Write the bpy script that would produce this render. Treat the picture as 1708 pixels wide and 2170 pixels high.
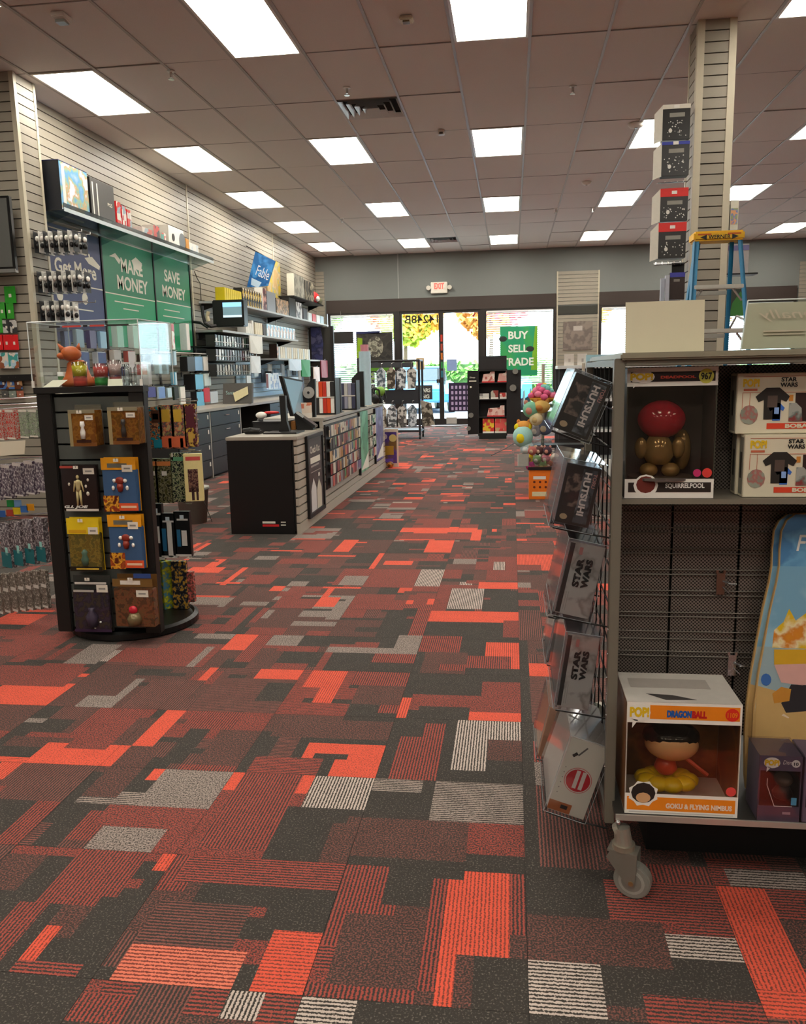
import bpy, bmesh, math, random
from mathutils import Vector, Matrix
random.seed(7)
R = math.radians
for o in list(bpy.data.objects):
    bpy.data.objects.remove(o, do_unlink=True)
scene = bpy.context.scene
COL = scene.collection

# ---------------------------------------------------------------- camera
CH = 1.257                       # camera height above the carpet
FPX = 1745.6                     # focal length for a 1708 px wide frame
YAW, PIT, ROL = .1333, .1692, -.0212
_f = Vector((-math.sin(YAW)*math.cos(PIT), math.cos(YAW)*math.cos(PIT), -math.sin(PIT)))
_r = Vector((math.cos(YAW), math.sin(YAW), 0)); _u = _r.cross(_f)
CR = math.cos(ROL)*_r + math.sin(ROL)*_u
CU = -math.sin(ROL)*_r + math.cos(ROL)*_u
CF = _f
cam_d = bpy.data.cameras.new('camera'); cam = bpy.data.objects.new('camera', cam_d); COL.objects.link(cam)
cam_d.sensor_fit = 'HORIZONTAL'; cam_d.sensor_width = 36; cam_d.lens = FPX*36/1708
cam_d.clip_start = .05; cam_d.clip_end = 300
cam.matrix_world = Matrix(((CR.x, CU.x, -CF.x, 0), (CR.y, CU.y, -CF.y, 0), (CR.z, CU.z, -CF.z, CH), (0, 0, 0, 1)))
scene.camera = cam
# ---------------------------------------------------------------- light and exposure
world = bpy.data.worlds.new('world'); scene.world = world; world.use_nodes = True
_n = world.node_tree.nodes; _l = world.node_tree.links
_n['Background'].inputs[0].default_value = (.80, .90, 1.0, 1); _n['Background'].inputs[1].default_value = 10.0
sun_d = bpy.data.lights.new('sun', 'SUN'); sun_d.energy = 12.0; sun_d.angle = R(1.0); sun_d.color = (1, .95, .86)
sun = bpy.data.objects.new('sun', sun_d); COL.objects.link(sun); sun.rotation_euler = (R(38), 0, R(-60)); sun.location = (0, 30, 20)
LAMP = 13.0                      # emission of the ceiling panels
scene.view_settings.view_transform = 'Standard'; scene.view_settings.look = 'None'
scene.view_settings.exposure = 0.45; scene.view_settings.gamma = 1.0
try: scene.view_settings.use_curve_mapping = False
except Exception: pass

# ---------------------------------------------------------------- helpers
def ray(px, py):
    return CR*((px-854)/FPX) + CU*(-(py-1085)/FPX) + CF
O0 = Vector((0, 0, CH))
def atY(px, py, Y): d = ray(px, py); return O0 + d*(Y/d.y)
def atX(px, py, X): d = ray(px, py); return O0 + d*(X/d.x)
def atZ(px, py, Z): d = ray(px, py); return O0 + d*((Z-CH)/d.z)

def lin(c):
    if isinstance(c, str):
        c = c.lstrip('#'); c = tuple(int(c[i:i+2], 16)/255 for i in (0, 2, 4))
    return tuple(x/12.92 if x <= .04045 else ((x+.055)/1.055)**2.4 for x in c[:3]) + (1,)
MATS = {}
def newmat(key):
    m = bpy.data.materials.new(key); m.use_nodes = True
    nt = m.node_tree; return m, nt, nt.nodes['Principled BSDF']
def pm(col, rough=.55, metal=0.0, var=.08, scale=40, spec=.4, bump=0):
    key = 'pm_%s_%g_%g_%g_%g_%g' % (col, rough, metal, var, spec, bump)
    if key in MATS: return MATS[key]
    m, nt, b = newmat(key)
    b.inputs['Roughness'].default_value = rough; b.inputs['Metallic'].default_value = metal
    b.inputs['Specular IOR Level'].default_value = spec
    c = lin(col)
    tx = nt.nodes.new('ShaderNodeTexCoord'); no = nt.nodes.new('ShaderNodeTexNoise'); no.inputs['Scale'].default_value = scale; no.inputs['Detail'].default_value = 3
    nt.links.new(tx.outputs['Object'], no.inputs['Vector'])
    mr = nt.nodes.new('ShaderNodeMapRange'); mr.inputs['To Min'].default_value = 1-var; mr.inputs['To Max'].default_value = 1+var
    nt.links.new(no.outputs['Fac'], mr.inputs['Value'])
    mx = nt.nodes.new('ShaderNodeVectorMath'); mx.operation = 'SCALE'; mx.inputs[0].default_value = c[:3]
    nt.links.new(mr.outputs[0], mx.inputs['Scale']); nt.links.new(mx.outputs[0], b.inputs['Base Color'])
    if bump:
        bp = nt.nodes.new('ShaderNodeBump'); bp.inputs['Strength'].default_value = bump; bp.inputs['Distance'].default_value = .002
        nt.links.new(no.outputs['Fac'], bp.inputs['Height']); nt.links.new(bp.outputs[0], b.inputs['Normal'])
    MATS[key] = m; return m
def emit(col, s):
    key = 'em_%s_%g' % (col, s)
    if key in MATS: return MATS[key]
    m, nt, b = newmat(key)
    b.inputs['Base Color'].default_value = lin(col); b.inputs['Emission Color'].default_value = lin(col); b.inputs['Emission Strength'].default_value = s
    MATS[key] = m; return m
def art(cols, scale=9, seed=0, rough=.35, kind='noise'):
    """printed packaging: patches of a few colours"""
    key = 'art_%s_%g_%g_%s' % ('_'.join(cols), scale, seed, kind)
    if key in MATS: return MATS[key]
    m, nt, b = newmat(key); b.inputs['Roughness'].default_value = rough
    tx = nt.nodes.new('ShaderNodeTexCoord'); mp = nt.nodes.new('ShaderNodeMapping')
    mp.inputs['Location'].default_value = (seed*1.7, seed*.9, seed*2.3)
    nt.links.new(tx.outputs['Object'], mp.inputs['Vector'])
    if kind == 'noise':
        no = nt.nodes.new('ShaderNodeTexNoise'); no.inputs['Scale'].default_value = scale; no.inputs['Detail'].default_value = 4; out = no.outputs['Fac']
    else:
        no = nt.nodes.new('ShaderNodeTexVoronoi'); no.inputs['Scale'].default_value = scale; no.distance = 'CHEBYCHEV'
        sp = nt.nodes.new('ShaderNodeSeparateColor'); nt.links.new(no.outputs['Color'], sp.inputs[0]); out = sp.outputs[0]
    nt.links.new(mp.outputs[0], no.inputs['Vector'])
    cr = nt.nodes.new('ShaderNodeValToRGB'); cr.color_ramp.interpolation = 'LINEAR' if kind == 'noise' else 'CONSTANT'
    n = len(cols); e = cr.color_ramp.elements
    lo, hi = (.36, .64) if kind == 'noise' else (0, 1)
    while len(e) < n: e.new(.5)
    for i in range(n):
        e[i].position = 0 if i == 0 else lo+(hi-lo)*i/n
        e[i].color = lin(cols[i])
    nt.links.new(out, cr.inputs[0]); nt.links.new(cr.outputs[0], b.inputs['Base Color'])
    MATS[key] = m; return m
def clear(tint='ffffff', mixf=.12, rough=.05):
    key = 'clear_%s_%g_%g' % (tint, mixf, rough)
    if key in MATS: return MATS[key]
    m = bpy.data.materials.new(key); m.use_nodes = True; nt = m.node_tree
    for n in list(nt.nodes): nt.nodes.remove(n)
    out = nt.nodes.new('ShaderNodeOutputMaterial'); t = nt.nodes.new('ShaderNodeBsdfTransparent'); g = nt.nodes.new('ShaderNodeBsdfGlossy')
    t.inputs[0].default_value = lin(tint); g.inputs['Roughness'].default_value = rough
    mx = nt.nodes.new('ShaderNodeMixShader'); lw = nt.nodes.new('ShaderNodeLayerWeight'); lw.inputs['Blend'].default_value = .25
    mr = nt.nodes.new('ShaderNodeMapRange'); mr.inputs['To Min'].default_value = mixf*.5; mr.inputs['To Max'].default_value = min(1, mixf*4)
    nt.links.new(lw.outputs['Fresnel'], mr.inputs['Value']); nt.links.new(mr.outputs[0], mx.inputs[0])
    nt.links.new(t.outputs[0], mx.inputs[1]); nt.links.new(g.outputs[0], mx.inputs[2]); nt.links.new(mx.outputs[0], out.inputs[0])
    MATS[key] = m; return m

def tag(o, label=None, cat=None, group=None, kind=None):
    if label: o['label'] = label
    if cat: o['category'] = cat
    if group: o['group'] = group
    if kind: o['kind'] = kind
    return o
INV = {}
def link(name, data, parent=None):
    o = bpy.data.objects.new(name, data); COL.objects.link(o)
    if parent is not None: o.parent = parent
    return o
def thing(name, label, cat, loc=(0, 0, 0), rz=0, group=None, kind=None):
    o = link(name, None); o.empty_display_size = .1
    o.location = loc; o.rotation_euler = (0, 0, rz)
    M = Matrix.Translation(Vector(loc)) @ Matrix.Rotation(rz, 4, 'Z')
    INV[o.name] = M.inverted()
    return tag(o, label, cat, group, kind)
def inv_of(p):
    return INV.get(p.name) if p is not None else None

class MB:
    def __init__(s): s.v = []; s.f = []; s.m = []; s.cur = 0
    def mat(s, i): s.cur = i; return s
    def face(s, idx): s.f.append(tuple(idx)); s.m.append(s.cur)
    def box(s, x0, x1, y0, y1, z0, z1):
        b = len(s.v)
        s.v += [(x0,y0,z0),(x1,y0,z0),(x1,y1,z0),(x0,y1,z0),(x0,y0,z1),(x1,y0,z1),(x1,y1,z1),(x0,y1,z1)]
        for q in ((3,2,1,0),(4,5,6,7),(0,1,5,4),(1,2,6,5),(2,3,7,6),(3,0,4,7)): s.face([b+i for i in q])
        return s
    def obox(s, o, a, b, c):
        """parallelepiped from corner o with edge vectors a, b, c"""
        o, a, b, c = Vector(o), Vector(a), Vector(b), Vector(c); k = len(s.v)
        s.v += [tuple(p) for p in (o, o+a, o+a+b, o+b, o+c, o+a+c, o+a+b+c, o+b+c)]
        for q in ((3,2,1,0),(4,5,6,7),(0,1,5,4),(1,2,6,5),(2,3,7,6),(3,0,4,7)): s.face([k+i for i in q])
        return s
    def quad(s, a, b, c, d):
        k = len(s.v); s.v += [tuple(p) for p in (a, b, c, d)]; s.face((k, k+1, k+2, k+3)); return s
    def poly(s, pts, ex):
        """flat polygon (world points) thickened by vector ex"""
        k = len(s.v); n = len(pts); ex = Vector(ex)
        s.v += [tuple(Vector(p)) for p in pts] + [tuple(Vector(p)+ex) for p in pts]
        s.face(list(range(k+n-1, k-1, -1))); s.face(list(range(k+n, k+2*n)))
        for i in range(n):
            j = (i+1) % n; s.face((k+i, k+j, k+n+j, k+n+i))
        return s
    def cyl(s, p0, p1, r0, r1=None, n=10, cap=True):
        p0, p1 = Vector(p0), Vector(p1); r1 = r0 if r1 is None else r1
        d = (p1-p0).normalized(); a = Vector((0, 0, 1)) if abs(d.z) < .9 else Vector((1, 0, 0))
        u = d.cross(a).normalized(); w = d.cross(u); k = len(s.v)
        for p, r in ((p0, r0), (p1, r1)):
            for i in range(n):
                t = 2*math.pi*i/n; s.v.append(tuple(p + u*(r*math.cos(t)) + w*(r*math.sin(t))))
        for i in range(n):
            j = (i+1) % n; s.face((k+i, k+n+i, k+n+j, k+j))
        if cap: s.face([k+i for i in range(n)]); s.face([k+n+i for i in range(n-1, -1, -1)])
        return s
    def tube(s, pts, r, n=6):
        for a, b in zip(pts, pts[1:]): s.cyl(a, b, r, r, n)
        return s
    def lathe(s, c, prof, n=24):
        k = len(s.v); c = Vector(c)
        for r, z in prof:
            for i in range(n):
                t = 2*math.pi*i/n; s.v.append((c.x+r*math.cos(t), c.y+r*math.sin(t), c.z+z))
        for j in range(len(prof)-1):
            for i in range(n):
                q = (i+1) % n; s.face((k+j*n+i, k+j*n+q, k+(j+1)*n+q, k+(j+1)*n+i))
        s.face([k+i for i in range(n-1, -1, -1)]); s.face([k+(len(prof)-1)*n+i for i in range(n)])
        return s
    def ball(s, c, rx, ry=None, rz=None, n=12, h=8):
        ry = ry or rx; rz = rz or rx; k = len(s.v); c = Vector(c)
        s.v.append((c.x, c.y, c.z-rz))
        for j in range(1, h):
            p = -math.pi/2+math.pi*j/h
            for i in range(n):
                t = 2*math.pi*i/n; s.v.append((c.x+rx*math.cos(p)*math.cos(t), c.y+ry*math.cos(p)*math.sin(t), c.z+rz*math.sin(p)))
        s.v.append((c.x, c.y, c.z+rz)); top = len(s.v)-1
        for i in range(n):
            q = (i+1) % n; s.face((k, k+1+q, k+1+i)); s.face((top, k+1+(h-2)*n+i, k+1+(h-2)*n+q))
            for j in range(h-2): s.face((k+1+j*n+i, k+1+j*n+q, k+1+(j+1)*n+q, k+1+(j+1)*n+i))
        return s
    def mesh(s, mats, inv=None, bevel=0, smooth=False):
        me = bpy.data.meshes.new('m')
        vs = s.v if inv is None else [tuple(inv @ Vector(v)) for v in s.v]
        me.from_pydata(vs, [], s.f)
        if not isinstance(mats, (list, tuple)): mats = [mats]
        for m in mats: me.materials.append(m)
        if len(mats) > 1: me.polygons.foreach_set('material_index', s.m)
        if bevel:
            bm = bmesh.new(); bm.from_mesh(me)
            bmesh.ops.remove_doubles(bm, verts=bm.verts, dist=1e-5)
            bmesh.ops.bevel(bm, geom=[e for e in bm.edges if e.is_manifold and e.calc_face_angle(0) > .6], offset=bevel, segments=2, affect='EDGES', clamp_overlap=True)
            bm.to_mesh(me); bm.free()
        if smooth: me.polygons.foreach_set('use_smooth', [True]*len(me.polygons))
        me.update(); return me
    def build(s, name, mats, parent=None, bevel=0, smooth=False):
        return link(name, s.mesh(mats, inv_of(parent), bevel, smooth), parent)
def box_obj(name, m, parent, x0, x1, y0, y1, z0, z1, bevel=0):
    return MB().box(x0, x1, y0, y1, z0, z1).build(name, m, parent, bevel)
def solo(name, label, cat, mb, mats, group=None, bevel=0, smooth=False):
    """a thing that is a single mesh, its origin at its base"""
    xs = [v[0] for v in mb.v]; ys = [v[1] for v in mb.v]; zs = [v[2] for v in mb.v]
    c = Vector(((min(xs)+max(xs))/2, (min(ys)+max(ys))/2, min(zs)))
    o = link(name, mb.mesh(mats, Matrix.Translation(-c), bevel, smooth)); o.location = c
    INV[o.name] = Matrix.Translation(-c)
    return tag(o, label, cat, group)
def text(body, org, rv, uv, w, h, m, parent, name='lettering', bold=.0, depth=.0008, shear=0, mirror=False):
    """flat lettering fitted into the rectangle org, rv*w, uv*h"""
    cu = bpy.data.curves.new('t', 'FONT'); cu.body = body; cu.size = 1; cu.offset = bold; cu.shear = shear; cu.resolution_u = 3
    ob = bpy.data.objects.new('t', cu); COL.objects.link(ob)
    me = bpy.data.meshes.new_from_object(ob); bpy.data.objects.remove(ob, do_unlink=True); bpy.data.curves.remove(cu)
    if not me.vertices: return None
    xs = [v.co.x for v in me.vertices]; ys = [v.co.y for v in me.vertices]
    x0, x1, y0, y1 = min(xs), max(xs), min(ys), max(ys)
    org, rv, uv = Vector(org), Vector(rv).normalized(), Vector(uv).normalized(); nv = rv.cross(uv)
    iv = inv_of(parent) or Matrix.Identity(4)
    for v in me.vertices:
        a = (v.co.x-x0)/(x1-x0 or 1); b = (v.co.y-y0)/(y1-y0 or 1)
        if mirror: a = 1-a
        v.co = iv @ (org + rv*(a*w) + uv*(b*h) + nv*depth)
    me.materials.append(m); me.update()
    return link(name, me, parent)
def copy_tree(o, parent=None):
    c = o.copy(); COL.objects.link(c)
    if parent is not None: c.parent = parent
    for ch in [x for x in bpy.data.objects if x.parent == o]: copy_tree(ch, c)
    return c
def place(src, loc, rz=0, label=None, group=None):
    c = copy_tree(src); c.location = loc; c.rotation_euler = (0, 0, rz)
    if label: c['label'] = label
    if group: c['group'] = group
    return c
X_, Y_, Z_ = Vector((1, 0, 0)), Vector((0, 1, 0)), Vector((0, 0, 1))
# ================================================================ THE ROOM
ZC = 3.844                      # ceiling
RB = -8.0
WL, WB, WR = -4.45, 18.95, 9.0  # left wall, street front, right wall
GX, GY, TX, TY = .1366, 7.134, .6096, 1.2192   # ceiling grid
# ---------------------------------------------------------------- carpet
PAT = """-0.6,1.76,0.07,3.87,Dn -1.95,2.59,-1.79,2.82,Rn -1.5,2.32,-1.32,2.75,Rn -1.04,2.43,-0.88,2.68,Rn -0.65,1.93,-0.43,2.11,Rn -2.12,2.82,-1.81,3.05,On -1.31,2.54,-1.23,2.85,On -1.61,2.38,-1.32,2.51,On -1.69,2.24,-1.62,2.38,Oy -1.58,2.15,-1.35,2.38,Ry -1.4,1.93,-1.35,2.16,My -1.1,2.13,-0.9,2.38,Gn -1.32,2.13,-1.13,2.21,Gx -1.3,2.2,-1.17,2.53,Rn -1.19,2.03,-0.89,2.14,Mn -0.95,1.93,-0.89,2.11,Mn -1.31,1.91,-1.21,2.13,Dn -0.85,1.95,-0.67,2.37,My -1.32,3.13,-1.29,3.3,On -1.5,2.85,-1.28,3.12,Ry -1.68,2.84,-1.53,2.94,Gn -1.57,2.93,-1.53,3.15,Gn -1.79,3.32,-1.45,3.53,Mn -2.01,3.29,-1.84,3.56,Gn -2.26,3.02,-1.84,3.27,Mn -2.42,3.36,-2.26,3.54,Mn -2.11,3.32,-2.06,3.54,Mn -1.54,2.5,-1.38,2.74,Mn -1.76,2.48,-1.61,2.58,Rn -1.2,2.68,-0.99,2.85,My -1.15,2.43,-1.06,2.66,Dn -1.07,2.38,-0.88,2.43,My -0.86,2.38,-0.6,2.49,Mx -0.58,2.39,-0.42,2.59,On -0.7,2.49,-0.42,2.59,On -0.64,2.47,-0.54,2.49,Dn -0.92,1.84,-0.88,1.92,Oy -1.36,1.73,-1.21,1.86,Rn -1.15,1.69,-0.95,1.92,My -1.17,1.46,-1.12,1.69,My -1.06,1.5,-1.02,1.59,Oy -1,1.5,-0.93,1.71,Dn -0.91,1.46,-0.88,1.83,Dn -1.06,1.47,-0.93,1.51,Mx -1.03,1.32,-0.88,1.46,Dn -0.87,1.33,-0.76,1.41,My -0.76,1.34,-0.67,1.45,Ry -0.86,1.46,-0.59,1.58,Sx -0.83,1.57,-0.63,1.73,Rx -0.55,1.47,-0.42,1.64,Ox -0.86,1.81,-0.42,1.93,Mx -0.77,1.73,-0.42,1.81,Dn -0.41,1.81,-0.32,1.93,My -0.41,1.73,-0.3,1.79,My -0.58,1.65,-0.41,1.8,Dn -0.38,1.48,-0.25,1.74,Rn -0.2,1.48,-0.16,1.88,My -0.15,1.46,-0.11,1.88,Oy -0.1,1.6,0,1.93,Oy 0,1.69,0.04,1.92,My -0.09,1.47,0.03,1.61,Dn -0.41,1.38,-0.32,1.46,Wx -0.59,1.36,-0.5,1.47,Wy -0.41,1.45,-0.2,1.51,My -0.31,1.39,0.03,1.46,Dn -0.27,1.87,-0.12,1.99,Dn 0.21,1.77,0.5,1.93,Mx 0.38,1.72,0.52,1.82,Mx 0.5,1.57,0.61,1.92,Oy 0.5,1.48,0.59,1.57,Ox 0.61,1.8,0.7,1.92,Mx 0.62,1.66,0.67,1.8,Rn 0.34,1.63,0.5,1.73,Wx 0.04,1.46,0.18,1.6,Wx 0.18,1.48,0.51,1.64,Dn 0.28,1.46,0.48,1.52,Mx 0.04,1.59,0.34,1.78,Rn 0.04,1.76,0.21,1.91,Dn 0.54,1.93,0.74,2,Gx 0.33,1.91,0.5,2,My -0.63,2.2,-0.43,2.39,Wy -0.65,1.93,-0.49,2.2,Dn -0.42,2.12,-0.26,2.28,Dn -0.42,2.28,-0.27,2.37,Gx -0.25,2.13,0.04,2.38,Gx -0.47,1.96,-0.13,2.15,Rn -0.12,2,0.04,2.13,Mn -0.4,2.38,-0.22,2.8,My -0.2,2.46,-0.08,2.84,Wy -0.08,2.67,0.04,2.85,Wy -0.07,2.51,0.03,2.68,Rn -0.21,2.39,-0.08,2.46,Dn -0.15,2.84,0.04,2.97,On -0.41,2.85,-0.38,3.04,Oy -0.37,2.92,0.03,3.07,Mn -0.36,2.83,-0.17,2.94,Dn -0.4,2.69,-0.31,2.83,Dn -0.5,2.86,-0.42,2.97,My -0.85,2.63,-0.43,2.78,Rn -0.77,2.93,-0.69,3.31,Oy -0.86,3.1,-0.76,3.29,Oy -0.65,3.14,-0.44,3.31,My -0.63,2.95,-0.41,3.14,Rn -1.06,3.16,-0.88,3.28,On -0.98,2.94,-0.88,3.15,Dn -0.86,3.51,-0.55,3.61,Gn -0.54,3.53,-0.43,3.77,Gn -0.61,3.41,-0.42,3.52,My -0.79,3.3,-0.62,3.51,Dn -0.4,3.31,-0.21,3.56,Rn -0.41,3.56,-0.22,3.78,My -0.21,3.58,-0.11,3.77,Dn -0.1,3.53,0.04,3.72,Oy -0.01,3.36,0.03,3.54,Oy -0.2,3.35,-0.01,3.53,My -0.3,3.32,-0.19,3.41,My -0.1,3.07,0.04,3.2,Mn -2.1,4.97,-1.88,5.14,On -1.77,4.67,-1.71,5.13,On -1.94,4.65,-1.87,4.93,Mn -1.64,4.72,-1.47,4.95,Mn -1.4,4.55,-1.33,4.67,On -1.28,4.56,-1.12,4.67,Mn -1.3,4.22,-1.08,4.39,Mn -1.06,4.23,-0.95,4.42,On -1.06,4.43,-1.04,4.67,Oy -1.8,4.25,-1.56,4.41,Gn -1.5,4.23,-1.34,4.33,Gn -1.46,3.78,-1.39,4.21,Mn -1.32,3.75,-1.11,3.87,Mn -1.23,3.38,-1.14,3.75,My -1.27,5.61,-1.16,6.03,On -2,5.6,-1.8,5.75,Mn -2.33,5.6,-2.31,6.02,Mn -2.58,6.3,-2.34,6.52,Mn -1.76,5.36,-1.6,5.49,Gn -1.59,5.25,-1.23,5.4,Mn -1.04,4.7,-0.89,4.95,Gn -1.33,4.66,-1.22,4.8,Gn -1.31,4.03,-1.26,4.18,Gn -0.95,4,-0.89,4.2,Gn -1.53,3.67,-1.36,3.75,Gn -1.48,3.38,-1.42,3.49,Mn -0.84,6.08,-0.27,6.31,Mn -0.88,6.34,-0.28,6.54,On -0.41,4.03,0.03,4.2,On -0.19,4.68,0.03,4.84,On -0.61,5.61,-0.44,6.05,On -0.31,6.06,-0.24,6.45,On -0.92,5.12,-0.89,5.6,On -0.83,5.25,-0.65,5.34,On -0.59,4.7,-0.43,5.13,Wy -0.84,4.65,-0.69,4.88,Mn -0.33,4.23,-0.17,4.67,Wy -0.41,4.89,-0.31,5.14,Mn -0.15,4.87,0.03,5.11,Mn -0.53,4.48,-0.43,4.57,Mn -0.57,4.32,-0.53,4.41,On -0.48,4.33,-0.42,4.42,On -0.62,4.23,-0.42,4.33,My -0.51,3.79,-0.42,4.23,My -0.67,3.87,-0.53,4.16,Dn -0.41,3.8,-0.05,4.01,Dn -0.05,3.77,0.04,4.04,Mn 0.04,4.34,0.19,4.45,Mn 0.04,3.74,0.16,4.2,Ry -0.11,4.24,0.03,4.63,Dn -0.12,5.14,-0.04,5.35,Wy 0.03,5.14,0.19,5.29,Mn"""
CC = {'O': 'e8503c', 'S': 'e0644c', 'M': '9a4038', 'R': '6a3a34', 'D': '45403b', 'G': '94807a', 'W': 'a58f86'}
DK = lin('3e3a36')
def carpet_mat(cls, mode):
    key = 'carpet_%s%s' % (cls, mode)
    if key in MATS: return MATS[key]
    m, nt, b = newmat(key); b.inputs['Roughness'].default_value = .95; b.inputs['Specular IOR Level'].default_value = .1; b.inputs['Sheen Weight'].default_value = .06; b.inputs['Sheen Roughness'].default_value = .45
    N, Lk = nt.nodes.new, nt.links.new
    geo = N('ShaderNodeNewGeometry'); sep = N('ShaderNodeSeparateXYZ'); Lk(geo.outputs['Position'], sep.inputs[0])
    fl = N('ShaderNodeTexNoise'); fl.inputs['Scale'].default_value = 210; fl.inputs['Detail'].default_value = 1.5; Lk(geo.outputs['Position'], fl.inputs['Vector'])
    amt = {'O': (.30, .52), 'S': (.38, .5), 'M': (.40, .60), 'R': (.44, .66), 'D': (.56, .74), 'G': (.36, .60), 'W': (.40, .54)}[cls]
    mr = N('ShaderNodeMapRange'); mr.inputs['From Min'].default_value = amt[0]; mr.inputs['From Max'].default_value = amt[1]
    if mode == 'n':
        Lk(fl.outputs['Fac'], mr.inputs['Value'])
    else:
        wob = N('ShaderNodeTexNoise'); wob.inputs['Scale'].default_value = 120; Lk(geo.outputs['Position'], wob.inputs['Vector'])
        ad = N('ShaderNodeMath'); ad.operation = 'MULTIPLY_ADD'; Lk(sep.outputs['Y' if mode == 'x' else 'X'], ad.inputs[0]); ad.inputs[1].default_value = 2*math.pi/(.0105 if mode == 'x' else .0095)
        wm = N('ShaderNodeMath'); wm.operation = 'MULTIPLY'; wm.inputs[1].default_value = 3.2; Lk(wob.outputs['Fac'], wm.inputs[0]); Lk(wm.outputs[0], ad.inputs[2])
        si = N('ShaderNodeMath'); si.operation = 'SINE'; Lk(ad.outputs[0], si.inputs[0])
        sm = N('ShaderNodeMath'); sm.operation = 'MULTIPLY_ADD'; sm.inputs[1].default_value = .20 if cls in 'OM' else .26; Lk(si.outputs[0], sm.inputs[0]); Lk(fl.outputs['Fac'], sm.inputs[2])
        Lk(sm.outputs[0], mr.inputs['Value'])
    mx = N('ShaderNodeMix'); mx.data_type = 'RGBA'; Lk(mr.outputs[0], mx.inputs[0])
    mx.inputs[6].default_value = DK if cls not in 'OS' else lin('7c4036')
    mx.inputs[7].default_value = lin({'D': '746c64', 'R': '84534b', 'G': 'a2938a', 'W': 'c2b2a7', 'M': 'a14e44', 'O': 'de5c46', 'S': 'de7a62'}[cls])
    bg = N('ShaderNodeTexNoise'); bg.inputs['Scale'].default_value = 14; Lk(geo.outputs['Position'], bg.inputs['Vector'])
    mg = N('ShaderNodeMapRange'); mg.inputs['To Min'].default_value = .88; mg.inputs['To Max'].default_value = 1.12; Lk(bg.outputs['Fac'], mg.inputs['Value'])
    vs = N('ShaderNodeVectorMath'); vs.operation = 'SCALE'; Lk(mx.outputs[2], vs.inputs[0]); Lk(mg.outputs[0], vs.inputs['Scale']); Lk(vs.outputs[0], b.inputs['Base Color'])
    bp = N('ShaderNodeBump'); bp.inputs['Strength'].default_value = .5; bp.inputs['Distance'].default_value = .002; Lk(fl.outputs['Fac'], bp.inputs['Height']); Lk(bp.outputs[0], b.inputs['Normal'])
    MATS[key] = m; return m
CLS = [(c, m) for c in 'OSMRDGW' for m in 'nxy']
CMATS = [carpet_mat(c, m) for c, m in CLS]; CIDX = {cm: i for i, cm in enumerate(CLS)}
TT = .459; TX0, TY0, NC = .035-.459*20, 1.455-.459*6, 12
pat = []
for s_ in PAT.split():
    a = s_.split(','); pat.append((float(a[0]), float(a[1]), float(a[2]), float(a[3]), a[4][0], a[4][1]))
rc = random.Random(11)
def rand_cells():
    """a carpet tile: rectangles of yarn colour on a NC x NC grid"""
    g = [[('D', 'n')]*NC for _ in range(NC)]
    def split(x0, y0, x1, y1, d):
        w, h = x1-x0, y1-y0
        if d <= 0 or (w <= 3 and h <= 3) or rc.random() < .08:
            c = rc.choices('DRMGOW', (36, 34, 20, 5, 4, 1))[0]
            md = rc.choice('nnxy') if c in 'MROW' else 'n'
            for j in range(y0, y1):
                for i in range(x0, x1): g[j][i] = (c, md)
            return
        if w >= h*.8 and w > 2: k = rc.randint(x0+1, x1-1); split(x0, y0, k, y1, d-1); split(k, y0, x1, y1, d-1)
        elif h > 1: k = rc.randint(y0+1, y1-1); split(x0, y0, x1, k, d-1); split(x0, k, x1, y1, d-1)
        else: split(x0, y0, x1, y1, 0)
    split(0, 0, NC, NC, 4)
    for _ in range(2):
        i, j = rc.randint(0, NC-5), rc.randint(0, NC-2); c = rc.choice('DDDRRMMMO')
        for q in range(j, min(NC, j+rc.randint(1, 2))):
            for p in range(i, min(NC, i+rc.randint(3, 7))): g[q][p] = (c, 'n')
    return g
def paint(g, tx, ty):
    cs = TT/NC; hit = False
    for x0, y0, x1, y1, c, md in pat:
        i0, i1 = round((x0-tx)/cs), round((x1-tx)/cs); j0, j1 = round((y0-ty)/cs), round((y1-ty)/cs)
        if i1 <= i0: i1 = i0+1
        if j1 <= j0: j1 = j0+1
        for j in range(max(0, j0), min(NC, j1)):
            for i in range(max(0, i0), min(NC, i1)): g[j][i] = (c, md)
def rects(g):
    done = [[False]*NC for _ in range(NC)]; out = []
    for j in range(NC):
        for i in range(NC):
            if done[j][i]: continue
            k = g[j][i]; w = 1
            while i+w < NC and not done[j][i+w] and g[j][i+w] == k: w += 1
            h = 1
            while j+h < NC and all(g[j+h][p] == k and not done[j+h][p] for p in range(i, i+w)): h += 1
            for q in range(j, j+h):
                for p in range(i, i+w): done[q][p] = True
            out.append((i, j, i+w, j+h, CIDX[k]))
    return out
floor = box_obj('floor', pm('2a2725', .9), None, -6.2, WR, RB, WB, -.10, -.006); tag(floor, kind='structure')
def in_view(x, y, z=0, pad=60):
    d = Vector((x, y, z))-O0; c = d.dot(CF)
    if c < .1: return False
    u = 854+FPX*d.dot(CR)/c; v = 1085-FPX*d.dot(CU)/c
    return -pad < u < 1708+pad and -pad < v < 2170+pad
tiles = []
for jt in range(-15, 46):
    for it in range(0, 40):
        x, y = TX0+it*TT, TY0+jt*TT
        if x > WR-TT or x < -6.2 or y > WB-.05: continue
        vis = any(in_view(x+a*TT, y+b*TT) for a in (0, .5, 1) for b in (0, .5, 1))
        hid = x > .55 and y > 2.2            # behind the near gondola
        tiles.append((y if vis and not hid else 100+y, x, y))
tiles.sort()
field = MB()
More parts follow.
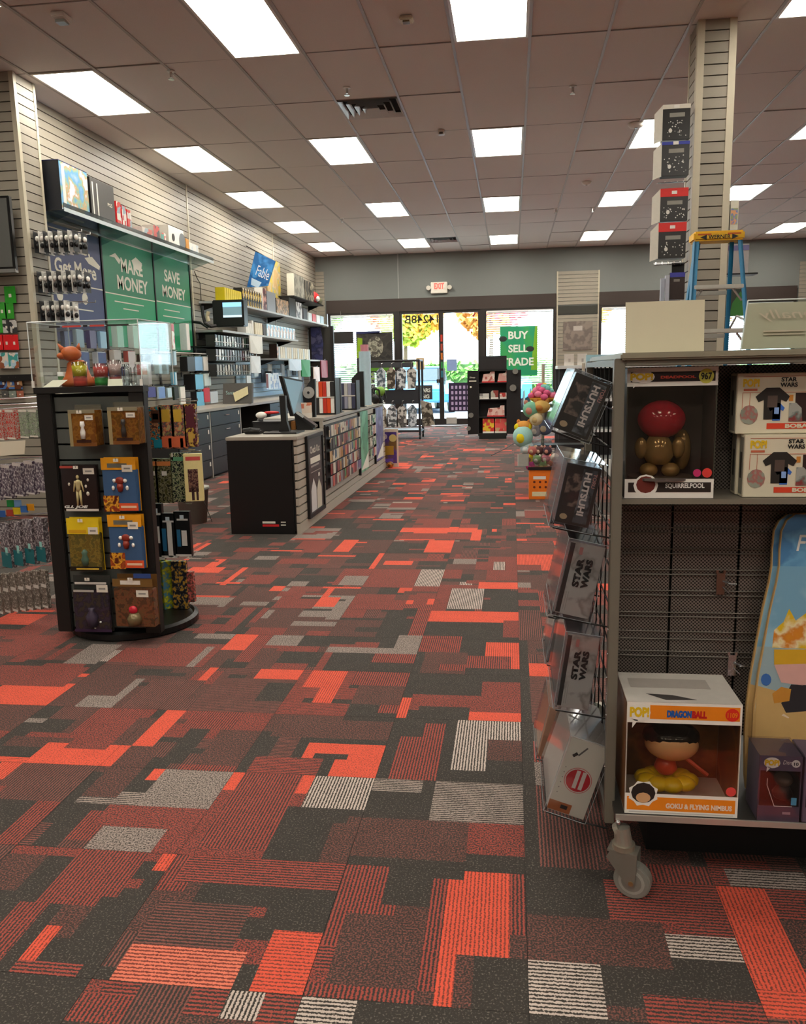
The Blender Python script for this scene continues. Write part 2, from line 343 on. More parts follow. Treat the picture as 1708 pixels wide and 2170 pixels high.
for n_, (k_, x, y) in enumerate(tiles):
    g = rand_cells(); paint(g, x, y); cs = TT/NC; e = .0006
    y1lim = WB
    if n_ < 300:
        mb = MB()
        for i0, j0, i1, j1, mi in rects(g):
            mb.mat(mi)
            xa, xb = (i0*cs if i0 else e), (i1*cs if i1 < NC else TT-e); ya, yb = (j0*cs if j0 else e), (j1*cs if j1 < NC else TT-e)
            mb.quad((xa, ya, 0), (xb, ya, 0), (xb, yb, 0), (xa, yb, 0))
        mb.mat(CIDX[('D', 'n')])
        for a, b in (((e, e), (TT-e, e)), ((TT-e, e), (TT-e, TT-e)), ((TT-e, TT-e), (e, TT-e)), ((e, TT-e), (e, e))):
            mb.quad((a[0], a[1], -.006), (b[0], b[1], -.006), (b[0], b[1], 0), (a[0], a[1], 0))
        o = mb.build('carpet_tile', CMATS, floor); o.location = (x, y, 0)
    else:
        for i0, j0, i1, j1, mi in rects(g):
            field.mat(mi); yb = min(y+j1*cs, WB); xb = x+i1*cs
            if y+j0*cs >= WB: continue
            field.quad((x+i0*cs, y+j0*cs, 0), (xb, y+j0*cs, 0), (xb, yb, 0), (x+i0*cs, yb, 0))
tag(field.build('carpet_field', CMATS, floor), kind='stuff')

# ---------------------------------------------------------------- ceiling
ceiling = box_obj('ceiling', pm('3a3633', .9), None, -6.2, WR, RB, WB, ZC+.06, ZC+.16); tag(ceiling, kind='structure')
m_tile = pm('d6cfc8', .95, var=.10, scale=160, spec=.1, bump=.4); m_rail = pm('a9a39c', .5, var=.03)
CELLS = [(-1, -1), (-1, 2), (-1, 5), (-1, 8), (-4, -1), (-4, 2), (-4, 5), (-4, 8), (-7, -2), (-7, 0), (-7, 2), (-7, 4), (-7, 6), (-7, 8),
         (2, 2), (2, 5), (2, 8), (3, -1), (5, 2), (5, 5), (5, 8), (8, 2), (8, 5), (8, 8), (8, -1), (-1, -4), (-4, -4), (3, -4), (-7, -4), (-1, -7), (-4, -7), (-7, -7), (3, -7), (7, -7), (-1, -10), (-4, -10), (-7, -10), (3, -10), (7, -10), (8, -4)]  # cells behind the camera are unseen lamps, added to brighten the gondola front
VENTS = [(-3, 1), (-3, 8)]
tile_me = {}
rt = random.Random(3)
for i in range(-11, 15):
    for j in range(-6, 10):
        if (i, j) in CELLS: continue
        x0, x1 = max(GX+i*TX, -6.2), min(GX+(i+1)*TX, WR); y0, y1 = GY+j*TY, min(GY+(j+1)*TY, WB)
        if x1-x0 < .05 or y1-y0 < .05: continue
        if x1 < -4.45 and y0 > 7.05: continue
        x0 = max(x0, WL) if y0 > 6.9 else x0
        if not any(in_view(a, b, ZC, 120) for a in (x0, (x0+x1)/2, x1) for b in (y0, (y0+y1)/2, y1)): continue
        if (i, j) in VENTS: y0 += TY/2
        k = (round(x1-x0, 3), round(y1-y0, 3))
        if k not in tile_me: tile_me[k] = MB().box(.003, k[0]-.003, .003, k[1]-.003, 0, .02).mesh(m_tile)
        o = link('ceiling_tile', tile_me[k], ceiling); o.location = (x0, y0, ZC+rt.uniform(-.002, .003)); o.rotation_euler = (rt.gauss(0, .0022), rt.gauss(0, .003), 0)
for i in range(-9, 15):
    x = GX+i*TX
    if x < WL+.03 or x > WR-.1: continue
    box_obj('ceiling_rail', m_rail, ceiling, x-.012, x+.012, 2.0, WB, ZC-.006, ZC+.001)
cross = pm('8e8780', .6, var=.03)
for j in range(-3, 10):
    y = GY+j*TY
    box_obj('ceiling_rail', cross, ceiling, WL if y > 7.1 else -6.2, WR, y-.006, y+.006, ZC-.002, ZC+.004)
# unseen rest of the ceiling behind the camera keeps the light in
box_obj('ceiling_board', pm('b3a59b', .95), ceiling, -6.2, WR, RB, 2.0, ZC+.005, ZC+.03)

# ---------------------------------------------------------------- light troffers
m_frame = pm('d6d2c8', .4); m_diff = emit('fff8ea', LAMP)
def troffer(i, j):
    x, y = GX+(i+.5)*TX, GY+(j+.5)*TY
    row = {-7: 'along the slat wall', -4: 'over the cash counter', -1: 'over the open aisle', 2: 'left of the slat column', 3: 'just before the slat column', 5: 'right of the slat column', 7: 'in the unseen rear right row added for light', 8: 'farthest from the slat wall'}[i]
    k = ['first', 'second', 'third', 'fourth', 'fifth', 'sixth', 'seventh', 'eighth', 'ninth'][sorted([c[1] for c in CELLS if c[0] == i], reverse=True).index(j)]
    t = thing('ceiling_light', 'lit ceiling troffer, %s from the street front %s' % (k, row), 'ceiling light', (x, y, ZC-.012), group='troffer lights in the ceiling grid')
    a, b = TX/2-.013, TY/2-.008
    f = MB()
    for q in ((-a, -a+.022, -b, b), (a-.022, a, -b, b), (-a+.022, a-.022, -b, -b+.022), (-a+.022, a-.022, b-.022, b)): f.box(x+q[0], x+q[1], y+q[2], y+q[3], ZC-.008, ZC+.03)
    f.build('frame', m_frame, t)
    box_obj('diffuser', m_diff, t, x-a+.022, x+a-.022, y-b+.022, y+b-.022, ZC+.002, ZC+.012)
for c in CELLS: troffer(*c)
# ---------------------------------------------------------------- vents and small ceiling fittings
for q, (i, j) in enumerate(VENTS):
    x0, y0 = GX+i*TX, GY+j*TY; cx, cy = x0+TX/2, y0+TY/4
    t = thing('air_vent', ['bare metal air vent between the two near rows of lights', 'small dark air vent close to the street front'][q], 'vent', (cx, cy, ZC))
    m_v = pm('cfd1d2', .3, .35, .05)
    box_obj('duct', pm('14110f', .9), t, cx-.28, cx+.28, cy-.28, cy+.28, ZC+.05, ZC+.058)
    for k in range(4):
        r1 = .292-.07*k; z = ZC-.012-.004*k
        ring = MB(); th = .03
        for a in range(4):
            c_, s_ = math.cos(a*math.pi/2), math.sin(a*math.pi/2)
            def rp(u, v, zz): return (cx+u*c_-v*s_, cy+u*s_+v*c_, zz)
            ring.quad(rp(-r1, -r1, z), rp(r1, -r1, z), rp(r1-th, -r1+th, z+.035), rp(-r1+th, -r1+th, z+.035))
            ring.quad(rp(-r1, -r1, z+.004), rp(-r1+th, -r1+th, z+.039), rp(r1-th, -r1+th, z+.039), rp(r1, -r1, z+.004))
        ring.build('louver_ring', m_v, t)
m_white = pm('e2ded6', .4, var=.03)
def sprinkler(px, py):
    p = atZ(px, py, ZC)
    t = thing('sprinkler_head', 'small fire sprinkler head hanging from the tile ceiling', 'sprinkler', (p.x, p.y, ZC-.075), group='sprinkler heads in the ceiling')
    MB().lathe((p.x, p.y, ZC-.012), [(.035, .012), (.035, .004), (.02, 0)], 12).build('escutcheon', m_white, t)
    MB().cyl((p.x, p.y, ZC-.055), (p.x, p.y, ZC-.005), .012).cyl((p.x, p.y, ZC-.072), (p.x, p.y, ZC-.066), .026).build('deflector', pm('cfcfc9', .25, .7), t)
for q in ((362, 150), (735, 185), (1214, 182), (1178, 442), (1255, 440), (725, 462)): sprinkler(*q)
def disc(px, py, r, name, label, cat):
    p = atZ(px, py, ZC)
    t = thing(name, label, cat, (p.x, p.y, ZC-.05))
    MB().lathe((p.x, p.y, ZC-.045), [(r*.55, 0), (r*.8, .012), (r, .035), (r, .045)], 20).build('housing', m_white, t, smooth=True)
    MB().lathe((p.x, p.y, ZC-.05), [(r*.2, 0), (r*.22, .008)], 10).build('indicator', pm('8a8f90', .3), t)
disc(1243, 385, .07, 'smoke_detector', 'round smoke detector on the ceiling between light rows', 'smoke detector')
disc(1348, 262, .09, 'ceiling_speaker', 'flat round white cover on the ceiling beside the slat column', 'speaker')
p = atZ(128, 30, ZC); t = thing('motion_sensor', 'white wedge-shaped motion sensor on a ceiling tile near the slat pillar', 'sensor', (p.x, p.y, ZC-.06))
MB().poly([(p.x-.05, p.y-.06, ZC), (p.x-.05, p.y+.08, ZC), (p.x-.05, p.y+.06, ZC-.05), (p.x-.05, p.y-.05, ZC-.03)], (.1, 0, 0)).build('housing', m_white, t, bevel=.006)
MB().box(p.x-.035, p.x+.035, p.y-.02, p.y+.05, ZC-.058, ZC-.04).build('lens', pm('8d8a82', .2), t)
p = atZ(861, 37, ZC); t = thing('pendant_sensor', 'small cream square sensor on the ceiling between two lights', 'sensor', (p.x, p.y, ZC-.04))
box_obj('housing', pm('d9d0b8', .5), t, p.x-.05, p.x+.05, p.y-.05, p.y+.05, ZC-.03, ZC, .008)
box_obj('lens', pm('6b5a3a', .2), t, p.x-.025, p.x+.025, p.y-.03, p.y+.02, ZC-.04, ZC-.028)
p = atZ(935, 275, ZC); t = thing('grid_sensor', 'tiny white sensor clipped to a ceiling rail past the vent', 'sensor', (p.x, p.y, ZC-.06))
box_obj('housing', m_white, t, p.x-.035, p.x+.035, p.y-.035, p.y+.035, ZC-.055, ZC-.004, .006); box_obj('lens', pm('55504a', .2), t, p.x-.02, p.x+.02, p.y-.03, p.y-.036, ZC-.05, ZC-.03)

# ---------------------------------------------------------------- slat walls
m_slat = pm('989183', .45, var=.04, scale=8); m_groove = pm('4c443c', .8); m_trim = pm('c4bca6', .4, var=.03)
SP, SG = .080, .009
def slat_set(parent, axis, fixed, a0, a1, z0, z1, out, sp=SP, th=.016, m=m_slat, name='slat', SG=SG):
    """horizontal slats on the plane axis=fixed, running a0..a1, sticking out by `out` (signed)"""
    n = int((z1-z0)/sp+.5); me = None
    prof = [(0, SG/2), (th, SG*.5), (th, sp-SG*.5), (0, sp-SG/2)]
    if axis == 'x':
        me = MB().poly([(out*p, 0, z) for p, z in prof], (0, a1-a0, 0)).mesh(m)
    else:
        me = MB().poly([(0, out*p, z) for p, z in prof], (a1-a0, 0, 0)).mesh(m)
    iv = inv_of(parent)
    for k in range(n):
        o = link(name, me, parent)
        loc = Vector((fixed, a0, z0+k*sp) if axis == 'x' else (a0, fixed, z0+k*sp))
        o.location = iv @ loc if iv else loc
wall_left = box_obj('wall_left', m_groove, None, WL-.12, WL, 7.3, WB, 0, ZC+.06); tag(wall_left, kind='structure')
TR1, TR2 = 11.40, 15.55
for a, b in ((7.38, TR1-.02), (TR1+.02, TR2-.02), (TR2+.02, WB)): slat_set(wall_left, 'x', WL, a, b, .004, ZC-.004, 1)
for y in (TR1, TR2):
    box_obj('joint_strip', m_trim, wall_left, WL, WL+.022, y-.02, y+.02, 0, ZC)
tag(box_obj('wall_near_left', pm('8f887c', .8), None, -6.3, -6.2, RB, 7.1, 0, ZC+.06), kind='structure')
# slat-clad wing wall where the left wall steps in
PX, PY0, PY1 = -4.22, 7.05, 7.38
wing = box_obj('wall_wing', m_groove, None, -6.2, PX-.016, PY0+.016, PY1, 0, ZC+.06); tag(wing, kind='structure')
slat_set(wing, 'y', PY0+.016, -6.2, PX-.035, .004, ZC-.004, -1)
slat_set(wing, 'x', PX-.016, PY0+.04, PY1-.03, .004, ZC-.004, 1)
MB().box(PX-.038, PX+.004, PY0-.004, PY0+.04, 0, ZC).build('corner_trim', m_trim, wing); box_obj('edge_trim', m_trim, wing, PX-.02, PX+.004, PY1-.03, PY1+.004, 0, ZC)
# free-standing slat column
KX0, KX1, KY0, KY1 = 1.405, 1.685, 7.05, 7.36
column = box_obj('wall_column', m_groove, None, KX0+.016, KX1-.016, KY0+.016, KY1-.016, 0, ZC+.06); tag(column, kind='structure')
slat_set(column, 'y', KY0+.016, KX0+.05, KX1-.05, .004, ZC-.004, -1)
slat_set(column, 'x', KX0+.016, KY0+.05, KY1-.03, .004, ZC-.004, -1)
slat_set(column, 'x', KX1-.016, KY0+.05, KY1-.03, .004, ZC-.004, 1)
for q in ((KX0-.004, KX0+.05, KY0-.004, KY0+.05), (KX1-.05, KX1+.004, KY0-.004, KY0+.05), (KX0-.004, KX0+.03, KY1-.03, KY1+.004), (KX1-.03, KX1+.004, KY1-.03, KY1+.004)):
    box_obj('corner_trim', m_trim, column, *q, 0, ZC)
tag(box_obj('wall_right', pm('8f887c', .8), None, WR, WR+.1, RB, WB, 0, ZC+.06), kind='structure')
tag(box_obj('wall_rear', pm('8f887c', .8), None, -6.3, WR+.1, RB-.1, RB, 0, ZC+.06), kind='structure')

# ---------------------------------------------------------------- street front
m_grey = pm('777b78', .7, var=.03, scale=3); m_brown = pm('3a302b', .5, var=.05); m_alu = pm('2b2623', .4, var=.05)
HB, HT = 2.585, 2.87            # header band
wall_back = MB().box(WL-.12, WR+.1, WB, WB+.2, HT, ZC+.06).box(WL-.12, -4.2, WB, WB+.2, 0, HT).box(.955, 1.885, WB, WB+.2, 0, HT).box(5.98, WR+.1, WB, WB+.2, 0, HT).build('wall_back', m_grey)
tag(wall_back, kind='structure')
box_obj('joint_strip', pm('9a9c98', .5), wall_back, -2.55, -2.525, WB-.014, WB, HT, ZC)
slat_set(wall_back, 'y', WB, -4.44, -4.24, .004, ZC-.3, -1)
slat_set(wall_back, 'y', WB, 1.0, 1.86, .004, 2.40, -1); slat_set(wall_back, 'y', WB, 1.0, 1.86, 2.62, 3.34, -1)
slat_set(wall_back, 'y', WB, 6.02, 7.2, .004, 3.34, -1)
for x in (.97, 1.86): box_obj('edge_trim', m_trim, wall_back, x, x+.03, WB-.022, WB, 0, 3.34)
box_obj('band', pm('35352f', .6), wall_back, 1.0, 1.86, WB-.02, WB, 2.42, 2.60)
tag(box_obj('trim_header', m_brown, None, -4.2, .955, WB-.06, WB+.06, HB, HT), kind='structure')
tag(box_obj('trim_header_right', m_brown, None, 1.885, 5.98, WB-.06, WB+.06, HB, HT), kind='structure')
m_glass = clear('eef6f6', .05, .0)
m_blind = pm('e6e9ea', .5, var=.03)
def shop_window(n, x0, x1, posts=()):
    w = thing('window_%d' % n, None, None, ((x0+x1)/2, WB, 0), kind='structure')
    f = MB().box(x0, x0+.06, WB-.05, WB+.05, 0, HB).box(x1-.06, x1, WB-.05, WB+.05, 0, HB).box(x0+.06, x1-.06, WB-.05, WB+.05, 0, .30).box(x0+.06, x1-.06, WB-.05, WB+.05, HB-.05, HB)
    for p in posts: f.box(p-.04, p+.04, WB-.05, WB+.05, .30, HB-.05)
    f.build('window_frame', m_alu, w)
    xs = [x0+.06]+[p for p in posts]+[x1-.06]
    for a, b in zip(xs, xs[1:]):
        a2, b2 = a+(.04 if a in posts else 0), b-(.04 if b in posts else 0)
        box_obj('pane', m_glass, w, a2, b2, WB+.01, WB+.018, .30, HB-.05)
        L = b2-a2-.03; c, s = math.cos(R(52)), math.sin(R(52))
        me = MB().obox((0, -.018*c, -.018*s), (L, 0, 0), (0, .036*c, .036*s), (0, -.0012*s, .0012*c)).mesh(m_blind)
        k = 0; z = HB-.09
        while z > .9:
            o = link('blind_slat', me, w); o.location = (a2+.015-(x0+x1)/2, -.045, z); z -= .0475
        box_obj('head_rail', m_blind, w, a2+.01, b2-.01, WB-.07, WB-.02, HB-.07, HB-.045)
    return w
shop_window(1, -4.17, -2.60)
shop_window(2, -.63, .955)
shop_window(3, 1.885, 5.98, (3.2, 4.55))
# double glass door
door = thing('door_1', None, None, (-1.6, WB, 0), kind='structure')
box_obj('door_frame', m_alu, door, -2.60, -2.52, WB-.06, WB+.06, 0, HB); box_obj('door_frame', m_alu, door, -.70, -.63, WB-.06, WB+.06, 0, HB)
for a, b in ((-2.52, -1.585), (-1.585, -.70)):
    MB().box(a, a+.05, WB-.03, WB+.03, .02, HB).box(b-.055, b, WB-.03, WB+.03, .02, HB).box(a+.05, b-.055, WB-.03, WB+.03, .02, .17).box(a+.05, b-.055, WB-.03, WB+.03, HB-.06, HB).build('door_leaf', m_alu, door)
    box_obj('pane', m_glass, door, a+.05, b-.055, WB-.004, WB+.004, .17, HB-.06)
for x in (-1.66, -1.51):
    MB().tube([(x, WB-.03, .95), (x, WB-.09, .95), (x, WB-.09, 1.3), (x, WB-.03, 1.3)], .012).build('door_handle', pm('8d8a86', .3, .8), door)
box_obj('door_lock', pm('1c1a19', .4), door, -1.70, -1.60, WB-.06, WB-.03, .98, 1.06)
box_obj('threshold', pm('8d8a86', .4, .6), door, -2.6, -.63, WB-.08, WB+.08, -.005, .012)
# ================================================================ LEFT WALL
m_blk = pm('1b1a1a', .45); m_blkm = pm('232323', .6); m_chrome = pm('c9c9c9', .2, .9, .03); m_wht = pm('e9e6de', .5, var=.03)
m_navy = pm('2f3566', .4, var=.04); m_green = pm('22805a', .4, var=.05); m_green2 = pm('2a9a68', .4, var=.05)
m_txt = pm('e4dfd0', .6, var=.02); m_red = pm('d22a2c', .4)
WX = WL+.022                    # face of the slats
def wall_board(name, label, y0, y1, z0, z1, zdiv, m1, m2, cat='poster'):
    t = thing(name, label, cat, (WX, (y0+y1)/2, z0))
    box_obj('upper_panel', m1, t, WX, WX+.012, y0, y1, zdiv+.006, z1)
    box_obj('lower_panel', m2, t, WX, WX+.012, y0, y1, z0, zdiv-.006)
    box_obj('white_line', m_txt, t, WX, WX+.013, y0, y1, zdiv-.006, zdiv+.006)
    return t
fx = WX+.0125
def wtext(body, y, z, w, h, t, m=m_txt, bold=.025): return text(body, (fx, y, z), Y_, Z_, w, h, m, t, bold=bold)
def lines(t, y0, y1, zs, m=m_txt, h=.012, x=fx, name='print_line'):
    for z in zs: box_obj(name, m, t, x, x+.001, y0, y1, z-h/2, z+h/2)
pa = wall_board('wall_poster', 'navy wall poster reading Pro, Get More beside the slat pillar', 7.42, 8.74, 1.62, 2.74, 2.195, m_navy, m_navy)
wtext('Pro,', 8.16, 2.49, .36, .15, pa); wtext('Get More', 7.80, 2.28, .82, .15, pa); lines(pa, 7.75, 8.45, (2.70,)); lines(pa, 8.0, 8.4, (2.235,), h=.01); lines(pa, 8.16, 8.5, (1.955,)); lines(pa, 7.66, 7.95, (1.965,))
for y in (7.85, 8.34): MB().cyl((fx, y, 2.07), (fx+.001, y, 2.07), .06, n=20).build('emblem', m_txt, pa)
MB().poly([(fx, 8.40, 2.49), (fx, 8.48, 2.44), (fx, 8.70, 2.40), (fx, 8.72, 2.44), (fx, 8.56, 2.52)], (.001, 0, 0)).build('graphic', m_txt, pa)  # white leaf shape: a gloss reflection set into the poster as print
pb = wall_board('wall_poster', 'green wall poster reading MAKE MONEY', 8.80, 10.08, 1.60, 2.76, 2.18, m_green, m_green2)
wtext('MAKE', 9.22, 2.44, .56, .16, pb); wtext('MONEY', 9.10, 2.24, .80, .16, pb); lines(pb, 9.0, 9.75, (2.10,)); lines(pb, 9.2, 9.6, (2.03,))
MB().poly([(fx, 8.95, 2.58), (fx, 9.10, 2.63), (fx, 9.22, 2.57), (fx, 9.18, 2.52), (fx, 9.08, 2.58)], (.001, 0, 0)).build('graphic', m_txt, pb)  # this and the next shape are glossy highlights drawn in white
MB().poly([(fx, 9.50, 2.60), (fx, 9.62, 2.65), (fx, 9.78, 2.60), (fx, 9.74, 2.50), (fx, 9.56, 2.52)], (.001, 0, 0)).build('graphic', m_txt, pb)
pc = wall_board('wall_poster', 'green wall poster reading SAVE MONEY', 10.12, 11.25, 1.58, 2.77, 2.19, m_green, m_green2)
wtext('SAVE', 10.42, 2.46, .50, .15, pc); wtext('MONEY', 10.33, 2.26, .76, .15, pc); lines(pc, 10.35, 10.85, (2.10,)); lines(pc, 10.3, 11.0, (2.02,))
for y in (8.77, 10.10, 11.28):
    s = MB().box(WX, WX+.02, y-.014, y+.014, 1.0, 2.76)
    o = s.build('shelf_standard', pm('121212', .5)); tag(o, kind='structure'); o.name = 'trim_1'
# acrylic shelf above the posters
m_acr = clear('e4eef0', .22, .08)
sh = thing('acrylic_shelf', 'clear acrylic shelf above the three wall posters', 'shelf', (WX, 9.2, 2.76))
SX = -4.06
box_obj('shelf_board', m_acr, sh, WX, SX, 7.42, 11.28, 2.775, 2.783); box_obj('front_lip', m_acr, sh, SX-.006, SX, 7.42, 11.28, 2.783, 2.84)
box_obj('ticket_strip', pm('c8d4d8', .3), sh, SX, SX+.004, 7.42, 11.28, 2.765, 2.80)
for y in (7.6, 8.77, 10.1, 11.2): MB().poly([(WX, y, 2.775), (SX-.02, y, 2.775), (WX, y, 2.66)], (0, .006, 0)).build('bracket', m_acr, sh)
def carton(name, label, cat, x0, x1, y0, y1, z0, z1, front, side, top=None, group=None, extra=None):
    """box: `front` faces +X, `side` the rest"""
    t = thing(name, label, cat, ((x0+x1)/2, (y0+y1)/2, z0), group=group)
    MB().mat(0).box(x0, x1, y0, y1, z0, z1).build('box_body', side, t, bevel=.004)
    box_obj('front_panel', front, t, x1, x1+.0015, y0+.004, y1-.004, z0+.004, z1-.004)
    if extra: extra(t)
    return t
z0 = 2.784
c1 = carton('console_box', 'tall console carton with a beach picture on its front, on the acrylic shelf', 'box', -4.32, -4.10, 7.46, 7.98, z0, 3.22, art(['e9e9ee', '5aa3d8', '8fb8a0', 'c99a62', 'd8e6f0'], 6, 2), pm('24262c', .4))
box_obj('white_fin', m_wht, c1, -4.1, -4.097, 7.5, 7.55, z0+.03, 3.2); box_obj('blue_edge', m_navy, c1, -4.32, -4.10, 7.46, 7.98, 3.22, 3.226)
c2 = carton('console_box', 'dark grey console carton with a small white emblem, on the acrylic shelf', 'box', -4.32, -4.10, 8.02, 8.52, z0, 3.20, pm('4a4846', .4), pm('1f1e1e', .4))
for y in (8.06, 8.15): box_obj('white_fin', m_wht, c2, -4.0985, -4.096, y, y+.018, z0+.03, 3.16)
text('PS5', (-4.096, 8.36, 2.98), Y_, Z_, .10, .035, m_txt, c2, bold=.02)
box_obj('graphic', m_wht, c2, -4.0985, -4.096, 8.25, 8.42, z0+.01, z0+.06)
for k, (a, b, h) in enumerate(((8.56, 8.66, .29), (8.68, 8.78, .27), (8.80, 8.90, .25))):
    c = carton('switch_box', ['bright red upright console carton next to the dark grey one', 'red console carton with pale windows in the middle of the red row', 'red and grey console carton at the end of the red row'][k], 'box', -4.28, -4.10, a, b, z0, z0+h, art(['d8362f', 'd8362f', 'e8e2da', '9fb0bc', 'd8362f'], 14, k+4, kind='v'), m_red)
for k, (a, b, h, cs, lb) in enumerate(((9.15, 9.42, .13, ['d9cfc6', 'c85a4a', '9fb2ba'], 'low pale carton with red print on the acrylic shelf'), (9.46, 9.62, .2, ['c42f2c', '2a2222', 'c42f2c'], 'small red and black carton on the acrylic shelf'), (9.66, 9.80, .15, ['3f8f86', 'd9d4ca', 'c84a3c'], 'small teal and white carton on the acrylic shelf'))):
    carton('accessory_box', lb, 'box', -4.24, -4.10, a, b, z0, z0+h, art(cs, 16, k+9, kind='v'), pm('cfc8bf', .5))
c = carton('console_box', 'white console carton with one black round vent, on the acrylic shelf', 'box', -4.28, -4.10, 9.88, 10.36, z0, z0+.27, m_wht, pm('d6d2c9', .5))
MB().cyl((-4.098, 10.02, z0+.14), (-4.096, 10.02, z0+.14), .045, n=20).build('round_vent', m_blk, c)
MB().cyl((-4.098, 10.40-.1, z0+.13), (-4.096, 10.30, z0+.13), .10, n=24).build('grey_disc', pm('6c7278', .5), c)
carton('accessory_box', 'narrow orange carton on the acrylic shelf', 'box', -4.24, -4.10, 10.42, 10.52, z0, z0+.19, pm('c98a35', .5), pm('b07a30', .5))
carton('accessory_box', 'white carton at the open end of the acrylic shelf', 'box', -4.24, -4.10, 10.55, 10.85, z0, z0+.16, art(['dcd8d0', 'c9d4da', 'e6e2dc'], 12, 3, kind='v'), m_wht)
# ---------------------------------------------------------------- packs hung from the wing wall's side
def hook(parent, p0, p1, r=.003): return MB().tube([p0, p1, (p1[0]+(0 if abs(p1[0]-p0[0]) < .01 else 0), p1[1], p1[2]+.015)], r, 5).build('hook', m_chrome, parent)
rk = random.Random(5)
for row, (zt, n, cols) in enumerate(((atY(110, 496, 7.2).z, 9, 'wb'), (atY(110, 580, 7.2).z, 9, 'wb'), (atY(110, 642, 7.2).z, 6, 'wb'))):
    hk = thing('peg_hook', ['upper', 'middle', 'lower'][row]+' double peg hook on the side of the slat pillar', 'hook', (PX, 7.2, zt))
    for y in (7.14, 7.29): MB().tube([(PX, y, zt), (PX+.46, y, zt), (PX+.46, y, zt+.02)], .004, 6).build('wire', m_chrome, hk)
    for k in range(n):
        for y in (7.14, 7.29):
            x = PX+.03+k*.046
            t = thing('grip_pack', 'small black and white blister pack on the %s hook of the slat pillar' % ['upper', 'middle', 'lower'][row], 'pack', (x, y, zt-.17), group='blister packs on the pillar hooks, %s row' % ['upper', 'middle', 'lower'][row])
            MB().box(x, x+.003, y-.05, y+.05, zt-.17, zt+.012).build('card', pm('d9d6cf', .5) if k % 2 else pm('2a2a2c', .5), t)
            MB().ball((x+.018, y-.02, zt-.05), .018, .022, .024, 8, 6).build('white_grip', m_wht, t, smooth=True)
            MB().ball((x+.018, y-.02, zt-.11), .018, .022, .024, 8, 6).build('black_grip', m_blk, t, smooth=True)
# ---------------------------------------------------------------- TV on the wing wall
tv = thing('television', 'wide black flat television mounted on the slat wing wall', 'television', (-4.72, 6.95, 2.15))
A = Vector((-4.245, 6.86, 2.18)); rv = Vector((-.999, -.05, 0)).normalized()
nrm = Vector((rv.y, -rv.x, 0))
if nrm.y > 0: nrm = -nrm
MB().obox(A, rv*1.05, -nrm*.05, (0, 0, .62)).build('housing', pm('151515', .3), tv, bevel=.006)
MB().obox(A+rv*.02+Vector((0, 0, .035))+nrm*.001, rv*1.01, nrm*.002, (0, 0, .565)).build('screen', pm('5c5d5a', .12, var=.03), tv)
MB().obox(A+Vector((0, 0, -.012))+nrm*.004, rv*1.05, -nrm*.05, (0, 0, .03)).build('lower_bezel', pm('9a9a98', .3, .6), tv)
box_obj('wall_bracket', m_blk, tv, -4.9, -4.6, 6.9, 7.045, 2.3, 2.6)
# ---------------------------------------------------------------- gift cards on the wing wall
def card_on_wing(px0, py0, px1, py1, cols, label, name='gift_card', group=None, Y=7.0):
    a = atY(px0, py1, Y); b = atY(px1, py0, Y)
    t = thing(name, label, 'gift card', ((a.x+b.x)/2, Y, a.z), group=group)
    box_obj('card', art(cols, 22, px0, kind='v') if len(cols) > 1 else pm(cols[0], .4), t, a.x, b.x, Y, Y+.006, a.z, b.z, .002)
    box_obj('emblem', m_txt, t, a.x+(b.x-a.x)*.38, a.x+(b.x-a.x)*.62, Y-.001, Y, a.z+(b.z-a.z)*.35, a.z+(b.z-a.z)*.55)
    MB().tube([(a.x+(b.x-a.x)/2, Y+.04, b.z-.008), (a.x+(b.x-a.x)/2, Y-.03, b.z-.008)], .0025, 5).build('peg', m_chrome, t)
card_on_wing(11, 606, 31, 643, ['2f9a2c'], 'bright green gift card on the top peg under the television')
card_on_wing(-4, 640, 12, 676, ['3fa03a'], 'green gift card with white emblem, left of its twin', group='green gift cards on the second peg')
card_on_wing(12, 641, 27, 676, ['37982f'], 'green gift card with white emblem, left of its twin', group='green gift cards on the second peg')
card_on_wing(-8, 676, 4, 706, ['3fa03a'], 'green gift card beside the dark figure cards')
for x in (7, 21): card_on_wing(x, 678, x+13, 706, ['3a3b3c', 'c9c6c0', '3a3b3c'], 'dark gift card with a white figure above the red cards', group='dark gift cards')
for x in (-8, 7, 23): card_on_wing(x, 709, x+14, 742, ['e0252a'], 'red gift card hanging in the red row', group='red gift cards')
for x in (-2, 19): card_on_wing(x, 747, x+18, 781, ['4aa6a0', 'e8ded2', '9a5a3c', 'b9d4e2'], 'teal picture card above the dark shelf strip', group='teal picture cards')
for x in (0, 16, 31): card_on_wing(x, 797, x+14, 825, ['6a3a24', '3b1f2f', '4f7ec0', 'c99a6a'], 'brown picture card below the dark shelf strip', group='brown picture cards')
for k, (x, c) in enumerate(((4, '5a5a58'), (20, '8f9a90'), (36, 'b06a54'))): card_on_wing(x, 828, x+13, 842, [c], 'small card tucked low on the wing wall', group='low small cards')
o = solo('card_strip', 'black shelf strip between two rows of picture cards', 'shelf strip', MB().box(-4.62, -4.27, 6.98, 7.04, 1.245, 1.30), m_blk)
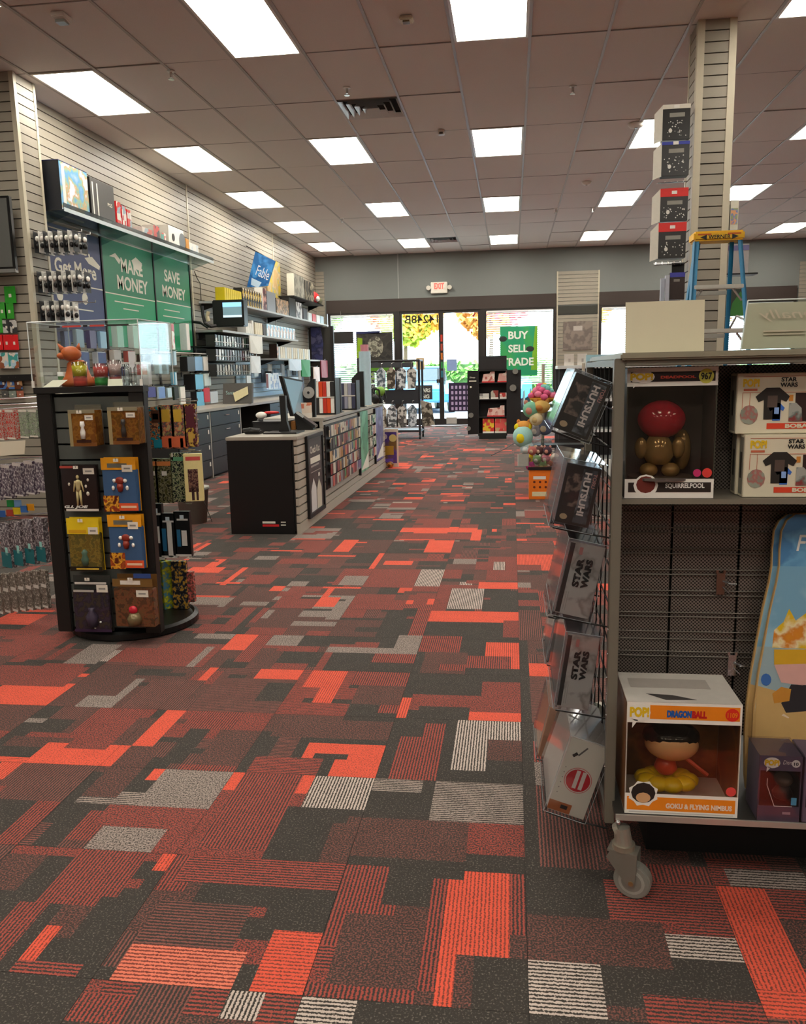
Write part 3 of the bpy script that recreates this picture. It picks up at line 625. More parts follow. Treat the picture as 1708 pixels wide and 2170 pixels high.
# ---------------------------------------------------------------- packs on the slat wall under the posters
def wallpack(px0, py0, px1, py1, pxs, side, front, label, name='accessory_box', cat='box', group=None, X=-4.18, split=None):
    """box seen at px0..px1; its camera side fills px0..pxs, its front (+X) pxs..px1"""
    a = atX(pxs, py1, X); b = atX(pxs, py0, X); c = atX(px1, (py0+py1)/2, X)
    l = atY(px0, (py0+py1)/2, a.y)
    x0 = max(min(l.x, X-.01), WX+.004)
    y1 = max(c.y, a.y+.012)
    t = carton(name, label, cat, x0, X, a.y, y1, a.z, b.z, front, side, group=group)
    MB().tube([(WX, (a.y+y1)/2, b.z+.006), (X+.03, (a.y+y1)/2, b.z+.006), (X+.03, (a.y+y1)/2, b.z+.02)], .004, 5).build('peg', m_chrome, t); box_obj('peg_plate', m_blk, t, WX, WX+.006, (a.y+y1)/2-.015, (a.y+y1)/2+.015, b.z-.03, b.z+.03)
    return t
bl = pm('1d1d1f', .4); cy = pm('74c0e4', .4); lb_ = pm('b9d6e4', .4); wh = m_wht
rows = [
 (352, 686, 370, 741, 366, pm('d8cfc0', .5), art(['e9e6de', 'c9707c', 'e9e6de'], 10, 1, kind='v'), 'white and pink carton standing below the SAVE MONEY poster'),
 (381, 686, 402, 742, 397, pm('cfd8d8', .5), wh, 'plain white carton below the SAVE MONEY poster'),
 (290, 752, 306, 787, 304, pm('4a3a34', .5), pm('3c312d', .5), 'brown headset pack beside the display case'),
 (307, 752, 324, 787, 321, pm('54433c', .5), pm('463a35', .5), 'second brown headset pack, right of the first'),
 (326, 752, 343, 792, 338, pm('c4d6d8', .3), lb_, 'pale blue cable pack above the empty black pegs'),
 (343, 752, 357, 793, 354, pm('b4c6ca', .3), pm('9fb6c0', .4), 'greyish cable pack above the empty black pegs'),
 (357, 744, 374, 774, 370, pm('a8c4d4', .3), lb_, 'small light blue pack hanging highest in the accessory row'),
 (381, 756, 413, 787, 398, bl, pm('2c2724', .4), 'black controller box in the upper row'),
 (399, 755, 429, 786, 414, bl, pm('86b4dc', .4), 'black controller box with light blue front, upper row'),
 (424, 756, 441, 786, 432, pm('c0ccd2', .4), wh, 'white controller box at the end of the upper row'),
 (289, 790, 317, 817, 303, pm('c9c3bd', .4), art(['e4dfda', 'b98a90', 'e4dfda'], 20, 3, kind='v'), 'white and pink patterned box beside the display case'),
 (361, 789, 375, 816, 372, cy, lb_, 'sky blue slim box beside the empty pegs'),
 (389, 793, 431, 826, 415, bl, cy, 'black controller box with sky blue front, middle row'),
 (427, 792, 447, 818, 434, pm('c6d4d0', .4), pm('d2e0da', .4), 'mint white controller box, middle row'),
 (305, 820, 330, 843, 314, pm('3a3a44', .4), pm('3d3a86', .4), 'purple and grey pack above the toy packs'),
 (332, 820, 350, 845, 337, pm('b0c4d6', .4), pm('6f92cc', .4), 'blue and white pack above the toy packs'),
 (351, 822, 364, 843, 356, pm('8fa4ae', .4), lb_, 'small pale pack between the blue and dark ones'),
 (365, 820, 379, 848, 370, pm('233426', .4), pm('171c18', .4), 'dark green pack above the toy packs'),
 (379, 820, 393, 857, 384, pm('d8e2dc', .4), wh, 'tall white pack above the toy packs'),
 (404, 830, 433, 861, 418, bl, cy, 'black controller box with sky blue front, lowest row'),
 (430, 822, 445, 853, 432, pm('a8222a', .4), pm('cf2a30', .4), 'red controller box on the back counter'),
 (445, 830, 462, 855, 447, pm('b4c2cc', .4), pm('d8dfe4', .4), 'white and lilac box next to the red one'),
 (128, 702, 150, 738, 138, pm('3a4470', .4), pm('4a5484', .4), 'navy accessory pack below the navy poster'),
 (154, 698, 178, 736, 164, pm('b9cad4', .4), pm('8fa6b4', .4), 'pale accessory pack below the navy poster'),
 (182, 700, 204, 738, 192, pm('5a4f78', .4), pm('6a6288', .4), 'violet accessory pack below the navy poster'),
 (206, 702, 226, 738, 214, pm('8fb4d0', .4), pm('9ac0d8', .4), 'light blue accessory pack below the navy poster'),
 (160, 745, 190, 786, 174, pm('d8dce4', .4), pm('35407c', .4), 'white and blue tub pack under the accessory row, left'),
 (196, 746, 226, 786, 210, pm('d8dce4', .4), pm('35407c', .4), 'white and blue tub pack under the accessory row, right'),
 (232, 742, 258, 786, 244, pm('cfc8c0', .4), pm('b8b0aa', .4), 'grey white headset pack under the MAKE MONEY poster'),
 (262, 744, 288, 790, 274, pm('b8564e', .4), pm('c9b8b4', .4), 'red and white pack under the MAKE MONEY poster'),
 (236, 690, 262, 736, 250, pm('c4d8cc', .3), pm('9ac4ac', .3), 'clear green tinted pack over the MAKE MONEY poster foot'),
 (270, 690, 296, 738, 284, pm('d0dcd4', .3), pm('aed0bc', .3), 'clear pale pack over the MAKE MONEY poster foot'),
]
for r_ in rows: wallpack(*r_[:5], r_[5], r_[6], r_[7])
pg = thing('peg_row', 'row of empty black pegs on the slat wall under the accessories', 'hook', (WX, 10.2, 1.1))
for y in (9.9, 10.05, 10.2, 10.35): MB().tube([(WX, y, 1.13), (WX+.2, y, 1.13), (WX+.2, y, 1.15)], .004, 5).build('wire', m_blk, pg)
box_obj('back_plate', m_blk, pg, WX, WX+.01, 9.85, 10.45, 1.0, 1.16)
pw = thing('slat_bracket', 'white wire bracket rail under the acrylic packs', 'rail', (WX, 10.6, 1.57))
MB().tube([(WX+.01, 9.9, 1.56), (WX+.22, 9.9, 1.55), (WX+.22, 11.2, 1.55), (WX+.01, 11.2, 1.56)], .006, 6).build('wire', m_wht, pw)
# ---------------------------------------------------------------- back counter with drawers
m_lam = pm('a39c90', .35, var=.05); m_drw = pm('161719', .4, var=.04)
CX, CT = -3.68, .855
solo('back_countertop', 'long grey laminate countertop along the slat wall', 'countertop', MB().box(WX+.002, CX+.02, 8.75, 16.2, CT-.035, CT), m_lam, bevel=.004)
gi = 0
for (a, b, nd) in ((8.78, 9.77, 4), (9.80, 10.93, 4), (12.35, 13.4, 4), (13.45, 14.5, 4)):
    gi += 1
    t = thing('drawer_cabinet', ['black four-drawer cabinet behind the toy packs', 'black four-drawer cabinet between the pale gable panels', 'black drawer cabinet just past the open knee space', 'black drawer cabinet farthest along the back counter'][gi-1], 'cabinet', ((WX+CX)/2, (a+b)/2, 0))
    box_obj('body', m_blkm, t, WX+.004, CX-.02, a, b, .02, CT-.036)
    box_obj('gable', m_lam, t, WX+.004, CX, b, b+.028, 0, CT-.036)
    zz = [.03, .235, .44, .63, CT-.045]
    for k in range(4):
        d = box_obj('drawer', m_drw, t, CX-.02, CX, a+.006, b-.006, zz[k]+.004, zz[k+1]-.004, .003)
        q = MB().tube([(CX, (a+b)/2-.07, zz[k+1]-.06), (CX+.02, (a+b)/2-.07, zz[k+1]-.06), (CX+.02, (a+b)/2+.07, zz[k+1]-.06), (CX, (a+b)/2+.07, zz[k+1]-.06)], .006, 6).mesh(m_chrome)
        h = link('handle', q, d); h.location = -Vector(t.location)
        lk = link('lock_tag', MB().box(CX, CX+.006, b-.09, b-.06, zz[k+1]-.08, zz[k+1]-.03).mesh(m_wht), d); lk.location = -Vector(t.location)
box_obj('modesty_panel', m_blkm, None, WX+.002, -4.38, 10.96, 12.35, .02, CT-.036)
tag(bpy.data.objects['modesty_panel'], 'black modesty panel at the back of the open knee space', 'panel')
# ---------------------------------------------------------------- shelves past the posters
def wshelf(name, label, z, y0, y1, x1, th=.03, m=None):
    t = thing(name, label, 'shelf', (WX, (y0+y1)/2, z-th))
    box_obj('board', m or pm('b9bcbc', .4), t, WX+.001, x1, y0, y1, z-th, z, .003)
    for k in range(3):
        y = y0+.1+(y1-y0-.2)*k/2; MB().poly([(WX+.001, y, z-th), (x1-.08, y, z-th), (WX+.001, y, z-th-.1)], (0, .01, 0)).build('bracket', m_blk, t)
    return t
SA, SB, SC2 = 2.30, 1.885, 1.53
wshelf('wall_shelf', 'upper long grey shelf running to the street front', SA, 11.6, 18.3, -4.03)
wshelf('wall_shelf', 'middle grey shelf under the small black monitor', SB, 11.4, 15.6, -4.03)
wshelf('wall_shelf', 'lower pale shelf with a row of cream books', SC2, 14.2, 17.6, -4.03)
def on_shelf(z, y0, y1, h, front, side, label, name='game_case', cat='game case', x1=-4.06, depth=.14, group=None):
    return carton(name, label, cat, x1-depth, x1, y0, y1, z+.001, z+.001+h, front, side, group=group)
yl = pm('e6d21c', .4); yl2 = pm('c9b618', .4)
for k in range(9): on_shelf(SA, 11.66+k*.085, 11.735+k*.085, .19, yl, yl2, 'yellow boxed game case on the upper long shelf', group='yellow cases on the upper shelf')
zb = art(['efe9d8', '1c1a18', 'd2b23a', '1c1a18', '7a5a3c'], 18, 2, kind='v')
for k in range(8): on_shelf(SA, 12.46+k*.125, 12.57+k*.125, .26, zb, bl, 'black case with cream and yellow spine on the upper long shelf', group='black and yellow cases on the upper shelf')
on_shelf(SA, 13.52, 13.72, .36, art(['1a1415', '6a1c2c', '1a1415', 'd8a090'], 9, 3), m_wht, 'tall black box with a dark red figure and white edges', 'figure_box', 'box')
on_shelf(SA, 13.75, 14.25, .33, pm('8e939a', .4), pm('7d838c', .4), 'tall plain grey box beside the black and red one', 'figure_box', 'box')
on_shelf(SA, 14.3, 15.1, .26, art(['3a332c', 'c9a072', '3a332c', '8a7a66', 'd2b090'], 9, 5), pm('4a423a', .4), 'wide brown figure box with tan print', 'figure_box', 'box')
on_shelf(SA, 15.15, 15.6, .34, pm('26231f', .4), pm('2e2b27', .4), 'tall black box in the middle of the upper shelf', 'figure_box', 'box')
on_shelf(SA, 15.65, 16.1, .30, art(['c4c4c6', '55565c', 'e2e2e2'], 10, 6), pm('77787c', .4), 'silver and grey figure box', 'figure_box', 'box')
on_shelf(SA, 16.2, 16.5, .22, pm('4b4b50', .5), pm('5a5a60', .5), 'dark grey speaker on the upper shelf', 'desk_speaker', 'speaker')
for k, c in enumerate(('cfd8da', 'c84a4e', 'e0e4e4', 'a9c6d4')): on_shelf(SA, 16.6+k*.36, 16.9+k*.36, .16, pm(c, .4), pm(c, .5), ['pale small box after the speaker', 'red and white small box on the upper shelf', 'white small box near the street front', 'light blue small box nearest the street front'][k], 'small_box', 'box')
for k in range(4): on_shelf(SB, 12.55+k*.10, 12.64+k*.10, .16+.05*(k == 3), m_wht, pm('dcdcd8', .5), 'white carton on the middle shelf beside the monitor', 'small_box', 'box', group='white cartons on the middle shelf')
for k in range(4): on_shelf(SB, 13.02+k*.10, 13.11+k*.10, .19, pm('e6dcc0', .5), pm('d8cfb4', .5), 'cream boxed case on the middle shelf', group='cream cases on the middle shelf')
on_shelf(SB, 13.45, 13.62, .18, pm('3a2d27', .5), pm('2d2420', .5), 'dark brown case between cream and blue ones')
ab = art(['bfe2f0', 'e4eef2', '7fb9d6', 'c8b0a8', 'e4eef2'], 14, 8, kind='v')
for k in range(9): on_shelf(SB, 13.66+k*.205, 13.85+k*.205, .20, ab, pm('b9d2dc', .4), 'pale blue and white boxed game on the middle shelf', group='pale blue boxes on the middle shelf')
cr = pm('ded6c0', .5)
for k in range(16): on_shelf(SC2, 14.3+k*.145, 14.42+k*.145, .20, cr if k % 3 else pm('cfd8da', .5), cr, 'cream boxed book in the row on the lower pale shelf', 'boxed_book', 'book', group='cream books on the lower shelf')
on_shelf(SC2, 14.05+.16, 14.29, .24, art(['8a5a34', '2a1c14', 'c98a55'], 12, 2), pm('33241a', .5), 'brown figure box at the start of the lower pale shelf', 'figure_box', 'box')
# wire racks of cases below the monitor
for k, (zz, ya, yb, cols, lb) in enumerate(((1.665, 11.15, 13.3, ['23211f', 'd8dcd8', '3c5a44', '23211f', 'e2e6e2'], 'top'), (1.47, 11.15, 12.9, ['5a2a2c', '22201f', 'd8dcdc', '2c2a2a', '3c3432'], 'second'), (1.26, 11.15, 12.7, ['8a7f70', '2a2826', '9a9486', '3a3633', 'b4a890'], 'third'))):
    t = thing('case_rack', '%s black rack of cases below the small monitor' % lb, 'rack', (WX, (ya+yb)/2, zz-.02))
    box_obj('tray', m_blk, t, WX+.002, -4.06, ya, yb, zz-.02, zz-.005)
    MB().tube([(-4.06, ya, zz+.05), (-4.06, yb, zz+.05)], .005, 5).build('front_wire', m_chrome, t)
    n = int((yb-ya)/.115)
    for q in range(n):
        y = ya+.02+q*.115; c = cols[q*7 % len(cols)] if q % 2 else cols[q % len(cols)]
        on_shelf(zz-.005, y, y+.085, .15, art([c, cols[(q+1) % len(cols)], c], 16, q+k, kind='v'), pm('2a2928', .4), 'game case leaning in the %s black rack' % lb, group='cases in the %s rack' % lb)
# small black monitor on an arm, phone handset arm
mo = thing('touch_monitor', 'small black box monitor with a teal screen on a wall arm', 'monitor', (-4.2, 11.75, 1.9))
a = atY(452, 693, 11.2); b = atY(515, 634, 11.2)
box_obj('housing', pm('141414', .35), mo, a.x, b.x, 11.20, 11.38, a.z, b.z, .012)
s0 = atY(473, 673, 11.195); s1 = atY(511, 640, 11.195)
box_obj('screen', emit('6f8f9a', .35), mo, s0.x, s1.x, 11.195, 11.201, s0.z, s1.z)
box_obj('screen_bar', emit('8fd0ff', .6), mo, s0.x, s1.x, 11.193, 11.196, s1.z-.06, s1.z)
box_obj('screen_bar', emit('c9e2f2', .5), mo, s0.x, s1.x, 11.193, 11.196, s0.z, s0.z+.03)
MB().tube([(WX, 11.3, 2.0), (-4.3, 11.3, 1.98), (-4.2, 11.3, a.z)], .02, 8).build('arm', m_blk, mo)
ph = thing('wall_handset', 'beige handset hooked in a black curved cradle left of the small monitor', 'telephone', (-4.35, 11.0, 1.9))
q = [atY(428, 648, 10.95), atY(430, 668, 10.95), atY(434, 684, 10.95), atY(446, 692, 10.95), atY(458, 690, 11.0)]
MB().tube(q, .022, 8).build('cradle', m_blk, ph)
q = [atY(442, 660, 10.92), atY(439, 670, 10.92), atY(442, 681, 10.92)]
MB().tube(q, .026, 8).build('handset', pm('b5a98c', .5), ph)
q = [atX(412, 575, WX+.01), atX(418, 590, WX+.012), atX(424, 600, WX+.012), atX(427, 648, WX+.012)]
solo('wall_cable', 'thin dark cable running down the slat wall above the handset', 'cable', MB().tube(q, .006, 5), m_blk)
# blue picture board hung at a tilt, yellow picture behind, grey figure boxes, red plush
Y0 = 13.9; TL, TRr, BRr, BL = atY(541, 533, Y0), atY(583, 553, Y0), atY(567, 606, Y0), atY(523, 609, Y0)
bpct = thing('picture_board', 'tilted glossy blue picture board with white script lettering', 'picture', (TL.x, Y0, BL.z))
MB().poly([TL, BL, BRr, TRr], (0, .04, 0)).build('board', art(['2a6fb4', '2a6fb4', '4a9ae0', '1f5a98', '2a6fb4'], 2.5, 3, rough=.15), bpct)
uvx = (TRr-TL).normalized(); uvz = (TL-BL).normalized()
text('Fable', BL+(TL-BL)*.42+(TRr-TL)*.25+Vector((0, -.004, 0)), uvx, uvz, .24, .17, pm('dce8f2', .4), bpct, shear=.2)
MB().poly([BL+(TL-BL)*.12+(TRr-TL)*.16-Y_*.002, BL+(TL-BL)*.12+(TRr-TL)*.52-Y_*.002, BL+(TL-BL)*.3+(TRr-TL)*.62-Y_*.002, BL+(TL-BL)*.3+(TRr-TL)*.12-Y_*.002], (0, .001, 0)).build('graphic', pm('bcd6ea', .4), bpct)
MB().tube([TL+(TRr-TL)*.4+Y_*.02, (WX, Y0+.02, TL.z+.1)], .008, 5).build('bracket', m_blk, bpct)
solo('wall_picture', 'yellow and beige picture on the slat wall behind the tilted blue board', 'picture', MB().box(WX, WX+.02, 15.0, 15.9, 2.42, 3.35), art(['d8b83a', 'c9a878', 'e0c89a', '9aa69a', 'd8b83a'], 4, 4))
SD = 2.72
wshelf('wall_shelf', 'short black shelf holding the grey figure boxes', SD, 15.7, 18.2, -4.1, .025, m_blk)
on_shelf(SD, 15.8, 16.6, .42, art(['a8a69a', '8d8b80', 'c0beb0'], 7, 2), pm('cfccc0', .5), 'tall pale grey figure box on the short black shelf', 'figure_box', 'box', x1=-4.12)
on_shelf(SD, 16.65, 17.4, .38, art(['4c4a46', '2f2d2b', 'b0a48c', '4c4a46'], 5, 9), pm('3f3d39', .5), 'tall dark figure box on the short black shelf', 'figure_box', 'box', x1=-4.12)
pl = thing('plush_hat', 'red and white plush hat on the short black shelf', 'plush toy', (-4.25, 17.75, SD))
MB().ball((-4.25, 17.75, SD+.13), .16, .28, .13).build('body', m_red, pl, smooth=True); MB().ball((-4.12, 17.7, SD+.1), .05, .1, .06).build('brim', m_wht, pl, smooth=True); MB().ball((-4.16, 18.0, SD+.08), .08, .14, .08).build('lining', pm('6d6a50', .6), pl, smooth=True)
# pegboard area under the lower shelf, papers, laptop box, hanging shirts
nb = thing('notice_sheet', 'white and blue printed sheet pinned above the back counter', 'sheet', (-4.2, 13.9, .98))
a = atX(565, 826, -4.2); b = atX(597, 790, -4.2); box_obj('sheet', art(['d4e0ec', '9ab4d6', 'e6edf2'], 14, 3, kind='v'), nb, -4.203, -4.2, a.y, b.y, a.z, b.z); box_obj('red_tab', pm('7a2a2a', .5), nb, -4.199, -4.197, a.y, a.y+.12, a.z+.03, b.z-.02); box_obj('clip', m_blk, nb, WX+.021, -4.19, a.y+.3, a.y+.4, b.z-.01, b.z+.03)
lp = thing('laptop_carton', 'grey flat carton with a beige note leaning on the back counter', 'box', (-4.1, 11.5, CT))
a = atY(472, 856, 11.3); b = atY(531, 812, 11.3)
MB().obox((a.x, 11.3, CT+.001), (b.x-a.x, 0, 0), (0, .08, 0), (0, .06, b.z-CT)).build('carton', pm('57544f', .5), lp, bevel=.004)
MB().poly([(a.x+.19, 11.285, CT+.03), (a.x+.38, 11.305, CT+.13), (a.x+.37, 11.325, CT+.24), (a.x+.16, 11.30, CT+.15)], (0, -.003, 0)).build('note', pm('ddd2a4', .6), lp)
text('Sanz', (a.x+.05, 11.315, CT+.13), X_, Z_, .12, .05, pm('9fc4c0', .5), lp)
for k, (px0, px1, py0, py1, c, lb) in enumerate(((529, 553, 714, 748, 'e2e4dc', 'white notepad pack hanging from the middle shelf'), (531, 549, 755, 790, 'dfe8ec', 'white pouch hanging below the notepad pack'), (638, 655, 763, 798, '0f8a3c', 'green folded bag hanging under the lower pale shelf'), (680, 692, 764, 800, '8a1f2e', 'dark red folded bag hanging near the end partition'), (664, 675, 778, 808, 'd8c4bc', 'pale pink folded bag beside the dark red one'), (612, 636, 762, 785, 'c4d6e4', 'light blue folded bag beside the green one'), (612, 630, 799, 820, 'bcd0e0', 'clear pale bag hanging behind the desk monitor'))):
    X = -4.0; a = atX(px0, py1, X); b = atX(px1, py0, X); t = thing('hanging_bag', lb, 'bag', (X, (a.y+b.y)/2, a.z))
    MB().poly([(X, a.y, a.z), (X+.03, a.y+(b.y-a.y)*.5, a.z-.01), (X, b.y, a.z), (X, b.y, b.z), (X, a.y, b.z)], (.02, 0, 0)).build('bag', pm(c, .5), t)
    MB().tube([(WX, (a.y+b.y)/2, b.z+.01), (X+.03, (a.y+b.y)/2, b.z+.005), (X+.03, (a.y+b.y)/2, b.z+.025)], .006, 5).build('peg', m_chrome, t)
bb = thing('peg_backing', 'pale blue slatted backing panel above the back counter', 'panel', (WX, 14.8, CT))
for k in range(8): box_obj('slat', pm('9fbcd2', .4), bb, WX+.001, WX+.02, 13.0, 17.4, CT+.02+k*.08, CT+.09+k*.08)
for k in range(9):
    y = 13.2+k*.42; z = 1.12+.1*(k % 2)
    t = thing('cable_pack', 'small white accessory pack on the pale blue backing panel', 'pack', (-4.3, y, z), group='accessory packs on the blue backing')
    box_obj('card', pm(['dfe6ea', 'c4d6e2', '3c4450', 'e6e6e0', '8fb4d4'][k % 5], .4), t, -4.32, -4.30, y, y+.22, z, z+.22); MB().tube([(WX, y+.11, z+.21), (-4.25, y+.11, z+.21)], .005, 5).build('peg', m_chrome, t)
pt = thing('end_partition', 'black end partition with a navy banner by the street front', 'partition', (-4.1, 17.9, 0))
box_obj('panel', pm('35332f', .6), pt, -4.42, -3.9, 18.0, 18.05, .0, 2.24); box_obj('post', m_blk, pt, -3.93, -3.86, 17.97, 18.06, 0, 2.26)
MB().poly([(-4.36, 17.99, 1.55), (-4.12, 17.99, 1.50), (-4.09, 17.99, 1.9), (-4.14, 17.99, 2.24), (-4.36, 17.99, 2.24)], (0, -.012, 0)).build('banner', art(['2f345e', '4a4f84', '2f345e', '6a6a90'], 5, 3), pt)
bs = thing('blank_sign', 'plain dark rectangular sign in front of the blinds', 'sign', (-4.0, 18.75, 2.0))
a = atY(699, 729, 18.78); b = atY(748, 702, 18.78); box_obj('board', pm('302e2c', .5), bs, a.x, b.x, 18.78, 18.80, a.z, b.z); MB().tube([((a.x+b.x)/2, 18.79, b.z), ((a.x+b.x)/2, 18.79, 2.62), ((a.x+b.x)/2, 18.9, 2.62)], .006, 5).build('hanger', m_chrome, bs)
# ================================================================ CASH COUNTER
QX0, QX1, QY0, QY1 = -2.225, -1.66, 6.24, 10.75
QL, QH, QS = .775, .865, 7.16         # low top, raised top, where it steps up
ct = thing('cash_counter', 'long cash counter with black end panel and grey slat front', 'counter', ((QX0+QX1)/2, (QY0+QY1)/2, 0))
MB().box(QX0+.02, QX1-.03, QY0+.02, QS, .02, QL-.03).box(QX0+.02, QX1-.03, QS, QY1, .02, QH-.03).build('carcass', m_blkm, ct)
ep = box_obj('end_panel', pm('161616', .35, var=.1), ct, QX0, QX1-.045, QY0, QY0+.02, 0, QL-.028)
box_obj('white_print', m_txt, ct, -1.965, -1.86, QY0-.001, QY0, .088, .104); box_obj('red_print', m_red, ct, -1.965, -1.83, QY0-.001, QY0, .062, .080); 
for z in (.098, .075): box_obj('print_line', m_txt, ct, -1.815, -1.775, QY0-.001, QY0, z-.004, z+.004)
box_obj('low_top', m_lam, ct, QX0-.006, QX1+.006, QY0-.008, QS, QL-.028, QL, .004)
box_obj('raised_top', m_lam, ct, QX0-.006, QX1+.012, QS, QY1+.01, QH-.028, QH, .004); box_obj('riser', m_lam, ct, QX0, QX1, QS, QS+.02, QL, QH-.028)
m_cs = pm('b4ab9c', .45, var=.04)
slat_set(ct, 'x', QX1-.028, QY0+.012, QY1, .085, .085+.068*10, 1, .068, .026, m_cs, SG=.012)
slat_set(ct, 'x', QX1-.028, QS+.02, QY1, .085+.068*10, QH-.03, 1, .068, .026, m_cs, SG=.012)
box_obj('base_board', m_cs, ct, QX1-.028, QX1, QY0+.012, QY1, 0, .083); box_obj('slat_backing', m_groove, ct, QX1-.032, QX1-.028, QY0+.012, QY1, .0, QL-.03)
box_obj('far_end_panel', m_blkm, ct, QX0, QX1-.02, QY1-.02, QY1, 0, QH-.03)
# framed poster on the slat front
fp = thing('framed_poster', 'black framed dark poster with white figures on the counter front', 'poster', (QX1, 6.78, .07))
y0, y1, z0, z1 = 6.50, 7.08, .075, .755; x = QX1
MB().box(x, x+.022, y0, y0+.035, z0, z1).box(x, x+.022, y1-.035, y1, z0, z1).box(x, x+.022, y0+.035, y1-.035, z0, z0+.035).box(x, x+.022, y0+.035, y1-.035, z1-.03, z1).build('frame', m_blk, fp)
box_obj('sheet', pm('3f3a3c', .35), fp, x, x+.012, y0+.035, y1-.035, z0+.035, z1-.03)
text('Check Out', (x+.0125, y0+.11, .60), Y_, Z_, .34, .06, m_txt, fp, bold=.02); box_obj('print_line', m_txt, fp, x+.0125, x+.0135, y0+.11, y0+.45, .515, .565); box_obj('print_line', pm('a39c98', .5), fp, x+.0125, x+.0135, y0+.12, y0+.4, .485, .50); box_obj('print_line', pm('a39c98', .5), fp, x+.0125, x+.0135, y0+.11, y0+.47, .44, .446)
box_obj('emblem', m_wht, fp, x+.0125, x+.0135, y0+.37, y0+.42, .385, .415)
for a, b, h in ((6.60, 6.78, .22), (6.80, 6.97, .20)):
    MB().poly([(x+.0125, a, .115), (x+.0125, b, .115), (x+.0125, b, .115+h*.85), (x+.0125, (a+b)/2, .115+h*1.25), (x+.0125, a, .115+h*.8)], (.001, 0, 0)).build('graphic', pm('d9d4d2', .5) if a < 6.7 else pm('cfc6b4', .5), fp)
# gift card wall
bd = thing('card_rack', 'dark gift card rack hung on the slat front of the counter', 'rack', (QX1, 8.0, .2))
box_obj('back_panel', pm('2b292b', .5), bd, QX1+.001, QX1+.012, 7.20, 8.78, .22, .80)
for z in (.325, .44, .555, .67, .785): MB().tube([(QX1+.03, 7.22, z), (QX1+.03, 8.76, z)], .004, 5).build('rail', m_blk, bd)
rg = random.Random(21)
ccols = ['2f7a50', '8a2a2c', 'b8b2a6', '3a3a44', 'c9a878', '5a4a86', '9a9aa0', 'd8d0c0', '6a3a3c', '2c5a7a', 'b0803c', '222226', 'c45a50', '7a9a6a', 'd2c8b4']
nm = {'2f7a50': 'green', '8a2a2c': 'dark red', 'b8b2a6': 'grey', '3a3a44': 'slate', 'c9a878': 'tan', '5a4a86': 'purple', '9a9aa0': 'silver', 'd8d0c0': 'cream', '6a3a3c': 'maroon', '2c5a7a': 'blue', 'b0803c': 'ochre', '222226': 'black', 'c45a50': 'salmon', '7a9a6a': 'sage', 'd2c8b4': 'ivory'}
gc_me = {}
def gift_card(x, y, z, w, h, c, seed):
    c2 = rg.choice(ccols); k = (c, c2, w, h)
    if k not in gc_me: gc_me[k] = MB().box(0, .004, 0, w, 0, h).mesh(art([c, c, c, c2, c], 11, seed, kind='v'))
    o = link('gift_card', gc_me[k]); o.location = (x, y, z)
    return tag(o, '%s printed gift card on the counter card rack' % nm[c], 'gift card', 'gift cards on the counter rack')
for r_, z in enumerate((.235, .345, .46, .575, .69)):
    y = 7.23+.02*(r_ % 2)
    while y < 8.70:
        w = rg.choice((.075, .085, .10)); gift_card(QX1+.036+.004*rg.random(), y, z, w-.006, .098, rg.choice(ccols), rg.randint(0, 99)); y += w+.008
for y0, y1, z0, z1, cs, nmz, lb, tx in ((8.86, 9.36, .16, .825, ['2f8a60', '3f9a70', '2a7a54', '6ab890'], 'promo_banner', 'tall green and white banner on the counter front', None), (9.90, 10.48, .17, .82, ['45417e', '57548e', '3c3670', '7a7ab0'], 'promo_banner', 'tall violet banner on the counter front', None)):
    t = thing(nmz, lb, 'banner', (QX1, (y0+y1)/2, z0))
    box_obj('board', art(cs, 5, y0), t, QX1+.001, QX1+.02, y0, y1, z0, z1); box_obj('frame_edge', m_blk, t, QX1+.001, QX1+.024, y0-.03, y0, z0-.02, z1)
    MB().poly([(QX1+.0205, y0+.02, z0+.03), (QX1+.0205, y1-.02, z0+.02), (QX1+.0205, y1-.02, z0+.20)], (.001, 0, 0)).build('graphic', m_txt, t)
for r_, z in enumerate((.27, .40, .53, .66)):
    for k in range(4):
        c = ['7a9a6a', '2c5a7a', 'c45a50', 'd8d0c0', '3a3a44', '2f7a50'][(r_*3+k) % 6]
        o = link('gift_card', MB().box(0, .004, 0, .085, 0, .10).mesh(art([c, c, 'e2ded4', c], 24, r_+k*3, kind='v'))); o.location = (QX1+.03, 9.42+k*.11, z); tag(o, '%s printed card between the green and violet banners' % nm[c], 'gift card', 'cards between the two counter banners')
# cardboard standee at the far end of the counter
sd = thing('standee_sign', 'purple and gold cardboard sign with cream border standing at the counter end', 'sign', (-1.55, 10.84, 0))
a = atY(806, 992, 10.85); b = atY(843, 909, 10.85); zz = max(a.z, .03)
box_obj('border', pm('e0cdb8', .5), sd, a.x, b.x, 10.85, 10.87, 0, b.z); box_obj('picture', art(['4a2f86', '3c2670', '5a3f96', '7a5a2c'], 4, 3), sd, a.x+.02, b.x-.02, 10.846, 10.85, .05, b.z-.04)
MB().cyl((b.x-.07, 10.8455, b.z-.12), (b.x-.07, 10.844, b.z-.12), .05, n=18).build('graphic', pm('d8c27a', .5), sd); MB().cyl((a.x+.07, 10.8455, b.z-.1), (a.x+.07, 10.844, b.z-.1), .035, n=14).build('graphic', pm('c9b8c9', .5), sd)
box_obj('graphic', pm('b98f2c', .5), sd, a.x+.05, b.x-.06, 10.844, 10.8465, .16, .28); box_obj('graphic', pm('7a5ac0', .5), sd, a.x+.07, b.x-.07, 10.844, 10.8465, .06, .11)
solo('toy_ball', 'small orange and brown toy lying at the foot of the purple sign', 'toy', MB().ball((-1.60, 10.76, .04), .05, .04, .04), art(['d0882a', '5a3a1c', 'd0882a'], 30, 1), smooth=True)
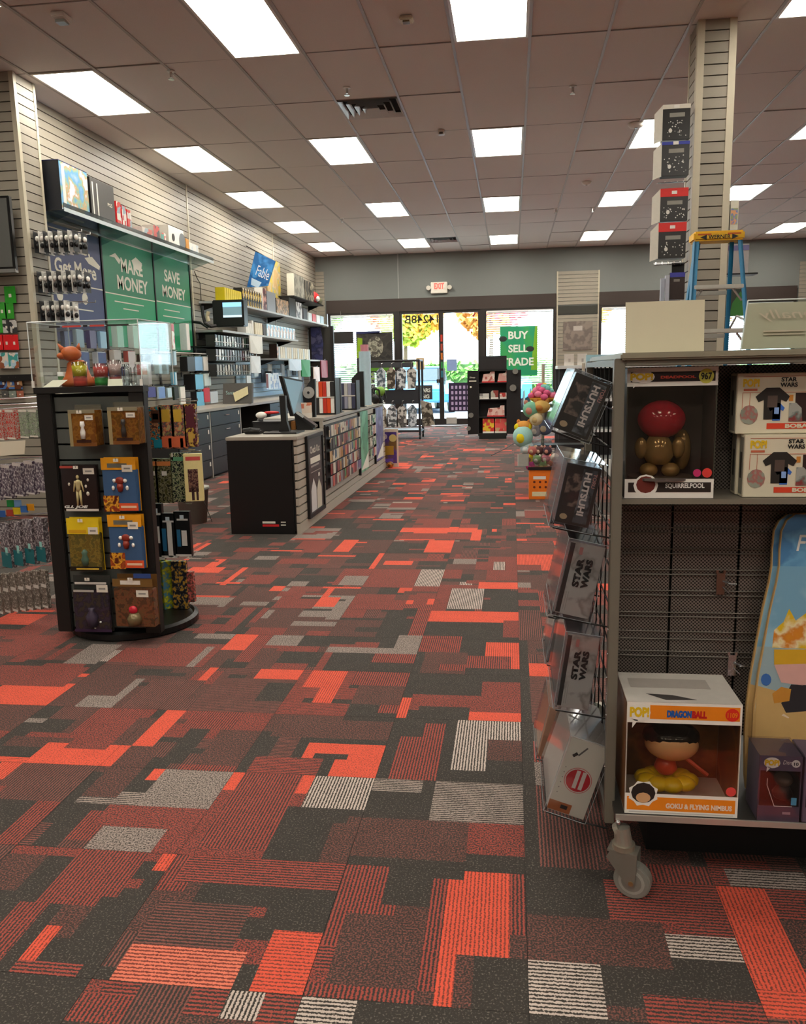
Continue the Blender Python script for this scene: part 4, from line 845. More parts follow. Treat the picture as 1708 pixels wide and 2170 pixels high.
# ---------------------------------------------------------------- things on the counter
mon = thing('desk_monitor', 'flat black desk monitor seen edge-on with a painted pale window reflection on its turned screen', 'monitor', (-2.0, 7.0, QL))
T0, B0 = atY(598, 797, 6.95), atY(622, 882, 6.95); T1, B1 = atY(642, 806, 7.35), atY(648, 880, 7.35)
d = Vector((.035, -.012, 0))
MB().poly([B0, B1, T1, T0], -d).build('housing', m_blk, mon)
MB().poly([B0+(B1-B0)*.06+(T0-B0)*.05, B1+(B0-B1)*.03+(T1-B1)*.05, T1+(T0-T1)*.03+(B1-T1)*.05, T0+(T1-T0)*.06+(B0-T0)*.05], d*.06).build('screen', pm('9cc3da', .08, var=.15, scale=3), mon)  # pale blue base colour imitates window light reflected in the screen
p0 = atY(601, 917, 6.62); p1 = atY(603, 842, 6.66)
MB().box(p0.x-.14, p0.x+.14, 6.50, 6.78, QL, QL+.012).build('base', m_blk, mon, bevel=.003); MB().poly([(p0.x-.045, 6.64, QL+.012), (p0.x+.045, 6.64, QL+.012), (p0.x+.022, 6.64, QL+.10), (p0.x+.02, 6.64, 1.08), (p0.x-.03, 6.64, 1.08), (p0.x-.024, 6.64, QL+.10)], (0, .05, 0)).build('stand_post', m_blk, mon)
MB().tube([(p0.x, 6.66, 1.0), (B0+(T0-B0)*.45)-d], .018, 8).build('tilt_arm', m_blk, mon)
solo('mug_holder', 'small tan card box beneath the desk monitor', 'box', MB().box(-1.96, -1.86, 6.98, 7.06, QL+.001, QL+.075), pm('b0763a', .6), bevel=.003)
kb = thing('cash_register', 'low black cash tray on the front of the counter', 'cash register', (-2.0, 6.8, QL)); 
box_obj('body', pm('222224', .4), kb, -2.19, -1.90, 6.82, 7.12, QL+.001, QL+.075, .004); box_obj('lid', pm('2d2d30', .35), kb, -2.195, -1.895, 6.815, 7.125, QL+.075, QL+.085)
sc = thing('barcode_scanner', 'white and grey handheld barcode scanner on the cash tray', 'scanner', (-2.13, 6.9, QL+.086))
MB().ball((-2.13, 6.88, QL+.135), .05, .035, .03).build('head', m_wht, sc, smooth=True); MB().cyl((-2.13, 6.88, QL+.11), (-2.16, 6.93, QL+.087), .02, .024).build('handle', pm('77777a', .4), sc); MB().ball((-2.05, 6.92, QL+.155), .07, .02, .014).build('red_strap', m_red, sc, smooth=True)
kp = thing('corded_phone', 'black desk phone lying in front of the cash tray', 'telephone', (-2.12, 6.55, QL))
box_obj('base', m_blk, kp, -2.17, -2.04, 6.52, 6.66, QL+.001, QL+.025, .006); MB().tube([(-2.17, 6.50, QL+.035), (-2.10, 6.49, QL+.045), (-2.03, 6.50, QL+.035)], .014, 8).build('handset', pm('2c2c2e', .35), kp)
pp = thing('pin_pad', 'black card payment pad on an angled stand by the step of the counter', 'payment terminal', (-1.76, 7.0, QL))
MB().poly([(-1.84, 6.95, QL+.001), (-1.70, 6.95, QL+.001), (-1.70, 6.95, QL+.02), (-1.83, 6.95, QL+.15), (-1.86, 6.95, QL+.14)], (0, .09, 0)).build('stand', m_blk, pp); MB().obox((-1.855, 6.94, QL+.135), (.17, 0, -.12), (0, .11, 0), (.012, 0, .02)).build('pad', pm('2a2a2c', .3), pp, bevel=.004); MB().obox((-1.84, 6.935, QL+.146), (.06, 0, -.042), (0, -.002, 0), (.012, 0, .018)).build('screen', pm('c9d0d2', .2), pp)
pa_ = thing('paper_flyer', 'orange and white paper flyer propped behind the payment pad', 'flyer', (-1.86, 7.22, QH)); a = atY(637, 884, 7.22); b = atY(660, 853, 7.22)
box_obj('sheet', art(['ecd8c4', 'e0906a', 'f2e6d8', 'd87a5a'], 22, 2, kind='v'), pa_, a.x, b.x, 7.22, 7.225, QH, b.z); box_obj('holder', m_blk, pa_, a.x, b.x, 7.226, 7.24, QH, QH+.05)
dk = thing('headset_display', 'black sloped display stand carrying a round grey disc', 'display stand', (-1.85, 7.3, QH))
P = [atY(632, 868, 7.3), atY(668, 884, 7.3), atY(667, 803, 7.3), atY(660, 803, 7.3), atY(636, 838, 7.3)]
P[0].z = QH+.001; P[1].z = QH+.001
MB().poly(P, (0, .05, 0)).build('stand_side', m_blk, dk)
c = atY(654, 832, 7.29); MB().cyl((c.x, 7.299, c.z), (c.x, 7.28, c.z), .052, n=24).build('disc', pm('a8a49c', .3), dk); MB().cyl((c.x, 7.279, c.z), (c.x, 7.277, c.z), .012, n=12).build('disc_hub', m_blk, dk)
# small racks of cases on the raised top
def crack(px0, px1, py0, py1, Y, cols, lb):
    a = atY(px0, py1, Y); b = atY(px1, py0, Y)
    t = thing('tabletop_rack', '%s tabletop rack of game cases on the raised counter' % lb, 'rack', ((a.x+b.x)/2, Y, QH))
    box_obj('base', m_blk, t, a.x, b.x, Y, Y+.2, QH+.001, QH+.015); box_obj('side_panel', m_blk, t, b.x, b.x+.012, Y, Y+.2, QH+.001, b.z); box_obj('shelf', pm('c9c4ba', .5), t, a.x, b.x, Y, Y+.2, (QH+b.z)/2-.01, (QH+b.z)/2)
    n = len(cols); w = (b.x-a.x)/n
    for lv, zb_ in enumerate((QH+.016, (QH+b.z)/2+.001)):
        for k, c in enumerate(cols):
            o = solo('game_case', '%s game case upright in the %s tabletop rack' % (nm2.get(c if lv == 0 else cols[-1-k], 'pale'), lb), 'game case', MB().box(a.x+k*w+.001, a.x+(k+1)*w-.003, Y+.004, Y+.17, zb_, zb_+(b.z-QH)/2-.03), pm(c if lv == 0 else cols[-1-k], .4), group='cases in the %s tabletop rack' % lb)
nm2 = {'e6e2da': 'white', 'c43a2a': 'red', 'd8481f': 'orange red', '2b2a2a': 'black', 'd2dade': 'pale blue', '9a1f2a': 'crimson', 'b4b4b0': 'grey', '3c3f55': 'navy', '8f8fa0': 'lilac grey'}
crack(669, 707, 802, 878, 7.7, ['2b2a2a', 'e6e2da', 'c43a2a', 'd8481f', 'e6e2da'], 'red and white')
crack(722, 752, 806, 862, 8.6, ['3c3f55', '8f8fa0', 'b4b4b0', '3c3f55'], 'navy and grey')
for px, Y, hh, lb in ((712, 8.1, .34, 'near'), (763, 9.3, .40, 'far')):
    a = atY(px, 860, Y); t = thing('display_fin', '%s black fin-shaped display panel on the raised counter' % lb, 'display panel', (a.x, Y, QH))
    MB().poly([(a.x-.09, Y, QH+.001), (a.x+.05, Y, QH+.001), (a.x+.05, Y, QH+hh), (a.x-.01, Y, QH+hh), (a.x-.09, Y, QH+hh*.8)], (0, .05, 0)).build('panel', m_blk, t); box_obj('foot', m_blk, t, a.x-.09, a.x+.06, Y-.03, Y+.1, QH+.0005, QH+.008)
hs = thing('headset_stand', 'tan headset resting on a black stand on the raised counter', 'headset', (-2.0, 9.1, QH)); a = atY(748, 835, 9.1)
MB().tube([(a.x, 9.1, QH+.005), (a.x, 9.1, a.z+.1)], .012, 6).build('stand', m_blk, hs); MB().cyl((a.x, 9.08, a.z), (a.x, 9.12, a.z), .075, n=18).build('ear_cup', pm('9a8f7a', .5), hs); MB().cyl((a.x-.05, 9.08, QH), (a.x-.05, 9.12, QH+.03), .05, n=12).build('foot', m_blk, hs)
jr = thing('capsule_column', 'clear pale blue column of capsules on the raised counter', 'display', (-1.9, 9.9, QH)); a = atY(782, 840, 9.9)
MB().cyl((a.x-.04, 9.9, QH+.001), (a.x-.04, 9.9, 1.50), .07, n=14).build('tube', pm('bcd8e4', .15), jr); MB().cyl((a.x-.04, 9.9, 1.50), (a.x-.04, 9.9, 1.58), .05, n=12).build('cap', pm('d08a94', .4), jr)
for k, (px, py, c, lb) in enumerate(((795, 838, '1c1c1e', 'black'), (806, 815, '7fb04a', 'lime green'), (800, 862, '26272c', 'dark grey'))):
    a = atY(px, py, 10.2+.12*k); z = max(a.z-.08, QH+.0); t = thing('headset_box', '%s round headset on the far end of the counter' % lb, 'headset', (a.x, 10.2+.12*k, QH))
    MB().ball((a.x, 10.2+.12*k, QH+.06+.09*(k == 1)), .06, .05, .06).build('ear_cup', pm(c, .4), t, smooth=True); MB().tube([(a.x-.05, 10.2+.12*k, QH+.06), (a.x-.03, 10.2+.12*k, QH+.19), (a.x+.05, 10.2+.12*k, QH+.17), (a.x+.06, 10.2+.12*k, QH+.06)], .012, 6).build('headband', m_blk, t); MB().cyl((a.x, 10.2+.12*k, QH+.001), (a.x, 10.2+.12*k, QH+.08), .03, .015).build('foot', m_blk, t)
# ---------------------------------------------------------------- waste bin behind the spinner
bn = thing('waste_bin', 'grey tapered waste bin standing behind the toy spinner', 'bin', (-2.74, 6.75, 0))
MB().lathe((-2.74, 6.75, 0), [(.11, 0), (.14, .30), (.145, .30), (.145, .31), (.13, .31), (.105, .02)], 22).build('tub', pm('8f8c84', .5), bn, smooth=True)
MB().lathe((-2.74, 6.75, .29), [(.147, 0), (.15, .01), (.147, .022)], 22).build('rim', pm('a09d94', .5), bn)
MB().tube([(-2.62, 6.62, .28), (-2.55, 6.56, .18), (-2.50, 6.55, .04)], .003, 5).build('liner_string', m_blk, bn)

# ================================================================ NEAR THE STREET DOOR
# clothing rack
rk_ = thing('clothes_rack', 'black wheeled garment rack in front of the glass door', 'rack', (-2.2, 15.4, 0))
xa, xb, ya, yb, zt = -2.78, -1.70, 15.3, 15.85, 1.45
fr = MB()
for x in (xa, xb):
    for y in (ya, yb): fr.tube([(x, y, .08), (x, y, zt)], .022, 8)
    fr.tube([(x, ya, zt), (x, yb, zt)], .02, 6).tube([(x, ya, .14), (x, yb, .14)], .02, 6)
for y in (ya, yb): fr.tube([(xa, y, zt), (xb, y, zt)], .022, 6)
fr.build('frame', pm('26262a', .4), rk_); box_obj('bottom_shelf', pm('303034', .5), rk_, xa, xb, ya, yb, .13, .17); box_obj('header_strip', pm('3c3f44', .5), rk_, xa+.1, xb-.1, ya-.01, ya+.01, zt-.12, zt-.03); box_obj('middle_band', pm('26292e', .5), rk_, -2.45, xb, ya-.01, ya, .66, .92)
for x in (xa, xb):
    for y in (ya, yb): MB().cyl((x-.015, y, .035), (x+.015, y, .035), .035).tube([(x, y, .035), (x, y, .09)], .012, 6).build('caster', m_blk, rk_)
gcol = [['8fa4b4', 'c9d4da', '5a6670'], ['6a6258', 'b0a898', '4a443c'], ['7a7f84', 'd4dadc', '50555a'], ['9a9a94', '3f3f40', 'c4c4be']]
gn = ['blue grey', 'brown', 'silver grey', 'black and grey']
rr = random.Random(9)
for row, (zt_, hh) in enumerate(((1.33, .40), (.64, .42))):
    for k in range(4):
        x = -2.40+k*.19; t = thing('bagged_garment', '%s bagged garment hanging in the %s row of the rack' % (gn[k], ['upper', 'lower'][row]), 'garment', (x, 15.27, zt_-hh))
        y = 15.26
        MB().poly([(x-.08, y, zt_-hh), (x+.07, y, zt_-hh+.015), (x+.085, y, zt_-.08), (x+.02, y, zt_), (x-.02, y, zt_), (x-.09, y, zt_-.07)], (0, .03, 0)).build('garment', art(gcol[(k+row) % 4], 14, k+row*4, rough=.2), t)
        MB().tube([(x, y+.015, zt_), (x, y+.015, zt_+.07), (x+.03, y+.03, zt_+.08)], .005, 5).build('hanger', m_chrome, t)
for k in range(5):
    z = 1.25-k*.22; t = thing('bagged_garment', 'black patterned garment on the left face of the rack, number %s from its top' % ['one', 'two', 'three', 'four', 'five'][k], 'garment', (-2.62, 15.25, z-.2))
    box_obj('garment', art(['17181a', '17181a', 'c9ccce', '17181a', ['8fc24a', '17181a'][k % 2]], 26, k+3), t, -2.78+.02, -2.52, 15.24, 15.27, z-.2, z)
t = thing('bagged_garment', 'grey bagged garment hung on the door side of the rack', 'garment', (-1.6, 15.5, .25)); MB().poly([(-1.66, 15.45, .22), (-1.44, 15.5, .25), (-1.50, 15.5, .66), (-1.70, 15.45, .72)], (0, .03, 0)).build('garment', art(gcol[1], 10, 7, rough=.2), t)
# hanging banner with the dark face design replaced by plain ovals
bn_ = thing('hanging_banner', 'dark grey hanging banner with a pale oval and a lime band', 'banner', (-3.2, 17.3, 1.6))
YB = 17.3; a = atY(757, 790, YB); b = atY(831, 703, YB)
MB().poly([(a.x, YB, a.z), (b.x, YB, a.z), (b.x, YB, b.z), (a.x, YB, b.z-.03)], (0, .02, 0)).build('sheet', art(['35322e', '2a2826', '45423c', '35322e'], 5, 4), bn_)
MB().poly([(a.x, YB-.001, a.z+.3), (a.x+.12, YB-.001, a.z+.32), (a.x+.13, YB-.001, b.z-.12), (a.x+.03, YB-.001, b.z-.1)], (0, -.002, 0)).build('graphic', pm('9ac41f', .5), bn_)
c = atY(795, 735, YB); MB().poly([(c.x+.17*math.cos(q*.5236), YB-.002, c.z+.22*math.sin(q*.5236)) for q in range(12)], (0, -.002, 0)).build('graphic', art(['a8a690', '6a675c', 'c4c2ac', '55524a'], 9, 3), bn_)
box_obj('graphic', pm('5f9a2a', .5), bn_, a.x+.28, b.x-.08, YB-.003, YB, a.z+.03, a.z+.14); box_obj('navy_edge', m_navy, bn_, a.x, a.x+.5, YB, YB+.02, b.z-.03, b.z+.02)
MB().tube([(a.x, YB+.01, b.z), (b.x, YB+.01, b.z+.02), ((a.x+b.x)/2, 18.89, 2.6)], .004, 5).build('hanging_wire', m_chrome, bn_)
# kiosk
kx0, kx1, ky = -.80, .16, 15.2
ks = thing('display_kiosk', 'tall black shop kiosk with side wings and red and pink packs', 'kiosk', ((kx0+kx1)/2, ky+.2, 0))
mk = pm('1e1d1e', .45); cxa, cxb = -.60, -.10
box_obj('back_panel', mk, ks, cxa, cxb, ky+.36, ky+.40, .06, 1.5); box_obj('plinth', m_blk, ks, cxa, cxb, ky+.02, ky+.40, 0, .09)
box_obj('header', pm('242122', .4), ks, cxa+.03, cxb-.02, ky, ky+.05, 1.22+.04, 1.44)
for z in (.10, .40, .72, 1.02, 1.24): box_obj('shelf', pm('2a292a', .4), ks, cxa, cxb, ky+.02, ky+.36, z-.012, z+.004)
for x in (cxa-.015, cxb): box_obj('cheek', mk, ks, x, x+.015, ky, ky+.40, .06, 1.26)
wl = MB().poly([(cxa-.015, ky, .09), (kx0, ky-.10, .09), (kx0, ky-.10, 1.24), (cxa-.015, ky, 1.24)], (0, .03, 0)).build('wing_panel', mk, ks)
wr = MB().poly([(cxb+.015, ky, .09), (kx1, ky-.06, .09), (kx1, ky-.06, 1.24), (cxb+.015, ky, 1.24)], (0, .03, 0)).build('wing_panel', mk, ks)
for px, py, r in ((998, 880, .045), (993, 908, .04), (1092, 787, .05), (1087, 822, .06)):
    p = atY(px, py, ky-.09); MB().cyl((p.x, ky-.03, p.z), (p.x, ky-.115, p.z), r, n=18).build('round_boss', pm('77756f', .5), ks)
text('Shop', (kx0+.04, ky-.105, 1.10), Vector((.99, .12, 0)), Z_, .10, .035, m_txt, ks); box_obj('print_line', m_txt, ks, kx0+.03, kx0+.16, ky-.10, ky-.099, 1.045, 1.065); MB().cyl((kx0+.06, ky-.1, .95), (kx0+.06, ky-.103, .95), .018, n=12).build('emblem', m_txt, ks)
pk = ['d8a49a', 'e6c4b8', 'b4645c', 'efe0d6']
for k, (px0, py0, px1, py1, cs, lb) in enumerate(((1021, 787, 1048, 811, pk, 'pink stepped gift pack on the upper kiosk shelf, left one'), (1054, 786, 1081, 811, pk, 'pink stepped gift pack on the upper kiosk shelf, right one'), (1016, 833, 1036, 845, ['cfcfc8', '8a8a86', 'e6e6e0'], 'low white pack on the second kiosk shelf'), (1040, 827, 1056, 845, ['2c2a28', 'b8b0a0', '8a3a34'], 'dark pack standing on the second kiosk shelf'), (1059, 832, 1078, 845, ['d8b0a4', 'c4433c', 'efe0d6'], 'red and pink pack on the second kiosk shelf'), (1032, 855, 1069, 879, pk, 'wide pink stepped gift pack on the third kiosk shelf'), (1023, 888, 1047, 919, ['e04a48', 'e8c23a', 'd8342f'], 'red pack with yellow print on the lowest kiosk shelf'), (1049, 888, 1074, 919, ['d8443f', 'c9a878', 'e6605a'], 'red pack with tan print on the lowest kiosk shelf'))):
    Yk = ky+.06; a = atY(px0, py1, Yk); b = atY(px1, py0, Yk)
    zs = min((.104, .404, .724, 1.024), key=lambda q: abs(q-a.z)); t = thing('gift_pack', lb, 'pack', ((a.x+b.x)/2, Yk, zs)); h = b.z-a.z
    if cs is pk: MB().poly([(a.x, Yk, zs), (b.x, Yk, zs), (b.x, Yk, zs+h), (b.x-.07, Yk, zs+h), (b.x-.09, Yk, zs+h*.8), (a.x+.03, Yk, zs+h*.75)], (0, .05, 0)).build('pack', art(cs, 16, k, kind='v'), t); box_obj('red_base', m_red, t, a.x, b.x, Yk-.002, Yk, zs, zs+.02)
    else: box_obj('pack', art(cs, 14, k+2, kind='v'), t, a.x, b.x, Yk, Yk+.06, zs, zs+h); box_obj('white_strip', m_wht, t, a.x, b.x, Yk-.002, Yk, zs, zs+.03)
solo('floor_cord', 'thin dark power cord trailing from the kiosk over the carpet', 'cord', MB().tube([(.10, 15.1, .006), (.04, 14.3, .006), (-.08, 13.4, .006), (-.22, 12.6, .006), (-.3, 12.2, .006)], .006, 5), m_blk)
# signs on the glass
bst = thing('window_poster', 'green window poster reading BUY SELL TRADE in white', 'poster', (.15, 18.84, 1.1)); YP = 18.86
a = atY(1060, 797, YP); b = atY(1139, 690, YP); TT2 = art(['1f9a68', '1f9a68', '21a06c', '3aa45a'], 2, 1)
box_obj('sheet', TT2, bst, a.x, b.x, YP, YP+.006, a.z, b.z); MB().poly([(b.x-.14, YP-.001, a.z+.12), (b.x, YP-.001, a.z+.12), (b.x, YP-.001, b.z), (b.x-.05, YP-.001, b.z)], (0, -.001, 0)).build('lime_edge', pm('7ab42a', .5), bst)
mt = pm('e8f2e6', .5)
text('BUY', (a.x+.18, YP-.003, b.z-.28), X_, Z_, .44, .17, mt, bst, bold=.03); text('SELL', (a.x+.18, YP-.003, b.z-.57), X_, Z_, .44, .17, mt, bst, bold=.03); text('TRADE', (a.x+.04, YP-.003, b.z-.86), X_, Z_, .70, .17, mt, bst, bold=.03)
for q, (dx, dz) in enumerate(((.06, -.27), (.66, -.50))): MB().ball((a.x+dx, YP-.004, b.z+dz), .09, .003, .06).build('graphic', pm('2a3230', .5), bst)
pp_ = thing('door_poster', 'dark purple poster with pale lettering shapes on the glass door', 'poster', (-1.1, 18.9, .7)); YP = 18.9
a = atY(951, 872, YP); b = atY(1012, 810, YP); box_obj('sheet', pm('2c2240', .4), pp_, a.x, b.x, YP, YP+.004, a.z, b.z)
for k in range(5):
    for q in range(6): box_obj('graphic', pm('b9a8cc', .5), pp_, a.x+.06+q*.09, a.x+.11+q*.09, YP-.002, YP, b.z-.14-k*.12, b.z-.07-k*.12)
for px0, py0, px1, py1, c, lb in ((857, 763, 874, 779, 'b8ac94', 'beige notice taped low on the left door leaf'), (882, 758, 899, 783, 'c4a878', 'tan notice taped on the left door leaf'), (947, 761, 968, 786, '8fa8d8', 'blue notice taped on the right door leaf'), (822, 766, 839, 778, 'e0d4cc', 'white and pink notice on the frame beside the door'), (946, 884, 968, 898, 'b8b4ae', 'grey sticker near the foot of the right door leaf')):
    a = atY(px0, py1, 18.91); b = atY(px1, py0, 18.91); solo('notice', lb, 'notice', MB().box(a.x, b.x, 18.91, 18.913, a.z, b.z), pm(c, .6))
dn = thing('door_notice', 'dark door notice with white letters ARS and NG', 'notice', (-2.0, 18.9, .9)); a = atY(880, 847, 18.9); b = atY(916, 816, 18.9)
box_obj('sheet', pm('3a3a3c', .5), dn, a.x, b.x, 18.9, 18.904, a.z, b.z); text('ARS', (b.x-.24, 18.898, b.z-.16), X_, Z_, .20, .09, mt, dn, bold=.03); text('NG', (b.x-.24, 18.898, b.z-.30), X_, Z_, .17, .09, mt, dn, bold=.03)
nb_ = thing('door_number', 'black street number 14248B on the door glass, reversed from inside', 'lettering', (-2.0, 18.96, 2.3)); a = atY(858, 686, WB-.006); b = atY(928, 667, WB-.006)
text('14248B', (a.x, WB-.006, a.z), X_, Z_, b.x-a.x, b.z-a.z, m_blk, nb_, name='numerals', bold=.01, mirror=True)
st = thing('door_sticker_strip', 'narrow strip of coloured stickers on the middle door stile', 'stickers', (-1.56, 18.9, 1.2))
for k, c in enumerate(('2c7a8a', '2f8a4a', 'c9702a', 'b04a3a', 'c43a2a')): box_obj('sticker', pm(c, .5), st, -1.60, -1.555, WB-.034, WB-.03, 1.1+k*.2, 1.25+k*.2)
# slat panel between the windows: poster and two tags
dp = thing('slat_poster', 'dim grey poster pinned on the slat panel between the windows', 'poster', (1.42, 18.9, 1.55)); a = atY(1193, 742, 18.92); b = atY(1256, 680, 18.92)
box_obj('sheet', art(['7a6e66', '6a5f59', '857a70'], 6, 2), dp, a.x, b.x, 18.918, 18.923, a.z, b.z); box_obj('graphic', pm('b4aca4', .5), dp, a.x+.22, b.x-.22, 18.914, 18.918, b.z-.2, b.z-.1)
# exit sign
ex = thing('exit_sign', 'white emergency exit sign with red EXIT letters and two lamp heads', 'exit sign', (-1.62, WB-.05, 2.95)); a = atY(913, 622, WB-.06); b = atY(948, 597, WB-.06)
box_obj('housing', pm('e4dfd2', .4), ex, a.x, b.x, WB-.07, WB-.001, a.z, b.z, .008); text('EXIT', (a.x+.075, WB-.072, a.z+.09), X_, Z_, b.x-a.x-.15, .13, emit('ff3a30', 2.5), ex, bold=.04)
for x in (a.x-.05, b.x+.05): MB().cyl((x, WB-.11, a.z+.12), (x, WB-.03, a.z+.12), .05, n=14).build('lamp_head', pm('cfcabd', .4), ex); MB().tube([(x, WB-.03, a.z+.12), ((a.x+b.x)/2, WB-.03, a.z+.12)], .015, 6).build('lamp_arm', pm('cfcabd', .4), ex)
# ================================================================ NEAR GONDOLA
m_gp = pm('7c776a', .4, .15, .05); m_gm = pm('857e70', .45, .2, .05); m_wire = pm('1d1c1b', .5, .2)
GXL, GYF, GYB = .232, 1.92, 2.12      # left post, front plane, mesh plane
a = atY(1303, 760, GYF); b = atY(1284, 1745, GYF); GZT, GZB = a.z, b.z
px_l = (atY(1300, 760, GYF).x+atY(1283, 1745, GYF).x)/2; px_r = (atY(1322, 760, GYF).x+atY(1305, 1745, GYF).x)/2
GX1 = 1.55
gd = thing('gondola', 'grey metal gondola shelf unit on casters filled with boxed figures', 'shelf unit', ((px_l+GX1)/2, 2.3, 0))
for x in (px_l, GX1):
    box_obj('post', m_gp, gd, x, x+(px_r-px_l), GYF, GYF+.03, GZB, GZT, .002); box_obj('post', m_gp, gd, x, x+(px_r-px_l), 2.62, 2.65, GZB, GZT, .002)
box_obj('top_beam', m_gp, gd, px_r, GX1, GYF, GYF+.03, GZT-.018, GZT-.004, .002); box_obj('top_beam', m_gp, gd, px_r, GX1, 2.62, 2.65, GZT-.018, GZT-.004)
box_obj('end_rail', m_gp, gd, px_l, px_r, GYF+.03, 2.62, GZT-.018, GZT-.004); box_obj('end_rail', m_gp, gd, px_l, px_r, GYF+.03, 2.62, GZB, GZB+.03)
# top tray with the pale edge
box_obj('top_tray', pm('9a937f', .4, .2), gd, px_l+.012, GX1, GYF-.012, 2.66, GZT-.004, GZT+.012, .004)
# perforated mesh panels with slot grooves
def mesh_mat():
    if 'meshmat' in MATS: return MATS['meshmat']
    m, nt, b = newmat('meshmat'); b.inputs['Roughness'].default_value = .4; b.inputs['Metallic'].default_value = .3
    tx = nt.nodes.new('ShaderNodeTexCoord'); mp = nt.nodes.new('ShaderNodeMapping'); mp.inputs['Scale'].default_value = (1, 1, 1); nt.links.new(tx.outputs['Object'], mp.inputs[0])
    sp = nt.nodes.new('ShaderNodeSeparateXYZ'); nt.links.new(mp.outputs[0], sp.inputs[0])
    def wv(s, k):
        q = nt.nodes.new('ShaderNodeMath'); q.operation = 'MULTIPLY'; q.inputs[1].default_value = k; nt.links.new(s, q.inputs[0])
        w = nt.nodes.new('ShaderNodeMath'); w.operation = 'SINE'; nt.links.new(q.outputs[0], w.inputs[0]); return w.outputs[0]
    mu = nt.nodes.new('ShaderNodeMath'); mu.operation = 'MULTIPLY'; nt.links.new(wv(sp.outputs['X'], 2*math.pi/.009), mu.inputs[0]); nt.links.new(wv(sp.outputs['Z'], 2*math.pi/.009), mu.inputs[1])
    gt = nt.nodes.new('ShaderNodeMapRange'); gt.inputs['From Min'].default_value = -.1; gt.inputs['From Max'].default_value = .25; nt.links.new(mu.outputs[0], gt.inputs['Value'])
    mx = nt.nodes.new('ShaderNodeMix'); mx.data_type = 'RGBA'; nt.links.new(gt.outputs[0], mx.inputs[0]); mx.inputs[6].default_value = lin('857a72'); mx.inputs[7].default_value = lin('1d1917'); nt.links.new(mx.outputs[2], b.inputs['Base Color'])
    MATS['meshmat'] = m; return m
mm = mesh_mat()
# mesh is framed by posts; panels in columns with dark gaps
colx = [px_r+.01]+[atY(q, 1250, GYB).x for q in (1420, 1562)]
while colx[-1] < GX1-.2: colx.append(colx[-1]+.175)
zt_, zb_ = GZT-.02, .30
for xa, xb in zip(colx, colx[1:]): box_obj('mesh_panel', mm, gd, xa+.003, xb-.003, GYB, GYB+.006, zb_, zt_)
box_obj('back_sheet', pm('17150f', .7), gd, px_r, GX1, GYB+.03, GYB+.034, zb_, zt_)
for py in (1070, 1083, 1117, 1127, 1162, 1172, 1206, 1216, 1250, 1260, 1296, 1305, 1336, 1352, 1378, 1388):
    z = atY(1400, py, GYB).z; MB().tube([(px_r, GYB-.006, z), (GX1, GYB-.006, z)], .0016, 5).build('mesh_wire', pm('6a655c', .4, .4), gd)
for z in (zt_-.1, zt_-.2): MB().tube([(px_r, GYB-.006, z), (GX1, GYB-.006, z)], .0016, 5).build('mesh_wire', pm('6a655c', .4, .4), gd)
SH1 = atY(1420, 1060, GYF+.02).z; SH2 = atY(1440, 1731, GYF-.06).z
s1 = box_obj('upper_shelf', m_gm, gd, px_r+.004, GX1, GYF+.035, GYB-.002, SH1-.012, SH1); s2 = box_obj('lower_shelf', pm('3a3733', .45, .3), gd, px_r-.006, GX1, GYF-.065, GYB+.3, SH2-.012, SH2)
box_obj('shelf_lip', pm('b9b4aa', .3, .5), gd, px_r-.006, GX1, GYF-.068, GYF-.063, SH2-.012, SH2+.002)
# black skirt box below the lower shelf
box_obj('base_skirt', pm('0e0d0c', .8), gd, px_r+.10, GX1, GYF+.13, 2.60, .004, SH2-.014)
# end panel: wire grid
EX = px_l+.010
for k in range(6):
    y = GYF+.08+k*.10; MB().tube([(EX, y, GZB+.03), (EX, y, GZT-.018)], .0022, 5).build('grid_wire', m_wire, gd)
for k in range(11):
    z = GZB+.06+k*.095; MB().tube([(EX, GYF+.03, z), (EX, 2.62, z)], .0022, 5).build('grid_wire', m_wire, gd)
for py in (865, 1135, 1145, 1338, 1390, 1440, 1475, 1520, 1630):
    p = atY(1290, py, GYF-.001); MB().ball((px_l, GYF+.012, p.z), .003).build('screw', m_chrome, gd)
